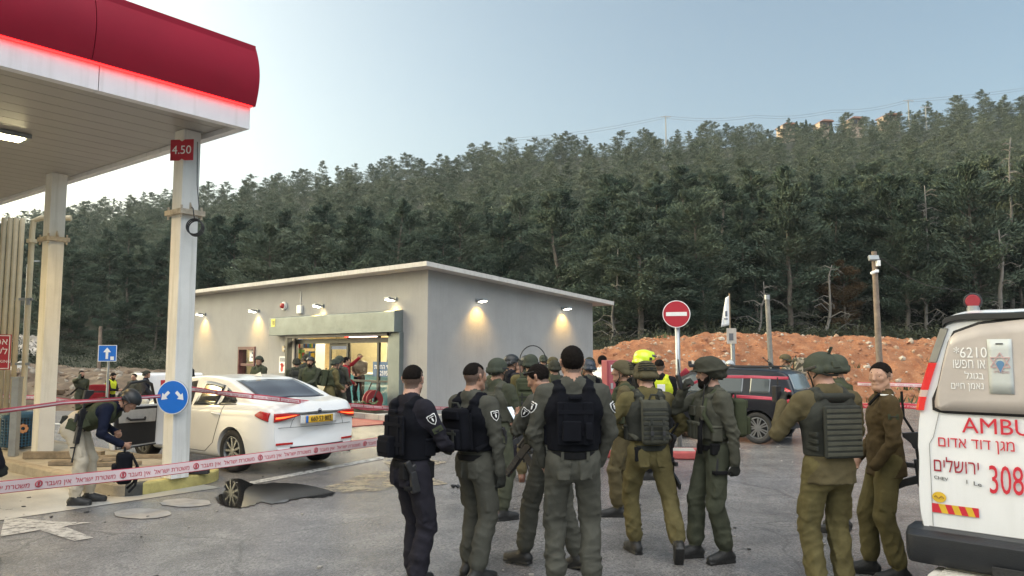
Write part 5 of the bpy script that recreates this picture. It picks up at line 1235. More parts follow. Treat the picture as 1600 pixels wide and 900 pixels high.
# ------------------------------------------------------------------ ambulance
Q0 = DP(1421, 500, 5.2); Q0.z = 0
FD = Vector((.735, -.678, 0)).normalized(); RD = Vector((.678, .735, 0)).normalized()       # along rear face to the right; forward along the van
def VT(px, py):
    d = ray(px, py); n = RD; s = (Q0-CAMP).dot(n)/d.dot(n); q = CAMP+d*s; return (q-Q0).dot(FD), q.z
HWV = 1.02
vo = Q0+FD*HWV
amb = empty('ambulance', (vo.x, vo.y, 0), math.atan2(RD.y, RD.x), 'white ambulance seen from the rear with red Hebrew lettering and black bumper', 'ambulance')
# van frame: x forward (RD), y left; left corner of rear face at y=+HWV
VL = Vector((0, 0, 1)).cross(RD)
sgn = 1 if VL.dot(-FD) > 0 else -1
B3 = CarBody([(0, 1.012), (.02, 1.02), (.08, 1.03), (.2, 1.03), (4.2, 1.02), (4.9, .98), (5.45, .84), (5.6, .7)], [(0, .52), (.1, .46), (1, .32), (4.2, .32), (5.6, .4)],
             [(0, 1.20), (.1, 1.22), (3.9, 1.22), (4.6, 1.14), (5.3, .98), (5.6, .8)], [(0, 2.02), (.05, 2.07), (.3, 2.11), (3.2, 2.11), (3.6, 2.05), (4.3, 1.55), (4.6, 1.24), (5.3, 1.06), (5.6, .88)], tumble=.25, rear=.012, front=.2, cut=.95, lip=.004, sh=.992, k7=.14)
cuts = [cyl_cut(x, y0, y1, .37, .43) for x in (1.15, 4.55) for y0, y1 in ((.6, 1.3), (-1.3, -.6))]
bm_ = cut_mesh(B3.mesh(120, 60), cuts); set_smooth(bm_, 40); M_amb = mat('ambulance white paint', (.76, .77, .78), .3, .05, 2.5, coat=.6, streak=.10)
link_mesh('body', bm_, [M_amb, M_dark], amb)
for x in (1.15, 4.55):
    for s in (1, -1): wheel(amb, (x, s*.87, .37), .37, .24, s, spokes=8, twin=False)
def van(s, z, off=0.0):           # local point on the rear face at distance s from its left corner
    y = sgn*(HWV-s); return Vector((float(B3.warp(0.0, y))-off, y, z))
def van_patch(poly_lo, poly_hi, s0, s1, m, name, off=.006, th=.006, n=16, nz=8, parent=None):
    V = []
    for s in np.linspace(s0, s1, n):
        a = np.interp(s, *zip(*poly_lo)); b = np.interp(s, *zip(*poly_hi))
        for k in range(nz): V.append(tuple(van(s, a+(b-a)*k/(nz-1), off)))
    return patch_obj(name, (V, [(i*nz+k, (i+1)*nz+k, (i+1)*nz+k+1, i*nz+k+1) for i in range(n-1) for k in range(nz-1)]), m, parent or amb, th)
wl = [VT(1461, 641), VT(1598, 648)]; wt = [VT(1475, 560), VT(1485, 523), VT(1530, 507), VT(1598, 496)]
# white rear door gap, window rubber and filmed window
sA_ = wl[0][0]; sB_ = wl[1][0]
M_film = mat('frosted window film', (.46, .415, .385), .35, .12, 3, coat=.4)
lo = [(sA_, wl[0][1]+.02), (sA_+.03, wl[0][1]), (.95, wl[0][1])]; hi = [(sA_, wl[0][1]+.06), (wt[0][0], wt[0][1]), (wt[1][0], wt[1][1]), (wt[2][0], wt[2][1]), (.95, wt[3][1]+.02)]
van_patch([(a_-.0, b_-.018) for a_, b_ in lo], [(a_, b_+.018) for a_, b_ in hi], sA_-.016, .96, M_rubber, 'window_rubber', .004, .008, 24)
win = van_patch(lo, hi, sA_, .945, M_film, 'rear_window', .012, .003, 24)
van_patch([(1.05, wl[0][1]), (2.0, wl[0][1])], [(1.05, wt[3][1]), (1.6, wt[2][1]), (1.85, wt[0][1])], 1.07, 1.9, M_film, 'rear_window', .012, .006, 24)
q = MB(); q.tube([van(1.0, z, .003) for z in np.linspace(.62, 1.98, 6)], .003, 6); q.tube([van(s, .66, .002) for s in np.linspace(.06, 1.98, 30)], .0025, 6); q.tube([van(.085+.0*z, z, .004) for z in np.linspace(.66, 1.2, 6)]+[van(.10+.20*(z-1.2)/.8, z, .004) for z in np.linspace(1.25, 1.9, 6)], .0018, 6); q.build('door_seam', mat('grey seam', (.2, .2, .2), .6), amb)
def van_text(txt, x0, x1, yb, yt, m, name='lettering', off=.004, bold=0.0, parent=None, stretch=1.0):
    (s0, z0), (s1, z1) = VT(x0, (yb[0])), VT(x1, yb[1]); st, zt_ = VT(x0, yt); s1 = s0+(s1-s0)*stretch; z1 = z0+(z1-z0)*stretch
    me = text_mesh(txt, 1.0, extrude=.02, align='LEFT', bold=bold); co = np.array([v.co[:] for v in me.vertices]); mn, mxx = co.min(0), co.max(0)
    for v in me.vertices:
        u = (v.co.x-mn[0])/(mxx[0]-mn[0]); w_ = (v.co.y-mn[1])/(mxx[1]-mn[1]); s = s0+(s1-s0)*u; z = z0+(z1-z0)*u+(zt_-z0)*w_
        v.co = van(s, z, off+v.co.z*.04)
    o = link_mesh(name, me, m, parent or amb); return o
M_rt = mat('red lettering film', (.55, .02, .04), .4, .05); M_wt = mat('white lettering film', (.8, .8, .79), .4, .03)
s5 = VT(1600, 600)
def px_off(x): return x
van_text('AMBULANCE', 1503, 1612, (676, 682), 652, M_rt, bold=.008, stretch=9/4.1)
van_text(heb('מגן דוד אדום'), 1466, 1586, (703, 712), 683, M_rt, bold=.0)
van_text(heb('ירושלים'), 1459, 1530, (736, 742), 713, mat('dark red lettering film', (.32, .01, .03), .4), bold=.012)
van_text('3081', 1547, 1614, (771, 776), 727, M_rt, bold=.01)
van_text('CHEV', 1459, 1481, (748, 752), 743, M_black, bold=.01)
van_text('l  Le', 1510, 1534, (756, 761), 750, M_black, bold=.03)
van_text('6210*'[::-1][0:0]+'*6210', 1491, 1543, (559, 559), 542, M_wt, bold=.02, off=.017, parent=win)
van_text(heb('או חפשו'), 1490, 1540, (575, 576), 562, M_wt, off=.017, parent=win, bold=.006)
van_text(heb('בגוגל'), 1508, 1538, (592, 593), 580, M_wt, off=.017, parent=win, bold=.006)
van_text(heb('נאמן חיים'), 1487, 1538, (611, 612), 598, M_wt, off=.017, parent=win, bold=.006)
# phone sticker with star and pin
(pa, za), (pb_, zb_2) = VT(1547, 615), VT(1586, 617); _, zt1 = VT(1551, 530)
M_ph = mat('pale phone print', (.50, .53, .52), .4, .05)
van_patch([(0, za), (2, za)], [(0, zt1), (2, zt1)], pa+.0, pb_, M_ph, 'phone_sticker', .0175, .002, 6, 6, win)
pc = (pa+pb_)/2; zc_ = (za+zt1)/2+.025; M_ps = mat('faded star print', (.48, .33, .33), .5)
q = MB()
for up in (1, -1):
    T3 = [(pc+.062*math.cos(R(90*up+120*k)), zc_+.062*math.sin(R(90*up+120*k))) for k in range(3)]
    for k in range(3): q.tube([van(*T3[k], .0205), van(*T3[(k+1) % 3], .0205)], .0045, 4)
q.build('star_emblem', M_ps, win)
q = MB(); q.cyl(van(pc, zc_-.01, .021), van(pc, zc_-.01, .023), .022, n=16); q.add([van(pc-.02, zc_-.017, .022), van(pc+.02, zc_-.017, .022), van(pc, zc_-.065, .022), van(pc-.02, zc_-.017, .024), van(pc+.02, zc_-.017, .024), van(pc, zc_-.065, .024)], [(0, 1, 2), (3, 5, 4), (0, 3, 4, 1), (1, 4, 5, 2), (2, 5, 3, 0)]); q.build('pin_emblem', mat('blue grey print', (.10, .22, .38), .5), win)
van_text(heb('נאמן חיים'), 1554, 1578, (584, 585), 579, M_ps, off=.0205, parent=win, bold=.01)
q = MB(); q.tube([van(pc-.02, zt1-.03, .0195), van(pc+.02, zt1-.03, .0195)], .004, 5); q.build('phone_slot', M_dark, win)
# hazard stripe and yellow badge
(h0, hz0), (h1, hz1), (_, hzt) = VT(1456, 800), VT(1530, 811), VT(1456, 786)
q = MB()
for k in range(7):
    a0, a1 = h0+(h1-h0)*k/7, h0+(h1-h0)*(k+1)/7; sk = .02 if k < 6 else 0; zb0 = hz0; zt0 = hzt
    q.add([van(a0+(.02 if k else 0), zb0, .006), van(a1+sk, zb0, .006), van(a1, zt0, .006), van(a0, zt0, .006)], [(0, 1, 2, 3)], k % 2)
q.build('hazard_stripe', [M_rt, mat('yellow film', (.65, .42, .03), .45)], amb)
bc, bzz = VT(1467, 777); q = MB(); V = [van(bc+.042*math.cos(t_), bzz+.034*math.sin(t_), .006) for t_ in np.linspace(0, 6.283, 24, endpoint=False)]; q.add(V, [tuple(range(24))]); q.build('yellow_badge', MATS['yellow film'], amb)
q = MB(); q.tube([van(bc-.028+.007*k, bzz+.008*math.sin(k*1.3), .0075) for k in range(9)], .003, 4); q.build('badge_mark', mat('brown print', (.3, .16, .03), .6), amb)
# tail lamp on the left corner, grey pillar trim, black roof edge
q = MB(); V = []
zl0, zl1 = VT(1445, 641)[1], VT(1455, 567)[1]
for i, z in enumerate(np.linspace(zl0, zl1, 8)):
    yo = B3.y_at(.06, z)
    V += [(.16, sgn*(B3.y_at(.16, z)+.008), z), (.02, sgn*(yo+.010), z), (-.014, sgn*(yo-.012), z), (-.006, sgn*(yo-.045), z), (.05, sgn*(yo-.04), z), (.16, sgn*(yo-.04), z)]
fs = [(i*6+k, i*6+(k+1) % 6, (i+1)*6+(k+1) % 6, (i+1)*6+k) for i in range(7) for k in range(6)]+[tuple(range(6)), tuple(range(42, 48))]
tlm = MB(); tlm.add(V, fs); mid = [0 if not (2 <= i <= 2) else 1 for i in range(7) for k in range(6)]+[0, 0]; tlm.m = mid; tlm.build('tail_lamp', [mat('red lamp plastic amb', (.55, .02, .02), .2, .1, 12, coat=.6, emit=(1, .05, .03), es=.12), mat('clear lamp plastic', (.6, .45, .4), .2)], amb, smooth=False)
q = MB(); V = [];
for z in np.linspace(zl1+.003, 1.97, 8):
    yo = B3.y_at(.08, z); V += [(.2, sgn*(B3.y_at(.2, z)+.006), z), (.02, sgn*(yo+.008), z), (-.004, sgn*(yo-.045), z), (.1, sgn*(yo-.05), z)]
q.add(V, [(i*4+k, i*4+(k+1) % 4, (i+1)*4+(k+1) % 4, (i+1)*4+k) for i in range(7) for k in range(4)]+[(0, 1, 2, 3), (28, 29, 30, 31)]); q.build('pillar_trim', mat('grey trim plastic', (.19, .19, .18), .6), amb, bevel=.004)
S = B3.section(.04, 120); up_ = S[S[:, 1] > 2.0]; q = MB(); top = [(float(y), float(z)) for y, z in up_]; full = [(sgn*y, z) for y, z in top]+[(-sgn*y, z) for y, z in top[::-1][1:]]
V = []
for y, z in full: 
    V += [(-.02, y, z-.03), (-.02, y, z+.006), (.24, y*1.0, z+.03), (.24, y, z-.02)]
q.add(V, [(i*4+k, i*4+(k+1) % 4, (i+1)*4+(k+1) % 4, (i+1)*4+k) for i in range(len(full)-1) for k in range(4)]+[(0, 1, 2, 3), tuple(range(4*len(full)-4, 4*len(full)))]); q.build('roof_edge', mat('black roof trim', (.02, .02, .021), .45, .2, 6), amb, bevel=.008)
# bumper, step
bq = MB(); bs_ = [(-.03, .0), (-.025, .06), (.02, .14), (.10, .17)]
V = []
prof = [(.10, .66), (-.10, .655), (-.15, .62), (-.15, .50), (-.11, .44), (-.02, .42), (.10, .42)]
sv = [(-.055, .18), (-.06, .04), (-.035, -.045), (.03, -.0), (.25, 0), (1.0, 0), (1.75, 0), (1.98, 0), (2.06, -.0), (2.09, .06), (2.09, .18)]
for s, dx in [(-.055, .14), (-.055, .05), (-.03, .012), (.02, 0), (.5, -.004), (1.02, -.006), (1.54, -.004), (2.02, 0), (2.07, .012), (2.095, .05), (2.095, .14)]:
    y = sgn*(HWV-s)
    for (x, z) in prof: V.append((x+dx if x < .05 else .14, y, z))
k = len(prof); nS = 11
fs = [(i*k+j, i*k+(j+1) % k, (i+1)*k+(j+1) % k, (i+1)*k+j) for i in range(nS-1) for j in range(k)]+[tuple(range(k)), tuple(range((nS-1)*k, nS*k))]
bq.add(V, fs); bq.build('bumper', mat('black bumper plastic', (.014, .016, .02), .42, .25, 5, bump=.15, bscale=120), amb, bevel=.012)
q = MB(); 
for k in range(8): q.add([tuple(van(.42+.2*0, .5, .13))]*0, [])
q.box(tuple(van(.72, .475, .165)), (.012, .55, .055)); q.build('bumper_step_pad', M_rubber, amb, bevel=.004)
stp = MB(); c1 = van(1.0, 0, 0); stp.bb((-.24, sgn*(HWV-.10), .355), (.02, sgn*(HWV-1.9), .405)); stp.build('step_board', mat('scuffed white step', (.5, .48, .43), .7, .3, 6, bump=.3, bscale=40), amb, bevel=.008)
q = MB()
for k in range(5): q.bb((-.225+.048*k, sgn*(HWV-.16), .4055), (-.20+.048*k, sgn*(HWV-1.84), .416))
q.build('step_tread', mat('worn step tread', (.55, .53, .47), .7), amb)
q = MB()
for s in (.4, 1.6): q.bb((.021, sgn*(HWV-s)-.03, .36), (.3, sgn*(HWV-s)+.03, .40))
q.build('step_bracket', M_black, amb)
# red beacon
d_ = ray(1520, 471); tt_ = (Q0+RD*.35-CAMP).dot(RD)/d_.dot(RD); bcw = CAMP+d_*tt_; bl_ = Matrix.Rotation(-amb.rotation_euler.z, 3, 'Z') @ (bcw-Vector((vo.x, vo.y, 0)))
b0_ = bpy.data.objects.new('beacon', None); COL.objects.link(b0_); b0_.parent = amb
fd_ = (Matrix.Rotation(-amb.rotation_euler.z, 3, 'Z') @ (CAMP-bcw)); fd_.z = 0; fd_.normalize()
q = MB(); q.cyl(bl_-fd_*.03, bl_+fd_*.02, .058, n=24); q.build('housing', M_black, b0_, bevel=.006)
q = MB(); q.cyl(bl_+fd_*.0205, bl_+fd_*.03, .046, .04, n=24); q.build('lens', mat('red beacon lens', (.26, .02, .03), .5), b0_)
q = MB(); q.cyl(bl_+Vector((0, 0, -.058)), (bl_.x, bl_.y, 2.1), .014, n=8); q.cyl((bl_.x, bl_.y, 2.085), (bl_.x, bl_.y, 2.13), .04, n=12); q.build('stalk', M_steel, b0_)
# ================================================================== PEOPLE (signed distance figures meshed with surface nets)
def V3(*a): return np.array(a, float)
def nrm(v): return v/(np.linalg.norm(v)+1e-9)
def rx(a): a = R(a); return np.array([[1, 0, 0], [0, math.cos(a), -math.sin(a)], [0, math.sin(a), math.cos(a)]])
def ry(a): a = R(a); return np.array([[math.cos(a), 0, math.sin(a)], [0, 1, 0], [-math.sin(a), 0, math.cos(a)]])
def rz(a): a = R(a); return np.array([[math.cos(a), -math.sin(a), 0], [math.sin(a), math.cos(a), 0], [0, 0, 1]])
class Field:
    def __init__(s, lo, hi, vox):
        s.lo = np.array(lo, float)-3*vox; s.vox = vox; s.n = np.ceil((np.array(hi, float)+3*vox-s.lo)/vox).astype(int)+1
        s.D = np.full(s.n, 1e3, np.float32); s.Rw = np.full(s.n, 1e3, np.float32); s.L = np.zeros(s.n, np.int8)
        s.ax = [s.lo[i]+vox*np.arange(s.n[i]) for i in range(3)]
    def sub(s, lo, hi, pad):
        a = np.clip(np.floor((lo-pad-s.lo)/s.vox).astype(int), 0, s.n); b = np.clip(np.ceil((hi+pad-s.lo)/s.vox).astype(int)+1, 0, s.n)
        if (b <= a).any(): return None, None
        sl = tuple(slice(a[i], b[i]) for i in range(3))
        P = [s.ax[0][sl[0]][:, None, None], s.ax[1][sl[1]][None, :, None], s.ax[2][sl[2]][None, None, :]]; return sl, P
    def put(s, sl, d, k, lab):
        old = s.D[sl]; h = np.clip(.5+.5*(old-d)/k, 0, 1); s.D[sl] = np.where(old > 500, d, old*(1-h)+d*h-k*h*(1-h))
        u = d < s.Rw[sl]; s.Rw[sl] = np.where(u, d, s.Rw[sl]); s.L[sl] = np.where(u, lab, s.L[sl])
    def rc(s, a, b, ra, rb, lab=0, k=.02, flat=None, fc=1.0, cut=None):
        """tapered capsule, optionally squashed along unit vector flat by factor fc"""
        a, b = np.asarray(a, float), np.asarray(b, float); r = max(ra, rb); sl, P = s.sub(np.minimum(a, b)-r, np.maximum(a, b)+r, k+.03)
        if sl is None: return
        ab = b-a; q = [P[i]-a[i] for i in range(3)]
        if flat is not None:
            f = nrm(flat); dt = q[0]*f[0]+q[1]*f[1]+q[2]*f[2]; m = 1/fc-1; q = [q[i]+m*f[i]*dt for i in range(3)]; ab = ab+m*f*ab.dot(f)
        L2 = ab.dot(ab)+1e-9; t = np.clip((q[0]*ab[0]+q[1]*ab[1]+q[2]*ab[2])/L2, 0, 1)
        d = np.sqrt((q[0]-t*ab[0])**2+(q[1]-t*ab[1])**2+(q[2]-t*ab[2])**2)-(ra+(rb-ra)*t)
        if flat is not None: d = d*(.5+.5*fc)
        if cut is not None: cn = nrm(cut[1]); d = np.maximum(d, sum((P[i]-cut[0][i])*cn[i] for i in range(3)))
        s.put(sl, d.astype(np.float32), k, lab)
    def ell(s, c, r, M=None, lab=0, k=.02, sign=1):
        c, r = np.asarray(c, float), np.asarray(r, float); M = np.eye(3) if M is None else M; e = np.abs(M) @ r; sl, P = s.sub(c-e, c+e, k+.03)
        if sl is None: return
        q = [P[i]-c[i] for i in range(3)]; l = [M[0, j]*q[0]+M[1, j]*q[1]+M[2, j]*q[2] for j in range(3)]
        k0 = np.sqrt(sum((l[j]/r[j])**2 for j in range(3))); k1 = np.sqrt(sum((l[j]/r[j]**2)**2 for j in range(3)))+1e-6
        d = (k0*(k0-1)/k1).astype(np.float32)
        if sign > 0: s.put(sl, d, k, lab)
        else: s.D[sl] = np.maximum(s.D[sl], -d)
    def box(s, c, h, M=None, rad=.01, lab=0, k=.012):
        c, h = np.asarray(c, float), np.asarray(h, float); M = np.eye(3) if M is None else M; e = np.abs(M) @ h; sl, P = s.sub(c-e, c+e, k+.03)
        if sl is None: return
        q = [P[i]-c[i] for i in range(3)]; l = [np.abs(M[0, j]*q[0]+M[1, j]*q[1]+M[2, j]*q[2])-(h[j]-rad) for j in range(3)]
        d = np.sqrt(sum(np.maximum(x, 0)**2 for x in l))+np.minimum(np.maximum(np.maximum(l[0], l[1]), l[2]), 0)-rad
        s.put(sl, d.astype(np.float32), k, lab)
    def plane(s, p, n):          # keep the side the normal points away from
        n = nrm(np.asarray(n, float)); d = (s.ax[0][:, None, None]-p[0])*n[0]+(s.ax[1][None, :, None]-p[1])*n[1]+(s.ax[2][None, None, :]-p[2])*n[2]; s.D = np.maximum(s.D, d.astype(np.float32))
    def near(s, tol): return np.where(np.abs(s.D) < tol)
    def coords(s, I): return np.stack([s.ax[i][I[i]] for i in range(3)], -1)
    def nets(s):
        D = s.D; ins = D < 0; n = D.shape
        c = np.zeros((n[0]-1, n[1]-1, n[2]-1), np.int8)
        for a in (0, 1):
            for b in (0, 1):
                for e in (0, 1): c += ins[a:n[0]-1+a, b:n[1]-1+b, e:n[2]-1+e]
        cells = (c > 0) & (c < 8); I = np.stack(np.where(cells), -1)
        if len(I) == 0: return np.zeros((0, 3)), np.zeros((0, 4), int), np.zeros(0, int)
        idx = np.full(cells.shape, -1, np.int32); idx[cells] = np.arange(len(I))
        S = np.zeros((len(I), 3)); W_ = np.zeros(len(I))
        for ax in range(3):
            o = [0, 1, 2]; o.remove(ax)
            for a in (0, 1):
                for b in (0, 1):
                    p0 = I.copy(); p0[:, o[0]] += a; p0[:, o[1]] += b; p1 = p0.copy(); p1[:, ax] += 1
                    d0 = D[tuple(p0.T)]; d1 = D[tuple(p1.T)]; x = (d0 < 0) != (d1 < 0); t = np.where(x, d0/(d0-d1+1e-12), 0)
                    q = p0.astype(float); q[:, ax] += t; S += q*x[:, None]; W_ += x
        V = s.lo+s.vox*(S/np.maximum(W_, 1)[:, None]); F = []
        for ax in range(3):
            o = [(ax+1) % 3, (ax+2) % 3]; sl0 = [slice(None)]*3; sl1 = [slice(None)]*3; sl0[ax] = slice(0, -1); sl1[ax] = slice(1, None)
            a0, a1 = ins[tuple(sl0)], ins[tuple(sl1)]; E = np.stack(np.where(a0 != a1), -1); flip = a0[tuple(E.T)]
            ok_ = (E[:, o[0]] > 0) & (E[:, o[1]] > 0) & (E[:, o[0]] < n[o[0]]-1) & (E[:, o[1]] < n[o[1]]-1); E = E[ok_]; flip = flip[ok_]
            def at(du, dv): q = E.copy(); q[:, o[0]] -= du; q[:, o[1]] -= dv; return idx[tuple(q.T)]
            Q = np.stack([at(1, 1), at(0, 1), at(0, 0), at(1, 0)], -1); Q[~flip] = Q[~flip][:, ::-1]; F.append(Q)
        F = np.concatenate(F); F = F[(F >= 0).all(1)]
        lab = s.L[tuple(np.clip(np.rint((V-s.lo)/s.vox).astype(int), 0, np.array(n)-1).T)]
        fl = lab[F]; fm = np.sort(fl, 1)[:, 1]
        return V, F, fm
def folds(p, rng, amp, n=4, wl=(.05, .12)):
    out = np.zeros(len(p))
    for i in range(n):
        w = rng.uniform(*wl); kd = nrm(np.array([rng.normal()*.9, rng.normal()*.9, rng.choice((-1, 1))])); m = rng.normal(size=3)*9; m2 = rng.normal(size=3)*5
        ph = p @ kd*(2*np.pi/w)/2+1.6*np.sin(p @ m+rng.random()*6)+1.3*np.sin(p @ m2+rng.random()*6)
        gate = np.clip(.5+.9*np.sin(p @ (rng.normal(size=3)*8)+rng.random()*6), 0, 1)
        out += gate*(np.abs(np.sin(ph))**.55-.68)*1.5
    return amp*out/n**.5
def ik(a, t, l1, l2, pole):
    d = t-a; L = np.linalg.norm(d); L = min(max(L, abs(l1-l2)+.02), l1+l2-.004); u = nrm(d); x = (l1*l1-l2*l2+L*L)/(2*L); h = math.sqrt(max(0, l1*l1-x*x)); p = nrm(pole-u*np.dot(pole, u)); return a+u*x+p*h, a+u*L
SKIN, SHIRT, TROU, BOOT, HAIR, GLOVE, EYE, STUB = range(8)
def fabric(name, col, var=.26): return mat(name, tuple(c*.95 for c in col), .92, var, 6, bump=.25, bscale=260, spec=.12)
SKINS = [mat('skin light', (.46, .27, .20), .5, .1, 9, spec=.35), mat('skin tan', (.36, .20, .135), .5, .1, 9, spec=.35), mat('skin olive', (.40, .235, .165), .5, .1, 9, spec=.35)]
M_hair = mat('dark hair', (.009, .007, .006), .85, .4, 60, bump=.3, bscale=200, spec=.08); M_eye = mat('eye dark', (.03, .02, .015), .2, 0)
M_boot = mat('black boot leather', (.016, .016, .016), .55, .35, 14, bump=.25, bscale=60); M_glove = fabric('dark glove', (.035, .036, .032))
FAB = {'navy': fabric('navy police cloth', (.019, .018, .024)), 'greygreen': fabric('grey green police cloth', (.070, .070, .058)), 'olive': fabric('olive field cloth', (.118, .10, .045)), 'dkolive': fabric('dark green field cloth', (.062, .067, .046)),
       'fleece': fabric('brown olive fleece', (.072, .052, .026), .35), 'oliveb': fabric('brownish olive cloth', (.10, .083, .045)), 'blackv': fabric('black nylon', (.0065, .007, .010), .3), 'vgrey': fabric('grey green webbing', (.075, .075, .058), .25),
       'vgreen': fabric('green nylon pack', (.055, .063, .037), .25), 'vdk': fabric('dark grey webbing', (.042, .044, .038), .3), 'beige': fabric('beige trousers cloth', (.50, .44, .34), .1), 'blue': fabric('navy jumper', (.010, .013, .028)), 'white': fabric('white shirt', (.72, .72, .72), .06),
       'hivis': fabric('yellow hi vis', (.55, .62, .04), .1), 'red': fabric('red cloth', (.20, .015, .02), .2), 'brownboot': mat('brown boot leather', (.12, .05, .03), .55, .3, 12), 'camo': None, 'helm': fabric('green helmet cover', (.058, .066, .05), .3), 'helmo': fabric('olive helmet cover', (.095, .082, .048), .3), 'helmn': mat('navy helmet shell', (.022, .03, .045), .5, .2, 8),
       'helmd': fabric('dark olive helmet cover', (.045, .045, .034), .3), 'black': fabric('black cloth', (.013, .013, .014), .3), 'silver': mat('silver helmet shell', (.42, .44, .45), .35, .1, 6), 'yellow': mat('yellow fire helmet shell', (.62, .78, .02), .3, .05, 6, coat=.4), 'helmk': mat('black helmet shell', (.014, .015, .016), .45, .2, 8)}
def camo_mat():
    m, t, p = new_mat('camouflage cloth'); N = t.nodes; L = t.links; tc = N.new('ShaderNodeTexCoord'); n = N.new('ShaderNodeTexNoise'); n.inputs['Scale'].default_value = 9; n.inputs['Detail'].default_value = 3; L.new(tc.outputs['Object'], n.inputs[0])
    r = N.new('ShaderNodeValToRGB'); r.color_ramp.interpolation = 'CONSTANT'; e = r.color_ramp.elements; e[0].color = (.06, .055, .035, 1); e[1].position = .45; e[1].color = (.24, .19, .13, 1); k = e.new(.52); k.color = (.34, .29, .22, 1); k = e.new(.6); k.color = (.10, .095, .06, 1)
    L.new(n.outputs['Fac'], r.inputs[0]); L.new(r.outputs[0], p.inputs['Base Color']); p.inputs['Roughness'].default_value = .9; return m
FAB['camo'] = camo_mat()
HLIM = [-.058, -.058, -.045, .012, .012, .002, .042, .074, .086]
M_stub = mat('cropped hair on skin', (.12, .075, .055), .7, .35, 120)
class Fig: pass
def figure(label, px, depth, yaw, H=1.76, z0=0.0, shirt='olive', trou=None, boots=None, skin=1, vox=.009, lean=0, side=0, twist=0, head=(0, 0, 0), hip=(0, 0, 0),
           fl=(-.11, 0, 0, 8, 0), fr=(.11, 0, 0, -8, 0), hl=(-.24, .04, .80), hr=(.24, .04, .80), el=(-.55, -.8, -.1), er=(.55, -.8, -.1), glove=False, hands=(True, True), curl=35, hem=False, beard=False, hair=True, hairlen=1.0, seed=0, group=None, wide=1.0, fold=1.0, palm=None, collar=True, mesh_only=False):
    f = Fig(); rng = np.random.default_rng(seed+1000); s = H/1.78; f.s = s
    x = (px-800)/FPX*depth if px is not None else 0
    f.root = empty('person', (x, depth, z0), R(yaw), label, 'person', group); f.root.scale = (s, s, s)
    pc = V3(*hip)+V3(0, 0, .965); Rt = rz(twist) @ ry(side) @ rx(-lean); T = lambda a, b, c: pc+Rt @ V3(a*wide, b, c); f.T = T; f.Rt = Rt; f.pc = pc
    Rp = rz(twist*.4) @ rx(-lean*.3); P = lambda a, b, c: pc+Rp @ V3(a, b, c); f.P = P; f.Rp = Rp
    nb = T(0, -.012, .515); Rh = Rt @ rz(head[0]) @ rx(-head[1]) @ ry(head[2]) if lean < 40 else rz(twist+head[0]) @ rx(-head[1]) @ ry(head[2]); hc = nb+Rt @ V3(0, .012, .042)+Rh @ V3(0, .022, .108); f.Rh = Rh; f.hc = hc; Hd = lambda a, b, c: hc+Rh @ V3(a, b, c); f.Hd = Hd
    J = {}
    for nm, sg, foot in (('l', -1, fl), ('r', 1, fr)):
        hp = P(sg*.092, 0, -.03); an = V3(foot[0], foot[1], .085+foot[2]); fy = foot[3]; fd = V3(-math.sin(R(fy)), math.cos(R(fy)), 0); kn, an = ik(hp, an, .44, .43, fd+V3(sg*.12, 0, 0)); J[nm] = (hp, kn, an, fd, foot[4])
    A = {}
    for nm, sg, w, pole in (('l', -1, hl, el), ('r', 1, hr, er)):
        sh = T(sg*.196, -.005, .452); eb, wr = ik(sh, V3(*w), .295, .262, V3(*pole)); A[nm] = (sh, eb, wr)
    f.A = A; f.J = J
    pts = np.array([T(0, 0, .5), Hd(0, 0, .13), Hd(0, .14, 0), Hd(0, -.14, 0), pc]+[q for j in J.values() for q in j[:3]]+[j[2]+j[3]*.22 for j in J.values()]+[q for a in A.values() for q in a]+[a[2]+nrm(a[2]-a[1])*.2 for a in A.values()])
    lo, hi = pts.min(0)-.14, pts.max(0)+.14; lo[2] = -.02
    g = Field(lo, hi, vox); yf = Rt @ V3(0, 1, 0)
    # legs and boots
    for sg, (hp, kn, an, fd, pit) in ((-1, J['l']), (1, J['r'])):
        u = nrm(an-kn); g.rc(hp+V3(0, 0, .02), kn, .106, .079, TROU, .03); g.rc(kn, an-u*.08, .077, .073, TROU, .025); g.rc(kn+u*.07-fd*.015, kn+u*.22-fd*.02, .064, .062, TROU, .03)
        g.rc(an-u*.17, an-u*.11, .078, .076, TROU, .02)
        o = nrm(np.cross(kn-hp, fd))*(1 if np.cross(kn-hp, fd)[0]*sg > 0 else -1); m_ = hp+(kn-hp)*.68+o*.062; Mx = np.stack([o, np.cross(nrm(kn-hp), o), nrm(kn-hp)], 1); g.box(m_, (.022, .068, .085), Mx, .018, TROU, .012)
        g.rc(an-u*.12, an+V3(0, 0, .0), .054, .05, BOOT, .012)
        if pit: c_, s_ = math.cos(R(pit)), math.sin(R(pit)); ft = fd*c_+V3(0, 0, -s_); dn = -V3(0, 0, 1)*c_-fd*s_
        else: ft = fd; dn = V3(0, 0, -1)
        sd_ = np.cross(ft, dn)
        g.rc(an-ft*.04+dn*.038, an+ft*.09+dn*.045, .044, .044, BOOT, .02); g.rc(an+ft*.02+dn*.01, an+ft*.13+dn*.045, .045, .04, BOOT, .02); g.rc(an+ft*.10+dn*.046, an+ft*.175+dn*.048, .045, .036, BOOT, .015)
        g.box(an+ft*.065+dn*.078, (.040, .135, .012), np.stack([sd_, ft, -dn], 1), .008, BOOT, .004)
        for k in range(5): q = an+ft*(.085-.022*k)+dn*(.012-.02*k); g.rc(q-sd_*.022, q+sd_*.022, .006, .006, BOOT, .004)
    g.rc(P(-.06, -.01, -.04), P(.06, -.01, -.04), .118, .118, TROU, .03, Rp @ V3(0, 1, 0), .92); g.ell(P(-.07, -.040, -.07), (.092, .085, .12), None, TROU, .04); g.ell(P(.07, -.040, -.07), (.092, .085, .12), None, TROU, .04)
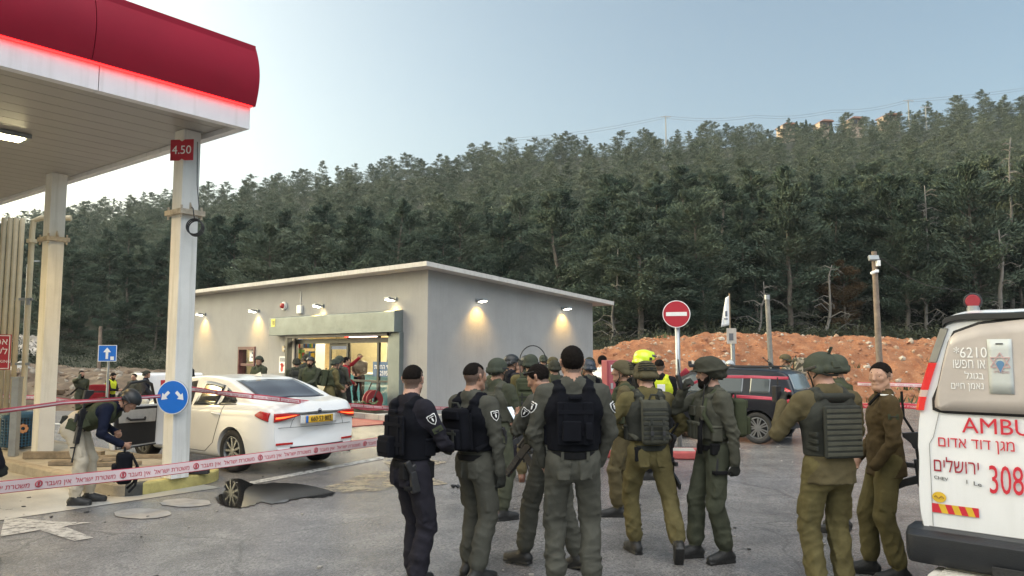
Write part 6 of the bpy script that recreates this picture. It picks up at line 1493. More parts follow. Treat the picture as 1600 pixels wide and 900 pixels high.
    g.rc(P(0, 0, .01), P(0, 0, .06), .150, .150, TROU, .02, yf, .76)
    if not hem:
        for sg in (-1, 1): g.box(P(sg*.078, -.122, -.035), (.052, .010, .020), Rp @ rz(sg*14), .008, TROU, .004); g.box(P(sg*.078, -.121, -.10), (.048, .008, .05), Rp @ rz(sg*14), .008, TROU, .006)
    # torso
    g.rc(T(0, 0, .09), T(0, .005, .30), .158, .182, SHIRT, .03, yf, .70); g.rc(T(-.10, -.01, .36), T(.10, -.01, .36), .118, .118, SHIRT, .05, yf, .95)
    for sg in (-1, 1): g.rc(T(sg*.165, -.01, .445), T(sg*.03, -.02, .515), .064, .064, SHIRT, .05)
    if hem: g.rc(T(0, -.012, -.20), T(0, 0, .12), .196, .170, SHIRT, .004, yf, .80, (T(0, 0, -.135), Rt @ V3(0, 0, -1)))
    if collar: g.rc(nb+Rt @ V3(0, 0, -.03), nb+Rt @ V3(0, .01, .025), .074, .066, SHIRT, .02)
    # arms
    for nm, sg in (('l', -1), ('r', 1)):
        sh, eb, wr = A[nm]; g.rc(sh, eb, .071, .056, SHIRT, .04); g.rc(eb, wr-nrm(wr-eb)*.01, .056, .042, SHIRT, .02); g.rc(wr-nrm(wr-eb)*.05, wr-nrm(wr-eb)*.015, .045, .044, SHIRT, .012)
        if hands[0 if nm == 'l' else 1]:
            d = nrm(wr-eb); pn = nrm(V3(-sg, 0.15, 0)) if not palm or nm not in palm else nrm(V3(*palm[nm])); pn = nrm(pn-d*d.dot(pn)); th = np.cross(d, pn); th = th if th.dot(V3(0, 1, .4)) > 0 else -th
            lb = GLOVE if glove else SKIN; e = .0015 if glove else 0; g.rc(wr-d*.02, wr+d*.03, .03, .033, lb, .012, pn, .75); g.rc(wr+d*.03, wr+d*.075, .036, .040, lb, .012, pn, .5)
            for j, (of, ln_) in enumerate(((-.033, .058), (-.011, .070), (.011, .074), (.032, .066))):
                b0 = wr+d*.082+th*of; a1 = R(curl*.7+4*(3-j)); d1 = d*math.cos(a1)+pn*math.sin(a1)+th*of*1.6; d1 = nrm(d1); m1 = b0+d1*ln_*.55; a2 = R(curl*1.7+6*(3-j)); d2 = nrm(d*math.cos(a2)+pn*math.sin(a2)+th*of*1.6)
                g.rc(b0-d*.015, m1, .0105+e, .0095+e, lb, .004); g.rc(m1, m1+d2*ln_*.5, .0095+e, .008+e, lb, .004)
            t1 = wr+d*.035+th*.03; t2 = t1+nrm(d*.75+th*.55+pn*.45)*.045; g.rc(wr+d*.02+th*.012, t1, .018+e, .014+e, lb, .008); g.rc(t1, t2, .0125+e, .0105+e, lb, .005); g.rc(t2, t2+nrm(d*.85+th*.15+pn*.5)*.03, .0105+e, .009+e, lb, .004)
    # neck and head
    g.rc(nb+Rt @ V3(0, 0, -.02), Hd(0, -.02, -.06), .066, .059, SKIN, .015)
    g.ell(Hd(0, -.010, .028), (.077, .098, .088), Rh, SKIN, .02); g.rc(Hd(0, .040, .0), Hd(0, .058, -.075), .056, .036, SKIN, .03)
    for sg in (-1, 1):
        g.rc(Hd(sg*.050, .005, -.045), Hd(sg*.018, .066, -.088), .026, .022, SKIN, .02); g.ell(Hd(sg*.036, .068, -.012), (.026, .022, .022), Rh, SKIN, .015); g.rc(Hd(sg*.012, .086, .032), Hd(sg*.045, .074, .030), .011, .010, SKIN, .01)
        g.rc(Hd(sg*.078, -.012, -.015), Hd(sg*.086, -.020, .022), .011, .015, SKIN, .006, Rh @ V3(1, 0, 0), .7)
        if vox < .012: g.ell(Hd(sg*.031, .0795, .014), (.010, .009, .0055), Rh, EYE, .003); g.rc(Hd(sg*.017, .0905, .036), Hd(sg*.046, .079, .037), .0045, .003, HAIR, .003)
    g.rc(Hd(0, .092, .020), Hd(0, .108, -.018), .010, .014, SKIN, .010); g.rc(Hd(-.018, .091, -.052), Hd(.018, .091, -.052), .008, .008, SKIN, .008); g.rc(Hd(0, .078, -.092), Hd(0, .082, -.088), .018, .018, SKIN, .015)
    if beard:
        g.rc(Hd(0, .062, -.075), Hd(0, .074, -.098), .046, .030, HAIR, .012); g.rc(Hd(-.022, .096, -.040), Hd(.022, .096, -.040), .008, .008, HAIR, .004)
        for sg in (-1, 1): g.rc(Hd(sg*.066, .012, -.02), Hd(sg*.030, .062, -.088), .020, .026, HAIR, .010)
    # cloth folds
    I = g.near(.03); L_ = g.L[I]; m = (L_ == SHIRT) | (L_ == TROU); I = tuple(q[m] for q in I); p = g.coords(I); amp = np.full(len(p), .5)
    for q, rad, w in [(J['l'][1], .13, 1.0), (J['r'][1], .13, 1.0), (J['l'][2]+V3(0, 0, .16), .12, 1.4), (J['r'][2]+V3(0, 0, .16), .12, 1.4), (A['l'][1], .11, 1.0), (A['r'][1], .11, 1.0), (P(0, .05, -.1), .14, .6)]:
        amp += w*np.exp(-((p-q)**2).sum(1)/rad**2)
    tr_ = L_[m] == TROU; d1 = folds(p, rng, .0085, 6, (.05, .14))+folds(p, rng, .0095, 4, (.13, .30)); d2 = folds(p, rng, .0115, 6, (.045, .12))+folds(p, rng, .008, 3, (.12, .22)); g.D[I] += (np.where(tr_, d1, d2)*amp*fold).astype(np.float32)
    V, F, lab = g.nets()
    if hair:
        q = ((V[F].mean(1)-hc) @ Rh); lm_ = np.interp(q[:, 1], [-.1, -.07, -.04, -.018, -.005, .02, .045, .06, .09], HLIM)-.006
        lab = np.where((lab == SKIN) & (q[:, 2] > lm_) & (np.abs(q).max(1) < .16) & (np.abs(q[:, 0]) < .084), STUB, lab)
    me = np_mesh('body', V, F, lab, smooth=True)
    mats = [SKINS[skin], FAB[shirt], FAB[trou or shirt], FAB[boots] if boots else M_boot, M_hair, M_glove, M_eye, M_stub]
    f.body = link_mesh('body', me, mats, f.root); f.vox = vox
    if hair:
        h = Field(hc-.16, hc+.16, max(vox*.7, .005)); h.ell(Hd(0, -.012, .034), (.0795+.004*hairlen, .101+.003*hairlen, .088+.009*hairlen), Rh, 0, .01)
        q = [h.ax[0][:, None, None]-hc[0], h.ax[1][None, :, None]-hc[1], h.ax[2][None, None, :]-hc[2]]; l = [Rh[0, j]*q[0]+Rh[1, j]*q[1]+Rh[2, j]*q[2] for j in range(3)]
        lim = np.interp(l[1].ravel(), [-.1, -.07, -.04, -.018, -.005, .02, .045, .06, .09], HLIM).reshape(l[1].shape)+max(0, 1-hairlen)*.15*np.clip((.06-l[1])/.05, 0, 1)*1.0
        h.D = np.maximum(h.D, ((lim-l[2])*.8).astype(np.float32)); II = h.near(.02); pp = h.coords(II); h.D[II] += (.0010*np.sin(pp @ (rng.normal(size=3)*300))+.0010*np.sin(pp @ (rng.normal(size=3)*220)+2)+.0014*rng.normal(size=len(pp))).astype(np.float32)*hairlen
        V, F, _ = h.nets(); link_mesh('hair', np_mesh('hair', V, F, smooth=True), M_hair, f.root)
    return f
def mnp(M): return Matrix([list(map(float, r_)) for r_ in M])
def gear_box(q, f, frame, c, size, m=0, rot=None):
    M = {'T': f.Rt, 'P': f.Rp, 'H': f.Rh}[frame]; o = {'T': f.pc, 'P': f.pc, 'H': f.hc}[frame]; M2 = M if rot is None else M @ rot; q.box(o+M @ V3(*c), size, mnp(M2), m)
def gear(f, name, boxes, m, frame='T', bevel=.008, parent=None):
    q = MB()
    for b in boxes: gear_box(q, f, frame, b[0], b[1], 0, b[2] if len(b) > 2 else None)
    return q.build(name, m, parent or f.root, bevel=bevel)
def helmet(f, m, kind='cover', strap=True, goggles=False, mount=True):
    vx = max(f.vox*.8, .006); g = Field(f.hc-.24, f.hc+.24, vx); Hd, Rh = f.Hd, f.Rh; rng = np.random.default_rng(int(abs(f.hc[2]*1e5)) % 999)
    wd = .0 if kind != 'floppy' else .012
    g.ell(Hd(0, -.012, .046), (.107+wd, .131+wd, .103+wd*.5), Rh, 0, .01)
    g.rc(Hd(-.084, -.02, .0), Hd(-.087, -.07, -.005), .030, .03, 0, .03); g.rc(Hd(.084, -.02, .0), Hd(.087, -.07, -.005), .030, .03, 0, .03); g.rc(Hd(-.05, -.125, -.01), Hd(.05, -.125, -.01), .028, .028, 0, .03)
    if kind == 'floppy': g.ell(Hd(0, -.01, .04), (.148, .170, .028), Rh @ rx(-6), 0, .035); g.ell(Hd(0, .0, .09), (.115, .13, .075), Rh, 0, .03)
    if kind == 'fire': g.ell(Hd(0, -.02, .05), (.128, .155, .125), Rh, 0, .02); g.rc(Hd(0, -.12, .1), Hd(0, .1, .13), .03, .03, 0, .04); g.rc(Hd(-.08, -.12, -.03), Hd(.08, -.12, -.03), .045, .045, 0, .04)
    q = [g.ax[0][:, None, None]-f.hc[0], g.ax[1][None, :, None]-f.hc[1], g.ax[2][None, None, :]-f.hc[2]]; l = [Rh[0, j]*q[0]+Rh[1, j]*q[1]+Rh[2, j]*q[2] for j in range(3)]
    lim = np.interp(l[1].ravel(), [-.2, -.12, -.06, -.02, .03, .06, .09, .2], [-.035, -.035, -.03, .0 if kind == 'ops' else -.022, .012, .032, .046, .05]).reshape(l[1].shape)-(.02 if kind == 'floppy' else 0)
    g.D = np.maximum(g.D, ((lim-l[2])*.85).astype(np.float32)); g.ell(Hd(0, -.012, .03), (.094, .118, .10), Rh, 0, .01, -1)
    if kind in ('cover', 'floppy'):
        I = g.near(.02); g.D[I] += folds(g.coords(I), rng, .0022 if kind == 'cover' else .005, 5, (.04, .09)).astype(np.float32)
    V, F, _ = g.nets(); o = link_mesh('helmet', np_mesh('helmet', V, F, smooth=True), m, f.root)
    M = np.eye(3)
    if kind == 'ops':
        for sg in (-1, 1): gear(f, 'side_rail', [((sg*.114, -.012, .024), (.010, .12, .022))], M_black, 'H', .004, o)
    if mount and kind != 'fire': gear(f, 'goggle_mount', [((0, .126, .075), (.036, .018, .046), rx(-25))], M_black, 'H', .004, o)
    if goggles: gear(f, 'night_goggle', [((0, .152, .085), (.03, .05, .03)), ((.012, .165, .105), (.028, .03, .045))], M_black, 'H', .006, o)
    if kind == 'cover' and f.vox < .012:
        q = MB()
        for k in range(4):
            z = .045+.022*k; rr_ = math.sqrt(max(.05, 1-((z-.046)/.106)**2))*.1385; q.tube([Hd(rr_*.82*math.sin(t_), -.012-rr_*math.cos(t_), z+.003*math.sin(9*t_)) for t_ in np.linspace(-.9, .9, 9)], .0045, 5)
        q.build('cover_band', FAB['vdk'], o, smooth=True)
        gear(f, 'cat_eye_tab', [((-.03, -.147, .06), (.03, .008, .02), rx(10)), ((.03, -.147, .06), (.03, .008, .02), rx(10))], FAB['vdk'], 'H', .002, o)
    if kind == 'fire':
        q = MB(); q.tube([Hd(.10*math.sin(t_), .02+.125*math.cos(t_), .10) for t_ in np.linspace(-1.3, 1.3, 9)], .016, 6); q.build('raised_visor', mat('smoked visor', (.1, .1, .1), .2), o, smooth=True); gear(f, 'visor_pivot', [((.125, .03, .05), (.02, .04, .04)), ((-.125, .03, .05), (.02, .04, .04))], M_black, 'H', .006, o)
    if strap:
        q = MB()
        for sg in (-1, 1): q.tube([Hd(sg*.094, .03, .01), Hd(sg*.086, .02, -.05), Hd(sg*.05, .05, -.105)], .006, 5); q.tube([Hd(sg*.09, -.07, -.015), Hd(sg*.088, .0, -.045)], .006, 5)
        q.tube([Hd(-.09, -.075, -.02), Hd(-.05, -.105, -.045), Hd(.05, -.105, -.045), Hd(.09, -.075, -.02)], .009, 5); q.tube([Hd(-.05, .05, -.105), Hd(0, .075, -.122), Hd(.05, .05, -.105)], .007, 5); q.build('chin_strap', FAB['vdk'], o)
    return o
def vest(f, m, z0=.10, z1=.42, pouches='', thick=.022, back='webbing', strapm=None, mp=None):
    vx = max(f.vox, .008); c = f.T(0, 0, .28); g = Field(c-.36, c+.36, vx); T, Rt = f.T, f.Rt; yf = Rt @ V3(0, 1, 0)
    g.rc(T(0, 0, .08), T(0, .003, .31), .158+thick*1.25, .176+thick*1.2, 0, .02, yf, .76); g.rc(T(-.09, -.012, .36), T(.09, -.012, .36), .112+thick, .112+thick, 0, .04, yf, 1.0)
    for sg in (-1, 1):      # arm openings and neck
        g.D = np.maximum(g.D, -(np.sqrt(((g.ax[0][:, None, None]-T(sg*.25, 0, .45)[0]))**2+((g.ax[1][None, :, None]-T(sg*.25, 0, .45)[1])*.9)**2+((g.ax[2][None, None, :]-T(sg*.25, 0, .45)[2])*.72)**2)-.112).astype(np.float32))
    zax = Rt @ V3(0, 0, 1); g.plane(T(0, 0, z1), zax); g.plane(T(0, 0, z0), -zax)
    for sg in (-1, 1):
        P_ = [T(sg*.095, -.115, z1-.06), T(sg*.10, -.085, .475), T(sg*.10, -.01, .525), T(sg*.10, .07, .475), T(sg*.095, .115, z1-.06)]
        for a_, b_ in zip(P_[:-1], P_[1:]): g.rc(a_, b_, .043, .043, 0, .02, Rt @ V3(0, .35, 1), .5)
    I = g.near(.02); rng = np.random.default_rng(3); g.D[I] += folds(g.coords(I), rng, .0025, 4).astype(np.float32)
    V, F, _ = g.nets(); o = link_mesh('vest', np_mesh('vest', V, F, smooth=True), m, f.root); mp = mp or m; yb = -.155-thick*.3; yfm = .150+thick*.3
    for p in pouches.split():
        if p == 'mags':
            for k in (-1.1, 0, 1.1): gear(f, 'magazine_pouch', [((k*.085, yfm+.012, .17), (.072, .045, .15)), ((k*.085, yfm+.02, .235), (.074, .045, .035))], mp, 'T', .010, o)
        if p == 'utility': 
            for sg in (-1, 1): gear(f, 'utility_pouch', [((sg*.175, .045, .15), (.06, .1, .13)), ((sg*.178, .045, .21), (.064, .104, .03))], mp, 'T', .014, o)
        if p == 'radio': gear(f, 'radio_pouch', [((-.12, yfm-.01, .33), (.055, .05, .13))], mp, 'T', .012, o); q = MB(); q.cyl(f.T(-.12, yfm-.01, .40), f.T(-.13, yfm-.03, .58), .006, n=6); q.build('antenna', M_black, o)
        if p == 'admin': gear(f, 'admin_pouch', [((.07, yfm+.0, .34), (.12, .035, .09))], mp, 'T', .010, o)
        if p == 'web':          # rows of webbing on a back panel
            gear(f, 'back_panel', [((0, yb-.005, .26), (.25, .035, .30))], mp, 'T', .014, o)
            for k in range(7): gear(f, 'webbing_row', [((0, yb-.024, .145+.038*k), (.235, .006, .02))], strapm or mp, 'T', .002, o)
        if p == 'webfull':
            gear(f, 'back_panel', [((0, yb-.008, .24), (.30, .04, .37))], mp, 'T', .016, o)
            for k in range(9): gear(f, 'webbing_row', [((0, yb-.030, .085+.038*k), (.285, .006, .024))], strapm or mp, 'T', .002, o)
            for sg in (-1, 1): gear(f, 'side_strap', [((sg*.178, -.05, .12+.05*k), (.02, .16, .03)) for k in range(3)], mp, 'T', .006, o)
        if p == 'flat':
            gear(f, 'back_panel', [((0, yb+.0, .25), (.26, .03, .30))], mp, 'T', .014, o); gear(f, 'vertical_strap', [((k*.055, yb-.02, .25), (.03, .008, .29)) for k in (-1.3, 1.3)], strapm or mp, 'T', .002, o); gear(f, 'drag_handle', [((0, yb-.012, .43), (.10, .03, .03))], mp, 'T', .01, o); [gear(f, 'cross_strap', [((0, yb-.022, zz_), (.25, .006, .03))], mp, 'T', .002, o) for zz_ in (.18, .33)]
    return o
def backpack(f, m, w=.30, h=.40, d=.13, zc=.26, pocket=True, straps=True, y=-.16):
    b = gear(f, 'backpack', [((0, y-d/2, zc), (w, d, h))], m, 'T', .035); 
    if pocket: gear(f, 'front_pocket', [((0, y-d-.018, zc-.07), (w*.8, .05, h*.48))], m, 'T', .02, b); gear(f, 'top_pocket', [((0, y-d-.008, zc+.12), (w*.72, .03, h*.22))], m, 'T', .012, b)
    gear(f, 'compression_strap', [((sg*w*.22, y-d-.047, zc-.07), (.025, .006, h*.46)) for sg in (-1, 1)]+[((0, y-d-.047, zc-.02), (w*.7, .006, .022))], FAB['vdk'], 'T', .002, b)
    gear(f, 'buckle', [((sg*w*.22, y-d-.052, zc-.10), (.03, .012, .04)) for sg in (-1, 1)], M_black, 'T', .003, b)
    q = MB(); q.tube([f.T(-.05, y-.04, zc+h/2-.01), f.T(-.03, y-.05, zc+h/2+.04), f.T(.03, y-.05, zc+h/2+.04), f.T(.05, y-.04, zc+h/2-.01)], .010, 6); q.build('grab_handle', FAB['vdk'], b)
    if straps:
        for sg in (-1, 1):
            q = MB(); q.tube([f.T(sg*.09, y, zc+h*.4), f.T(sg*.105, -.06, .515), f.T(sg*.11, .02, .525), f.T(sg*.115, .11, .44), f.T(sg*.14, .15, .32), f.T(sg*.185, .08, .17), f.T(sg*.15, y+.02, .10)], .022, 8); q.build('shoulder_strap', m, b, smooth=True)
    return b
def belt(f, m=None, z=.022, buckle=True):
    q = MB(); n = 32; a, b = .164, .130; V = []
    for r_, zz_ in ((1.0, -.024), (1.07, -.024), (1.07, .024), (1.0, .024)):
        for k in range(n): t_ = 2*math.pi*k/n; V.append(f.P(a*r_*math.cos(t_), b*r_*math.sin(t_), z+zz_))
    F = [(j*n+k, j*n+(k+1) % n, ((j+1) % 4)*n+(k+1) % n, ((j+1) % 4)*n+k) for j in range(4) for k in range(n)]; q.add(V, F); o = q.build('belt', m or FAB['black'], f.root, bevel=.003)
    return o
def holster(f, x=.17, y=-.06, z=-.10, tilt=8):
    rot = rx(tilt); o = gear(f, 'holster', [((x, y, z), (.045, .07, .17), rot), ((x, y-.005, z+.105), (.04, .045, .06), rot @ rx(20))], M_black, 'P', .012); gear(f, 'pistol_grip', [((x+.004, y-.05, z+.115), (.03, .045, .10), rx(25))], M_black, 'P', .008, o); gear(f, 'thigh_strap', [((x-.02, y, z-.05), (.06, .13, .03))], FAB['black'], 'P', .006, o); return o
def pouch(f, x, y, z, size=(.06, .05, .12), m=None, name='belt_pouch'): return gear(f, name, [((x, y, z), size), ((x, y, z+size[2]*.35), (size[0]*1.06, size[1]*1.06, size[2]*.28))], m or FAB['black'], 'P', .010)
def knee_pads(f, m):
    for nm in 'lr':
        hp, kn, an, fd, _ = f.J[nm]; q = MB(); u = nrm(an-hp); s_ = np.cross(fd, u); q.box(kn+fd*.065, (.10, .035, .15), mnp(np.stack([s_, fd, -u], 1))); q.build('knee_pad', m, f.root, bevel=.015)
def arm_patch(f, side, t=.38, out=None, kind='shield', rad=.068):
    sh, eb, wr = f.A[side]; c = sh+(eb-sh)*t; u = nrm(sh-eb); o = V3(*out); o = nrm(o-u*o.dot(u)); ex = np.cross(u, o)
    q = MB(); base = c+o*(rad+.002); sc = .036
    sh_ = [(-1, 1), (-.5, 1.12), (0, 1.02), (.5, 1.12), (1, 1), (.95, .1), (.6, -.7), (0, -1.25), (-.6, -.7), (-.95, .1)]
    if kind == 'rect': sh_ = [(-1.1, -.6), (1.1, -.6), (1.1, .6), (-1.1, .6)]
    def bend(pts, k, off): return [base-o*((p_[0]*sc*k)**2/(2*rad))+ex*p_[0]*sc*k+u*p_[1]*sc*k+o*off for p_ in pts]
    def slab_(pts, k, off, m): a_, b_ = bend(pts, k, off-.004), bend(pts, k, off+.002); n = len(pts); q_ = MB(); q_.add([tuple(x) for x in a_+b_], [tuple(range(n))[::-1], tuple(range(n, 2*n))]+[(i, (i+1) % n, n+(i+1) % n, n+i) for i in range(n)]); return q_, m
    q_, m = slab_(sh_, 1, .001, M_whitesign if kind == 'shield' else FAB['vgreen']); pr = q_.build('sleeve_badge', m, f.root)
    if kind == 'shield':
        q_, m = slab_(sh_, .84, .0032, FAB['black']); q_.build('badge_field', m, pr)
        for pts in ([(.0, .55), (.22, .1), (.12, -.55), (-.12, -.55), (-.22, .1)], [(-.6, .78), (.6, .78), (.6, .62), (-.6, .62)]): q_, m = slab_(pts, .84, .0052, M_whitesign); q_.build('badge_mark', m, pr)
    else:
        q_, m = slab_([(-.8, -.12), (.8, -.12), (.8, .12), (-.8, .12)], 1, .0032, FAB['vdk']); q_.build('badge_mark', m, pr)
    return pr
def rifle_parts(parent, optic=True, sling=None):
    """x along the barrel, z up, origin at the pistol grip"""
    q = MB(); q.bb((-.06, -.016, .02), (.16, .016, .085)); q.bb((-.05, -.013, .085), (.15, .013, .098)); q.build('receiver', M_black, parent, bevel=.004)
    q = MB(); q.bb((.161, -.02, .028), (.36, .02, .088)); 
    for k in range(6): q.bb((.17+.032*k, -.024, .03), (.188+.032*k, .024, .086))
    q.build('handguard', M_black, parent, bevel=.003)
    q = MB(); q.cyl((.36, 0, .062), (.54, 0, .062), .009, n=10); q.cyl((.54, 0, .062), (.585, 0, .062), .013, n=10); q.bb((.40, -.006, .07), (.415, .006, .125)); q.build('barrel', M_black, parent)
    q = MB(); q.cyl((-.06, 0, .055), (-.17, 0, .055), .014, n=10); q.prism([(-.15, .085), (-.28, .085), (-.285, -.035), (-.25, -.035), (-.19, .02), (-.15, .03)], (0, -.017, 0), (1, 0, 0), (0, 0, 1), (0, 1, 0), .034); q.build('stock', M_black, parent, bevel=.004)
    q = MB(); q.prism([(-.03, .02), (.01, .02), (-.015, -.085), (-.055, -.08)], (0, -.014, 0), (1, 0, 0), (0, 0, 1), (0, 1, 0), .028); q.build('grip', M_black, parent, bevel=.006)
    q = MB(); q.prism([(.07, .02), (.135, .02), (.15, -.08), (.175, -.16), (.115, -.175), (.09, -.08)], (0, -.011, 0), (1, 0, 0), (0, 0, 1), (0, 1, 0), .022); q.build('magazine', M_black, parent, bevel=.003)
    if optic: q = MB(); q.cyl((.0, 0, .128), (.10, 0, .128), .02, n=12); q.bb((.02, -.014, .098), (.08, .014, .115)); q.build('optic', M_black, parent)
    if sling: q = MB(); q.tube(sling, .011, 5); q.build('sling', FAB['black'], parent)
RIFLE0 = None
def rifle(label, f, pos, xdir, zdir, sling=None, optic=True):
    """pos and directions in the figure's local frame"""
    o = empty('rifle', (0, 0, 0), 0, label, 'rifle', 'slung rifles'); rifle_parts(o, optic, sling)
    xd = nrm(V3(*xdir)); zd = V3(*zdir); zd = nrm(zd-xd*xd.dot(zd)); yd = np.cross(zd, xd); M = Matrix.Identity(4)
    for i in range(3): M[i][0], M[i][1], M[i][2], M[i][3] = xd[i], yd[i], zd[i], pos[i]
    rt = f.root; W_ = Matrix.Translation(rt.location) @ Matrix.Rotation(rt.rotation_euler.z, 4, 'Z') @ Matrix.Scale(f.s, 4)
    M = W_ @ M; o.matrix_world = M; l, r_, s_ = M.decompose(); o.location = l; o.rotation_mode = 'QUATERNION'; o.rotation_quaternion = r_; o.scale = s_; return o
def to_world(f, p): rt = f.root; return Matrix.Translation(rt.location) @ Matrix.Rotation(rt.rotation_euler.z, 4, 'Z') @ (Vector(p)*f.s)
# ------------------------------------------------------------------ foreground figures
VF = .0085
GF = 'officers and soldiers standing in the foreground'
a = figure('police officer in all dark navy uniform and vest at the left of the foreground group', 645, 5.95, -48, 1.74, shirt='navy', vox=VF, head=(34, 2, 0), hr=(.10, .31, 1.09), hl=(-.08, .33, 1.08), er=(.9, -.5, -.4), el=(-.9, -.5, -.4), fl=(-.10, .10, 0, 6, 0), fr=(.10, -.03, 0, -6, 0), skin=0, seed=1, group=GF, glove=True, hairlen=.55)
vest(a, FAB['blackv'], .06, .43, 'flat utility mags'); gear(a, 'back_pouch', [((-.05, -.20, .16), (.16, .07, .16)), ((-.05, -.235, .16), (.15, .02, .10))], FAB['blackv'], 'T', .016); belt(a); holster(a, .155, -.075, -.10); pouch(a, .10, -.135, -.02, (.07, .05, .13)); pouch(a, .16, .06, -.02, (.05, .07, .13))
arm_patch(a, 'r', .30, (1, -.5, 0)); arm_patch(a, 'r', .60, (1, -.5, 0), 'rect')
b = figure('police officer in grey green uniform with black vest and shaved head, second from left', 738, 6.25, -42, 1.755, shirt='greygreen', vox=VF, head=(-2, 4, 0), lean=-4, hip=(0, .05, 0), hr=(.25, .08, .86), hl=(-.10, .30, 1.05), er=(.9, -.6, 0), fl=(-.10, .06, 0, 5, 0), fr=(.10, -.05, 0, -10, 0), skin=1, seed=2, group=GF, glove=True, hairlen=.45)
vest(b, FAB['blackv'], .08, .43, 'utility mags flat'); backpack(b, FAB['blackv'], .26, .34, .10, .27); belt(b); arm_patch(b, 'r', .32, (1, -.4, 0))
c = figure('soldier in green helmet and jacket with grey vest behind the two police officers', 776, 8.6, -38, 1.76, shirt='dkolive', vox=.010, head=(5, 4, 0), hr=(.16, .26, 1.02), hl=(-.14, .30, 1.05), fl=(-.14, .10, 0, 10, 0), fr=(.16, -.10, 0, -25, 0), seed=3, group=GF)
helmet(c, FAB['helm'], 'ops'); vest(c, FAB['vgrey'], .10, .43, 'web utility'); belt(c); arm_patch(c, 'r', .4, (1, -.4, 0), 'rect'); holster(c, .17, -.03, -.12)
rifle('black rifle slung at the side of the helmeted soldier behind the shaved officer', c, (.10, .20, .93), (.25, .1, -1), (.3, 1, .1), [(-.2, 0, .05), (-.3, -.06, -.1), (-.2, -.1, -.25), (.1, -.05, -.2)])
d = figure('police officer with sunglasses on his head looking down at a phone', 860, 6.6, 52, 1.755, shirt='greygreen', vox=VF, head=(12, 20, 0), lean=6, hl=(-.02, .33, 1.25), hr=(.16, .28, 1.16), el=(-.9, -.2, -.8), er=(.9, -.3, -.8), fl=(-.08, .24, 0, 5, 0), fr=(.11, -.20, 0, -8, 12), skin=1, seed=4, group=GF, palm={'l': (.4, .3, 1)}, curl=45)
vest(d, FAB['vgrey'], .10, .43, 'mags utility'); belt(d); arm_patch(d, 'l', .35, (-1, -.3, 0))
q = MB(); Hd = d.Hd; q.tube([Hd(-.088, -.02, .06), Hd(-.075, .07, .085), Hd(.075, .07, .085), Hd(.088, -.02, .06)], .004, 5)
for sg in (-1, 1): q.ell(Hd(sg*.035, .085, .088), (.028, .008, .018), 10, 6)
q.build('sunglasses', M_black, d.root)
w = to_world(d, (-.02+.0, .33+.075, 1.285)); po_ = empty('mobile_phone', w, R(52), 'lit mobile phone held up by the officer wearing sunglasses on his head', 'phone')
q = MB(); q.box((0, 0, 0), (.072, .009, .15), Matrix.Rotation(R(-35), 3, 'X')); q.build('case', M_black, po_, bevel=.003); q = MB(); q.box((0, -.0045, .0031), (.064, .002, .138), Matrix.Rotation(R(-35), 3, 'X')); q.build('screen', glow('phone screen light', (.55, .65, .72), .55), po_)
rifle('black rifle hanging in front of the officer reading his phone', d, (.02, .20, 1.0), (-.25, .55, -.8), (.1, 1, .5), [(-.2, 0, .06), (-.25, -.05, .2), (-.1, -.12, .42), (.05, -.2, .45)])
e = figure('tall officer seen squarely from behind in black vest and grey green uniform at the centre', 894, 5.85, 2, 1.885, shirt='greygreen', vox=VF, head=(6, 0, 0), hl=(-.20, .13, .90), hr=(.20, .13, .90), el=(-.95, -.4, 0), er=(.95, -.4, 0), fl=(-.125, .02, 0, 6, 0), fr=(.125, -.02, 0, -6, 0), skin=1, seed=5, group=GF, wide=1.05, hairlen=1.1)
vest(e, FAB['blackv'], .05, .45, 'flat utility'); gear(e, 'side_pouch', [((-.03, -.20, .20), (.13, .03, .14)), ((.09, -.20, .2), (.05, .03, .12))], FAB['blackv'], 'T', .010); belt(e); gear(e, 'belt_loop', [((x, -.141, .022), (.022, .008, .06)) for x in (-.09, .09)], FAB['greygreen'], 'P', .002)
arm_patch(e, 'l', .38, (-1, -.5, 0)); arm_patch(e, 'r', .38, (1, -.5, 0))
g = figure('soldier in olive uniform walking away with one boot heel lifted', 1012, 6.95, 8, 1.765, shirt='olive', vox=VF, head=(-4, 4, 0), hl=(-.15, .24, 1.06), hr=(.20, .20, 1.0), el=(-.95, -.3, -.2), er=(.95, -.3, -.2), fl=(-.10, .14, 0, 10, 0), fr=(.15, -.30, .075, -14, 52), hip=(0, .03, -.02), lean=4, skin=0, seed=6, group=GF, hair=False)
helmet(g, FAB['helmo'], 'cover'); vest(g, FAB['vdk'], .08, .43, 'utility'); backpack(g, FAB['vgrey'], .25, .40, .07, .25, pocket=False, y=-.17)
for k in range(7): gear(g, 'webbing_row', [((0, -.243, .11+.042*k), (.235, .006, .024))], FAB['vdk'], 'T', .002)
belt(g, FAB['vdk']); pouch(g, -.13, -.08, -.03, (.06, .06, .13)); 
rifle('black rifle hanging down the right thigh of the soldier walking away', g, (.235, .03, .80), (.05, .2, -1), (0, 1, .2), [(-.28, 0, .05), (-.4, -.1, .1), (-.55, -.2, .25)])
h = figure('bearded soldier in floppy covered helmet facing left and speaking into a handset', 1110, 6.85, 100, 1.765, shirt='vgrey', trou='dkolive', vox=VF, head=(-6, 2, 0), hr=(.03, .26, 1.50), er=(.7, .5, -.9), hl=(-.24, -.10, .83), el=(-.8, -.7, 0), fl=(-.10, -.06, 0, 12, 0), fr=(.11, .14, 0, 0, 0), skin=0, seed=7, group=GF, glove=True, beard=True, palm={'r': (-.5, -1, 0)}, curl=60, hair=False)
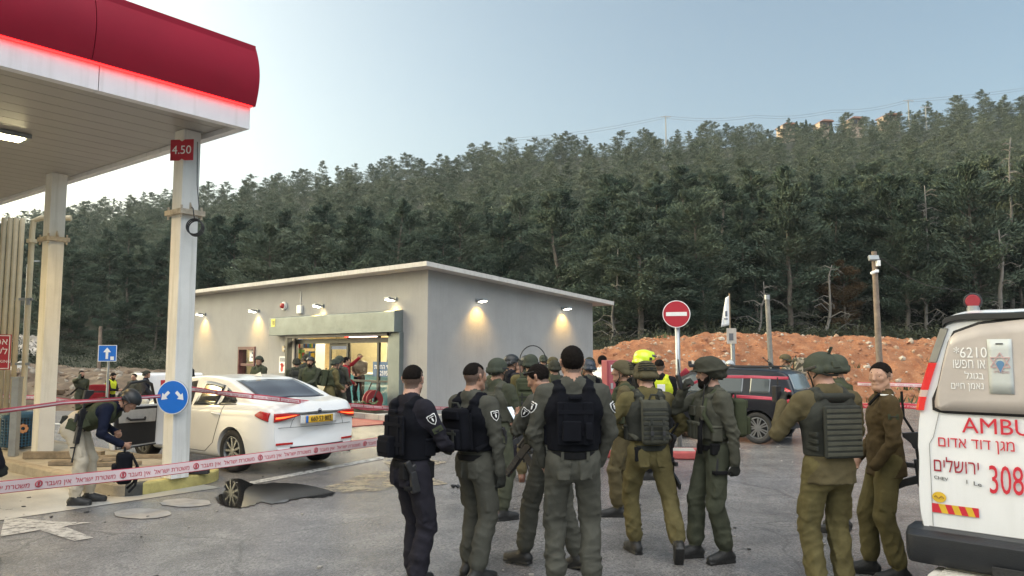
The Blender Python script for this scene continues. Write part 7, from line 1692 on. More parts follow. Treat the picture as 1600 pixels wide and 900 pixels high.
helmet(h, FAB['helmd'], 'floppy', goggles=True); vest(h, FAB['vgrey'], .10, .43, 'mags utility admin radio'); backpack(h, FAB['vgreen'], .26, .34, .12, .28); belt(h, FAB['black']); holster(h, -.17, .03, -.13); pouch(h, -.165, .06, .02, (.05, .08, .1)); 
q = MB(); q.tube([h.T(-.10, .02, .53), h.T(-.11, .12, .42), h.T(-.12, .175, .2), h.T(-.12, .18, -.02)], .022, 8); q.build('scarf_strap', FAB['black'], h.root, smooth=True)
w = to_world(h, (.02, .30, 1.565)); ro_ = empty('radio_handset', w, R(100), 'small black radio handset held to the mouth of the bearded soldier', 'radio'); q = MB(); q.box((0, 0, 0), (.05, .035, .13), Matrix.Rotation(R(-15), 3, 'X')); q.build('body', M_black, ro_, bevel=.006); q = MB(); q.cyl((0, -.0, .06), (0, .01, .2), .006, n=6); q.build('antenna', M_black, ro_)
i_ = figure('broad soldier in green helmet and olive jacket seen from behind at the right', 1287, 5.75, 14, 1.825, shirt='oliveb', trou='olive', vox=VF, head=(12, 14, 0), hl=(-.21, .24, 1.38), el=(-.55, -.1, -1), hr=(.16, .28, 1.08), er=(1, -.35, -.2), fl=(-.10, .02, 0, 5, 0), fr=(.09, -.02, 0, -5, 0), skin=0, seed=8, group=GF, hem=True, wide=1.08, glove=True, hair=False, curl=65)
helmet(i_, FAB['helm'], 'ops'); gear(i_, 'helmet_strap_pad', [((0, -.152, .02), (.07, .02, .05)), ((0, -.12, .12), (.03, .09, .012), rx(-48))], FAB['helm'], 'H', .008); vest(i_, FAB['vdk'], .06, .44, 'webfull', strapm=FAB['vgrey']); gear(i_, 'neck_guard', [((0, -.105, .475), (.30, .05, .07), rx(30))], FAB['vdk'], 'T', .02)
w = to_world(i_, (-.215, .30, 1.45)); ro_ = empty('radio_handset', w, R(30), 'black handset raised in the left hand of the broad soldier at the right', 'radio'); q = MB(); q.box((0, 0, 0), (.06, .05, .13)); q.build('body', M_black, ro_, bevel=.008); q = MB(); q.cyl((.015, 0, .06), (.015, 0, .13), .006, n=6); q.build('antenna', M_black, ro_)
j = figure('bareheaded officer in brown olive fleece looking back with a hand in his pocket', 1374, 6.3, 78, 1.755, shirt='fleece', trou='olive', vox=VF, head=(48, 0, 0), hl=(-.20, .13, .92), el=(-.8, -.8, 0), hr=(.18, .16, .95), er=(.8, -.8, 0), fl=(-.10, -.06, 0, 8, 0), fr=(.11, .12, 0, -5, 0), skin=2, seed=9, group=GF, hem=True, hands=(False, True), hairlen=.75)
arm_patch(j, 'l', .38, (-1, 0, 0), 'rect'); q = MB(); q.box(j.T(-.13, .0, .525), (.05, .09, .012)); q.build('shoulder_strap', M_whitesign, j.root, bevel=.003)
q = MB(); q.tube([j.T(-.05, .12, .44), j.T(-.09, .05, .53), j.T(-.08, -.06, .52)], .013, 6); q.build('collar_strap', FAB['black'], j.root)
rifle('black rifle slung behind the bareheaded officer, showing at his hip', j, (-.02, -.20, .90), (.05, -.12, -1), (0, -1, .1), [(-.28, 0, .05), (-.4, .1, .02), (-.6, .16, .05)])
# bending man
k_ = figure('man in beige trousers and black helmet bending over to lift a black bag', 143, 9.35, -82, 1.76, shirt='blue', trou='beige', vox=.011, lean=66, hip=(0, -.12, -.01), head=(0, 50, 0), hr=(.13, .46, .72), hl=(-.12, .30, .84), er=(.4, -.6, .2), el=(-.4, -.6, .2), fl=(-.11, .02, 0, 8, 0), fr=(.11, -.06, 0, -4, 0), seed=10, skin=1, hair=False, curl=75)
helmet(k_, FAB['helmk'], 'ops', mount=False); vest(k_, FAB['vgreen'], .10, .43, 'web utility', mp=FAB['vgreen']); belt(k_, FAB['vgreen']); pouch(k_, .16, .02, .02, (.08, .12, .13), FAB['vgreen']); pouch(k_, .10, -.11, .03, (.09, .06, .10), FAB['vdk'])
rifle('black rifle slung on the back of the bending man in beige trousers', k_, tuple(k_.T(.17, -.06, .22)), (.0, -.15, -1), (.9, -.5, 0), [(-.28, 0, .05), (-.3, -.1, .1), (-.2, -.2, .1)])
w = to_world(k_, (.13, .50, .60)); bg_ = empty('black_bag', (w.x, w.y, w.z-.16), R(-60), 'small black backpack hanging from the hand of the bending man', 'bag')
q = MB(); q.box((0, 0, .0), (.32, .17, .36)); q.build('main_body', FAB['blackv'], bg_, bevel=.05, seg=3); q = MB(); q.box((0, -.10, -.05), (.25, .06, .2)); q.build('front_pocket', FAB['blackv'], bg_, bevel=.025); q = MB(); q.tube([(-.06, 0, .17), (-.04, 0, .24), (.04, 0, .24), (.06, 0, .17)], .012, 6); q.build('handle', FAB['black'], bg_)
for sg in (-1, 1): q = MB(); q.tube([(sg*.1, .08, .15), (sg*.15, .15, .0), (sg*.13, .12, -.2), (sg*.16, .05, -.27)], .015, 6); q.build('shoulder_strap', FAB['black'], bg_)
# ------------------------------------------------------------------ middle distance and background figures
GC = 'soldiers and officers in the middle crowd'; GD = 'soldiers gathered at the shop door'; GL = 'people by the rubble berm at far left'
MV = .013; BV = .019
def simple(label, px, depth, yaw, H, group, kit, hel=None, helk='ops', z0=0.0, **kw):
    kw.setdefault('wide', 1.10)
    f = figure(label, px, depth, yaw, H, z0=z0, group=group, hair=(hel is None), **kw)
    if hel: helmet(f, FAB[hel], helk, mount=False)
    if kit: vest(f, FAB[kit], .10, .43, kw.get('pv', 'utility') if False else 'utility')
    return f
# doorway
f = simple('helmeted soldier standing beyond the roof of the white sedan left of the entrance poster', 407, 20.4, 150, 1.755, GD, 'vgreen', 'helm', shirt='dkolive', vox=BV, hl=(-.06, .28, 1.08), hr=(.08, .30, 1.12), head=(25, 0, 0), seed=21)
f = simple('soldier with back pack turned to the shop window left of the door frame', 465, 20.2, 20, 1.70, GD, 'vdk', 'helmd', shirt='dkolive', vox=BV, hl=(-.1, .3, 1.1), hr=(.1, .3, 1.1), seed=22); backpack(f, FAB['vdk'], .3, .4, .10)
f = simple('soldier half hidden behind the others inside the shop doorway', 480, 21.5, 40, 1.80, GD, 'vdk', 'helmd', shirt='dkolive', vox=BV, hl=(-.1, .3, 1.1), hr=(.1, .3, 1.1), seed=23)
f = simple('bearded helmeted soldier facing out of the shop door holding a rifle across his chest', 487, 18.9, 176, 1.74, GD, 'vgreen', 'helmk', shirt='dkolive', vox=.016, hl=(.02, .30, 1.08), hr=(.16, .22, 1.02), beard=True, seed=24)
rifle('rifle held across the chest of the bearded soldier at the shop door', f, (.10, .26, 1.02), (-.6, .1, -.75), (0, 1, .2), [(-.2, 0, .06), (-.3, -.1, .2), (-.1, -.14, .4)])
f = simple('soldier with green pack bending towards the shop door seen side on', 517, 19.0, -58, 1.70, GD, 'vgreen', 'helm', shirt='olive', vox=.016, lean=12, hl=(-.1, .34, .95), hr=(.14, .32, .98), seed=25); backpack(f, FAB['vgreen'], .3, .42, .14)
f = simple('tall soldier in grey green helmet leaning on the right side of the sliding door', 531, 19.5, -30, 1.76, GD, 'vdk', 'helm', shirt='vgrey', vox=.016, hl=(-.1, .30, 1.0), hr=(.14, .30, 1.05), seed=26)
f = simple('person in dark red top reaching a raised arm along the sliding door', 541, 21.3, -60, 1.74, GD, None, None, shirt='red', trou='black', vox=.016, hl=(-.05, .42, 1.72), el=(-.6, .2, -.8), hr=(.16, .2, 1.0), seed=27)
cx_ = P0+EL*3.6-NF*2.2
f = simple('shop worker in brown shirt behind the counter seen through the glass', 563, 24.2, 172, 1.66, GD, None, None, shirt='brownboot', trou='black', vox=BV, hl=(-.1, .25, 1.05), hr=(.1, .25, 1.05), z0=.17, seed=28)
f = simple('helmeted soldier with a rifle beside the column at the left end of the shop', 292, 20.0, -120, 1.70, GD, 'vdk', 'helmk', shirt='black', trou='dkolive', vox=.016, hl=(-.02, .36, 1.12), hr=(.14, .2, 1.06), seed=29)
rifle('rifle pointing down to the right held by the soldier beside the column', f, (.10, .26, 1.12), (-.15, .75, -.55), (0, .3, 1))
# far left group, standing in the dip behind the road
ZD = -.45
f = figure('bearded man in dark green jacket talking on a phone on the far left berm', 131, 25.2, -115, 1.72, z0=ZD, shirt='dkolive', vox=BV, hr=(.12, .12, 1.62), er=(.8, .3, -.9), hl=(-.2, .12, .95), beard=True, seed=31, group=GL, wide=1.18)
f = figure('medic in yellow hi vis vest looking down beside the blue one way sign', 178, 25.6, -95, 1.66, z0=ZD, shirt='black', vox=BV, head=(0, 25, 0), hl=(-.08, .32, 1.12), hr=(.08, .32, 1.12), beard=True, seed=32, group=GL); vest(f, FAB['hivis'], .0, .46, '')
f = figure('soldier in grey green vest standing left of the navy clad helmeted man', 214, 25.4, 165, 1.62, z0=ZD, shirt='vgrey', vox=BV, hl=(-.2, .1, .9), hr=(.2, .1, .9), seed=33, group=GL, wide=1.15); vest(f, FAB['vgrey'], .1, .43, 'mags')
f = figure('helmeted man in navy jacket standing by the white vehicle box', 232, 25.0, -75, 1.72, z0=ZD, shirt='blue', trou='black', vox=BV, hair=False, hl=(-.1, .2, .95), hr=(.12, .2, .95), seed=34, group=GL); helmet(f, FAB['helmd'], 'ops', mount=False)
f = figure('fair haired person partly hidden behind the navy clad helmeted man', 227, 26.2, 0, 1.66, z0=ZD, shirt='olive', vox=BV, seed=35, group=GL)
p = DP(155, 618, 25.0); q = MB(); q.box((0, 0, .95), (.55, .35, .6)); q.box((0, -.18, .85), (.4, .08, .3)); rb_ = q.build('red_rescue_bag', FAB['red'], None, (p.x, p.y, ZD), .2, bevel=.10, seg=3); tag(rb_, 'red rescue bag with grey flap standing on a stand by the hi vis medic', 'bag')
q = MB(); q.box((0, -.02, .45), (.5, .35, .42)); q.box((0, -.14, 1.02), (.5, .1, .07)); q.build('grey_stand', FAB['vdk'], rb_, bevel=.02)
# white vehicle box behind the column
p = DP(262, 600, 26.5); vb = empty('white_pickup', (p.x, p.y, ZD), R(40), 'white box topped vehicle parked behind the right column', 'vehicle')
q = MB(); q.box((0, 0, 1.05), (1.9, 1.6, 1.1)); q.box((1.5, 0, .85), (1.1, 1.55, .7)); q.build('body', M_amb, vb, bevel=.08, seg=3); q = MB(); q.box((0, -.81, 1.25), (.9, .02, .25)); q.build('red_stripe', M_redsign, vb); q = MB(); q.box((-.953, -.5, .95), (.02, .25, .3)); q.build('tail_lamp', M_tail, vb); q = MB(); q.box((1.6, 0, 1.3), (.6, 1.35, .3)); q.build('windscreen', M_carglass, vb, bevel=.05)
for x in (-.55, 1.5):
    for s_ in (-1, 1): wheel(vb, (x, s_*.72, .32), .32, .2, s_, spokes=6, twin=False)
# middle crowd
f = simple('bareheaded soldier mostly hidden behind the black helmeted police officer near the side wall', 782, 13.2, -30, 1.72, GC, 'vgreen', None, shirt='dkolive', vox=BV, seed=41, hairlen=.5)
f = simple('police officer in black helmet and navy uniform facing right near the side wall', 798, 12.2, -62, 1.80, GC, 'blackv', 'helmk', shirt='navy', vox=.015, hl=(-.1, .3, 1.1), hr=(.1, .3, 1.1), seed=42); arm_patch(f, 'r', .4, (1, 0, 0))
f = simple('helmeted soldier facing the camera just right of the black helmeted police officer', 812, 13.6, 160, 1.70, GC, 'vdk', 'helmd', shirt='olive', vox=BV, seed=43)
f = simple('soldier in smooth green helmet carrying a large green rucksack', 829, 10.9, -8, 1.80, GC, 'vgreen', 'helm', shirt='olive', trou='oliveb', boots='brownboot', vox=.012, hl=(-.12, .3, 1.1), hr=(.14, .3, 1.1), fl=(-.13, .02, 0, 6, 0), fr=(.1, -.05, 0, -6, 0), seed=44); backpack(f, FAB['vgreen'], .34, .46, .17, .25); belt(f, FAB['vgreen']); knee_pads(f, FAB['vgreen'])
q = MB(); q.tube([f.T(-.1, -.2, .45)]+[f.T(.05-.17*math.cos(t_), -.21, .70+.23*math.sin(t_)) for t_ in np.linspace(0, 3.0, 14)]+[f.T(.22, -.18, .66)], .008, 5); q.build('radio_antenna', M_black, f.root)
f = simple('soldier in black helmet just behind the green rucksack', 822, 14.0, -20, 1.78, GC, 'vdk', 'helmk', shirt='dkolive', vox=BV, seed=45)
f = simple('soldier in green cloth helmet nearest the middle of the side wall', 849, 19.5, 10, 1.78, GC, 'vgreen', 'helm', 'cover', shirt='dkolive', vox=BV, seed=46)
f = simple('soldier in lighter green cloth helmet right of his twin by the side wall', 863, 17.5, -70, 1.74, GC, 'vgreen', 'helmo', 'cover', shirt='dkolive', vox=BV, seed=47)
f = simple('soldier in dark olive helmet seen over the shoulder of the tall central officer', 921, 15.5, 20, 1.74, GC, 'vgreen', 'helmd', 'cover', shirt='dkolive', vox=BV, seed=48)
f = simple('officer in navy ridged helmet just right of the tall central officer', 919, 11.8, 42, 1.72, GC, 'blackv', 'helmn', 'cover', shirt='greygreen', vox=.014, hl=(-.1, .3, 1.1), hr=(.1, .3, 1.1), seed=49); arm_patch(f, 'l', .4, (-1, -.3, 0))
f = simple('man in white shirt and dark cap beside the red cabinet', 940, 15.2, -55, 1.79, GC, None, None, shirt='white', trou='black', vox=.016, hl=(-.1, .25, 1.0), hr=(.12, .25, 1.0), beard=True, seed=50, hairlen=1.3)
f = simple('soldier in olive cloth helmet facing left behind the soldier with the lifted heel', 973, 8.7, 82, 1.735, GC, 'vgreen', 'helmo', 'cover', shirt='oliveb', vox=.011, hl=(-.12, .3, 1.12), hr=(.12, .3, 1.12), fl=(-.1, .08, 0, 5, 0), fr=(.1, -.1, 0, -5, 0), seed=51); gear(f, 'neck_cover', [((0, -.02, .545), (.13, .14, .10))], FAB['black'], 'T', .04); belt(f, FAB['vdk'])
f = simple('bareheaded man with cropped dark hair between the cabinet and the yellow helmet', 986, 11.6, -40, 1.70, GC, None, None, shirt='black', vox=.015, seed=52, hairlen=.6)
f = figure('firefighter in bright yellow helmet behind the soldiers', 1003, 11.2, -78, 1.84, shirt='black', vox=.014, hair=False, hl=(-.1, .3, 1.1), hr=(.1, .3, 1.1), seed=53, group=GC, head=(0, 8, 0)); helmet(f, FAB['yellow'], 'fire')
f = figure('rescue worker in hi vis vest with reflective stripes right of the yellow helmet', 1029, 11.9, -10, 1.74, shirt='black', vox=.014, hl=(-.12, .3, 1.05), hr=(.16, .28, 1.0), seed=54, group=GC, hairlen=.5); vest(f, FAB['hivis'], .0, .46, ''); gear(f, 'reflective_stripe', [((0, -.172, .12), (.30, .008, .045)), ((0, -.178, .22), (.30, .008, .04))], mat('reflective grey', (.6, .62, .6), .3), 'T', .002); gear(f, 'round_badge', [((.02, -.178, .34), (.12, .008, .12))], M_whitesign, 'T', .004)
for px, d_, lb in ((1127, 17.6, 'person in silver helmet left of the flag pole behind the dark car'), (1139, 17.2, 'second silver helmeted person right beside the first behind the dark car')):
    f = figure(lb, px, d_, 150, 1.66, shirt='black', vox=BV, hair=False, seed=int(px), group=GC); helmet(f, FAB['silver'], 'cover', mount=False)
f = simple('soldier in green helmet just beyond the broad soldier at the right', 1305, 7.9, 60, 1.80, GC, 'vgreen', 'helm', shirt='dkolive', vox=.012, seed=57, fl=(-.1, 0, 0, 5, 0), hl=(-.1, .3, 1.1), hr=(.1, .3, 1.1), head=(-50, 0, 0)); rng_ = 0
f = simple('soldier carrying a sand camouflage pack beyond the broad soldier', 1226, 17.0, 75, 1.80, GC, 'vgreen', 'helmo', shirt='camo', trou='olive', vox=.015, seed=58); backpack(f, FAB['camo'], .46, .55, .26, .46)
rifle('rifle barrel jutting up beside the sand camouflage pack', f, (-.2, .2, 1.35), (-.55, .5, .45), (0, 0, 1))
f = figure('person in dark jacket cut off by the left edge of the photo', -30, 6.6, -20, 1.70, shirt='navy', vox=.012, hl=(-.24, .04, .8), hr=(.27, .06, .9), seed=59, glove=True)
f = simple('soldier in dark green standing behind the phone reading officer', 866, 12.6, 10, 1.70, GC, 'vdk', 'helmd', shirt='dkolive', vox=BV, seed=60)
# ================================================================== SIGNS, POLES, CABINET, TAPE
# no-entry sign on a kerbed red island
rk = empty('red_kerb_island', G(1010, 716), 0, 'low kerb island painted red around the no entry sign post', 'kerb'); rk.rotation_euler = (0, 0, R(-8))
q = MB(); q.bb((-.75, -.10, 0), (.95, .55, .13)); q.build('kerb', mat('worn red kerb paint', (.36, .07, .065), .7, .3, 5), rk, bevel=.03, seg=3); q = MB(); q.bb((-.63, .02, .1305), (.83, .43, .137)); q.build('fill', M_conc, rk)
pn = DP(1060, 600, 14.2); pn.z = 0
ne = empty('no_entry_sign', pn, 0, 'round red no entry sign with a white bar on a steel post', 'traffic sign')
zs = (CAMP+ray(1055, 491)*(pn.y/ray(1055, 491).y)).z; q = MB(); q.cyl((0, 0, 0), (0, 0, zs+.2), .045, n=14); q.build('post', M_steel, ne, smooth=True)
face, ex, ez, nn = ring_sign(Vector((-.03, -.08, zs)), CAMP-pn-Vector((0, 0, CAMH)), .255, M_redsign, .016, M_whitesign, ne, M_steel)
q = MB(); ctr = Vector((-.03, -.08, zs))+nn*.0045; q.prism([(-.19, -.036), (.19, -.036), (.19, .036), (-.19, .036)], ctr, ex, ez, nn, .003); q.build('white_bar', M_whitesign, ne)
q = MB(); q.box((0, -.04, zs+.1), (.1, .07, .03)); q.box((0, -.04, zs-.1), (.1, .07, .03)); q.build('bracket', M_steel, ne)
# flag on a post with a sign board
pf = DP(1146, 590, 17.5); pf.z = 0; zt_ = lambda py, d: (CAMP+ray(800, py)*(d/ray(800, py).y)).z
fp = empty('flag_post', pf, 0, 'grey post with a small board and a white flag on top behind the dark car', 'flag'); q = MB(); q.cyl((0, 0, 0), (0, 0, zt_(514, 17.5)), .05, n=12); q.build('post', M_steel, fp); q = MB(); q.cyl((-.07, -.05, zt_(540, 17.5)), (-.06, -.05, zt_(459, 17.5)), .014, n=8); q.build('flag_staff', mat('wood stick', (.3, .22, .14), .8), fp)
q = MB(); q.bb((-.15, -.075, zt_(537, 17.5)), (.07, -.06, zt_(513, 17.5))); q.build('board', mat('faded board', (.45, .4, .35), .7, .2, 8), fp); q = MB(); q.bb((-.10, -.078, zt_(532, 17.5)), (.0, -.0755, zt_(521, 17.5))); q.build('board_print', mat('grey print', (.12, .12, .13), .6), fp)
V = []; nx, ny = 9, 12; z1, z0 = zt_(462, 17.5), zt_(508, 17.5)
for i in range(nx):
    for k in range(ny):
        u, v = i/(nx-1), k/(ny-1); V.append((-.06-.20*u*(.35+.65*v)-.01, -.05+.035*math.sin(u*7+v*2.5)*u, z1-(z1-z0)*v-.05*u))
o = patch_obj('flag', (V, [(i*ny+k, (i+1)*ny+k, (i+1)*ny+k+1, i*ny+k+1) for i in range(nx-1) for k in range(ny-1)]), mat('white flag cloth', (.72, .73, .74), .8, .05), fp, .006)
q = MB(); q.box((-.15, -.075, (z0+z1)/2-.08), (.05, .012, .12)); q.box((-.16, -.073, (z0+z1)/2-.2), (.08, .012, .03)); q.build('flag_print', mat('grey blue print', (.12, .14, .18), .7), o)
# poles
pw = DP(1207, 600, 24.0); pw.z = 0; M_pole = mat('weathered wood pole', (.18, .14, .11), .9, .35, 5, bump=.4, bscale=20)
t = empty('wooden_post', pw, 0, 'plain weathered wooden post in front of the red bank', 'pole'); q = MB(); q.cyl((0, 0, 0), (-.09, 0, zt_(462, 24)), .085, .07, 12); q.build('shaft', mat('grey wood pole', (.2, .19, .17), .9, .3, 5), t); q = MB(); q.cyl((-.09, 0, zt_(468, 24)), (-.09, 0, zt_(461, 24)), .085, .085, 12); q.build('cap', M_steel, t)
pu = DP(1376, 600, 26.0); pu.z = 0
t = empty('utility_pole', pu, 0, 'tall brown utility pole carrying a floodlight and white camera', 'pole'); ztp = zt_(393, 26); q = MB(); q.cyl((0, 0, 0), (-.04, 0, ztp), .115, .085, 14); q.build('shaft', M_pole, t); q = MB(); q.box((-.12, -.12, zt_(404, 26)), (.34, .12, .18), Matrix.Rotation(R(-25), 3, 'X')); q.build('floodlight', M_greymetal, t, bevel=.01)
q = MB(); q.box((.02, -.13, zt_(412, 26)), (.12, .14, .2)); q.build('junction_box', M_whitesign, t, bevel=.01); q = MB(); q.cyl((.0, -.1, zt_(424, 26)), (-.30, -.3, zt_(428, 26)), .05, n=10); q.box((-.02, -.1, zt_(424, 26)), (.1, .1, .1)); q.build('camera', M_whitesign, t)
tp = DP(155, 560, 33); tp.z = 0; t = empty('wooden_post', (tp.x, tp.y, -.6), 0, 'thin grey wooden post behind the blue arrow sign', 'pole'); q = MB(); q.cyl((0, 0, 0), (0, 0, zt_(510, 33)+.6), .09, .07, 10); q.build('shaft', M_pole, t)
tp = DP(39, 500, 46); t = empty('street_lamp', (tp.x, tp.y, -.2), 0, 'slim pale street lamp on the slope behind the left columns', 'street lamp'); zt2 = zt_(408, 46); q = MB(); q.tube([(0, 0, 0), (0, 0, zt2), (.1, 0, zt2+.15), (.35, 0, zt2+.2)], .06, 8); q.build('shaft', M_steel, t); q = MB(); q.box((.5, 0, zt2+.2), (.4, .15, .08)); q.build('lamp_head', M_steel, t)
for (a_, b_) in ((DP(1374, 402, 26), DP(1500, 452, 30)), (DP(1500, 452, 30), DP(1700, 470, 33))):
    q = MB(); q.tube([a_.lerp(b_, t_)+Vector((0, 0, -.35*math.sin(math.pi*t_))) for t_ in np.linspace(0, 1, 9)], .012, 4); tag(q.build('overhead_cable', M_black), 'thin overhead cable running right from the utility pole', 'cable', 'cables from the utility pole')
q = MB(); q.tube([DP(155, 515, 33), DP(210, 512, 33), DP(290, 508, 33), DP(420, 500, 36)], .014, 4); tag(q.build('overhead_cable', M_black), 'thin cable strung from the post behind the arrow sign', 'cable')
# blue one way sign
pb_ = DP(168, 600, 21.5); pb_.z = 0; ow = empty('one_way_sign', pb_, 0, 'square blue sign with a white upward arrow on a steel post', 'traffic sign'); zc = zt_(552, 21.5); q = MB(); q.cyl((0, 0, 0), (0, 0, zc+.2), .035, n=10); q.build('post', M_steel, ow)
q = MB(); q.bb((-.27, -.06, zc-.23), (.25, -.045, zc+.23)); q.build('plate', M_blue, ow, bevel=.004); q = MB(); q.prism([(-.035, -.16), (.035, -.16), (.035, .03), (.11, .03), (0, .16), (-.11, .03), (-.035, .03)], (-.02, -.062, zc), (1, 0, 0), (0, 0, 1), (0, -1, 0), .004); q.build('arrow', M_whitesign, ow); q = MB(); q.bb((.08, -.066, zc-.19), (.18, -.062, zc-.09)); q.build('sticker', M_whitesign, ow)
q = MB()
for a_, b_ in (((-.27, .215), (.25, .23)), ((-.27, -.23), (.25, -.215)), ((.235, -.214), (.25, .214)), ((-.27, -.214), (-.255, .214))): q.bb((a_[0], -.064, zc+a_[1]), (b_[0], -.061, zc+b_[1]))
q.build('border', M_whitesign, ow)
# red hose cabinet
ph = DP(971, 600, 13.6); ph.z = 0; hc_ = empty('hose_cabinet', ph, R(12), 'red metal fire hose cabinet on legs behind the soldiers', 'cabinet'); z0, z1 = zt_(634, 13.6), zt_(563, 13.6); q = MB(); q.bb((-.27, 0, z0), (.27, .3, z1)); q.build('body', mat('faded red cabinet', (.30, .06, .075), .5, .15, 4), hc_, bevel=.01)
q = MB(); q.bb((-.24, -.016, z0+.03), (.24, -.001, z1-.03)); dr = q.build('door', mat('faded red cabinet door', (.34, .075, .09), .5, .2, 4), hc_, bevel=.006); q = MB(); q.bb((-.20, -.019, z1-.2), (-.08, -.0165, z1-.08)); q.build('label_plate', M_whitesign, dr); q = MB(); q.bb((-.21, -.04, (z0+z1)/2-.1), (-.17, -.0165, (z0+z1)/2)); q.build('handle', M_steel, dr)
q = MB()
for x in (-.22, .22):
    for y in (.04, .26): q.bb((x-.02, y-.02, 0), (x+.02, y+.02, z0-.001))
q.build('legs', M_steel, hc_)
p = G(1142, 708); q = MB(); rock(q, (0, 0, .09), .14, random.Random(2)); q.v = [(x, y, z*1.3) for x, y, z in q.v]; tag(q.build('plastic_bag', mat('white plastic bag', (.7, .7, .7), .4), None, p), 'small crumpled white plastic bag on the asphalt behind the soldiers', 'bag')
p = G(708, 763); q = MB(); rock(q, (0, 0, .03), .05, random.Random(3)); rock(q, (.06, .02, .025), .035, random.Random(5)); tag(q.build('debris', M_black, None, p), 'small black lump of debris on the asphalt between the officers', 'debris')
# ------------------------------------------------------------------ police tape
M_tapeW = mat('tape white plastic', (.66, .53, .53), .4, .05, 5); M_tapeR = mat('tape red plastic', (.45, .04, .065), .4, .1, 5)
def tape(name_label, pts, width, red_first=False, twist=0.0, sag=.03, text=None, edge=.1, n=60, seg_len=None, main=None, face=None, group='police tape strung around the scene'):
    pts = [Vector(p) for p in pts]; L = [0]
    for a_, b_ in zip(pts[:-1], pts[1:]): L.append(L[-1]+(b_-a_).length)
    def at(s):
        s = min(max(s, 0), L[-1]); i = max(k for k in range(len(L)-1) if L[k] <= s+1e-9); t = (s-L[i])/max(1e-6, L[i+1]-L[i]); p = pts[i].lerp(pts[i+1], t); p.z -= sag*math.sin(math.pi*t)*(L[i+1]-L[i])/3; return p
    def frame(s):
        d = (at(s+.02)-at(s-.02)).normalized(); up = Vector((0, 0, 1)); up = (up-d*d.dot(up)).normalized(); a = twist*math.sin(s*2.3+1)+twist*.6*math.sin(s*5.1); nn = d.cross(up); return at(s), d, (up*math.cos(a)+nn*math.sin(a)).normalized()
    root = empty('police_tape', at(0), 0, name_label, 'police tape', group); o0 = at(0)
    V = []; F = []; N = max(n, int(L[-1]*10))
    for i in range(N+1):
        p, d, u = frame(L[-1]*i/N)
        for w_ in (-.5, -.5+edge, .5-edge, .5): V.append(p-o0+u*w_*width)
    mi = []
    for i in range(N):
        for k in range(3): F.append((i*4+k, (i+1)*4+k, (i+1)*4+k+1, i*4+k+1)); mi.append(1 if k != 1 else 0)
    me = bpy.data.meshes.new('tape_strip'); me.from_pydata([tuple(v) for v in V], [], F); me.polygons.foreach_set('material_index', mi); o = link_mesh('tape_strip', me, [main or M_tapeW, M_tapeR], root, smooth=True); md = o.modifiers.new('s', 'SOLIDIFY'); md.thickness = .0012
    if text:
        s = .1; mb = MB(); k = 0; cache = {}
        M_ = M_tapeR if main is None else M_tapeW
        while s < L[-1]-.1:
            tx = text[k % len(text)]; k += 1
            if tx == '@':
                p, d, u = frame(s+width*.3); nn = d.cross(u)
                if nn.dot(CAMP-p) < 0: nn = -nn
                ring = [p-o0+d*math.cos(t_)*width*.24+u*math.sin(t_)*width*.24+nn*.003 for t_ in np.linspace(0, 2*math.pi, 15)]; mb.tube(ring, width*.045, 4); mb.tube([p-o0+nn*.003-u*width*.14, p-o0+nn*.003+u*width*.14], width*.07, 4); s += width*.75; continue
            if tx not in cache:
                me = text_mesh(tx, width*.54, extrude=.0004, align='LEFT', bold=.0015); co = np.array([v.co[:] for v in me.vertices]); fc = [tuple(p_.vertices) for p_ in me.polygons]; cache[tx] = (co, fc); bpy.data.meshes.remove(me)
            co, fc = cache[tx]; w_ = co[:, 0].max(); vs_ = []
            if s+w_ > L[-1]: break
            for x, y, z in co:
                p, d, u = frame(s+x); nn = d.cross(u); nn = nn if nn.dot(CAMP-p) > 0 else -nn; vs_.append(p-o0+u*(y-width*.22)+nn*(.0018+z))
            mb.add(vs_, fc); s += w_+width*.35
        mb.build('lettering', M_, root)
    return root
TX = [heb('משטרת ישראל'), '@', heb('אין מעבר')]
tape('wide white police tape with red Hebrew lettering stretched low across the left foreground', [DP(-60, 768, 4.35), DP(240, 737, 5.3), DP(592, 690, 6.9), DP(640, 684, 7.1), DP(770, 672, 8.4)], .078, text=TX, sag=.0, twist=.12, edge=.06)
tape('red and white police tape from the left edge up to the right canopy column', [DP(-60, 650, 6.4), DP(100, 629, 8.3), DP(262, 618, 10.3)], .045, edge=.34, twist=.25, sag=.004)
tape('police tape running from the right column past the white sedan to the shop wall', [DP(292, 607, 10.35), DP(420, 622, 11.0), DP(560, 634, 13.4), DP(665, 637, 17.5), DP(700, 638, 18.3)], .075, text=TX, edge=.22, twist=.35, sag=.02)
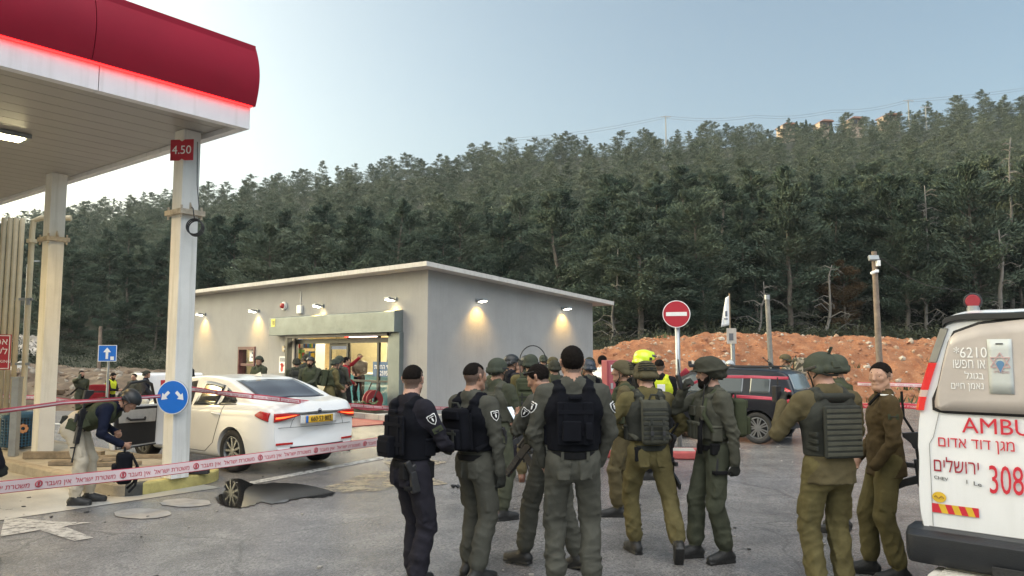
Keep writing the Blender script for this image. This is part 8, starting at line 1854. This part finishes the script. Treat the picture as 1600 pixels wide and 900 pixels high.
tape('second red police tape strand doubled below the other between sedan and shop', [DP(540, 632, 13.2), DP(600, 638, 15.5), DP(665, 642, 18)], .07, main=M_tapeR, edge=.3, twist=.4, sag=.05)
tape('pale police tape stretched in front of the rubble berm at far left', [DP(-30, 618, 24), DP(60, 621, 24), DP(180, 632, 23.8), DP(290, 632, 23.6)], .13, edge=.2, twist=.25, sag=.02, text=[heb('אין מעבר')])
tape('red police tape wound along the roof line of the dark car', [to for to in (suv.matrix_world @ Vector((0, 0, 0)),)]*0+[DP(1052, 612, 13.9), DP(1108, 588, 14.4), DP(1180, 589, 14.35), DP(1232, 591, 14.3)], .055, main=M_tapeR, edge=.25, twist=.3, sag=.01)
tape('red police tape wound along the side of the dark car under its windows', [DP(1100, 616, 14.2), DP(1180, 621, 14.15), DP(1262, 626, 14.1)], .06, main=M_tapeR, edge=.22, twist=.3, sag=.01)
tape('white police tape in front of the red bank beside the ambulance', [DP(1340, 600, 20), DP(1400, 601, 19.5), DP(1520, 603, 19)], .10, text=[heb('משטרה')], edge=.15, twist=.15, sag=.02)
tape('red police tape below the white one beside the ambulance', [DP(1340, 634, 12), DP(1400, 633, 11.5), DP(1520, 640, 11)], .08, main=M_tapeR, edge=.12, twist=.2, sag=.02, text=TX)
tape('crumpled red police tape tied beside the hi vis rescue worker', [DP(1020, 602, 12.6), DP(1050, 594, 12.3), DP(1075, 578, 12.2)], .10, main=M_tapeR, edge=.3, twist=1.2, sag=.1)
# ------------------------------------------------------------------ haze
q = MB(); q.bb((-545, -160, -2.0), (545, 460, 140)); hz = q.build('haze', [bpy.data.materials.new('haze air')]); hz['kind'] = 'stuff'
m = hz.data.materials[0]; m.use_nodes = True; t = m.node_tree; t.nodes.clear(); o_ = t.nodes.new('ShaderNodeOutputMaterial'); v_ = t.nodes.new('ShaderNodeVolumePrincipled')
v_.inputs['Color'].default_value = (.80, .87, .95, 1); v_.inputs['Density'].default_value = .0003; v_.inputs['Anisotropy'].default_value = .2
t.links.new(v_.outputs[0], o_.inputs['Volume'])
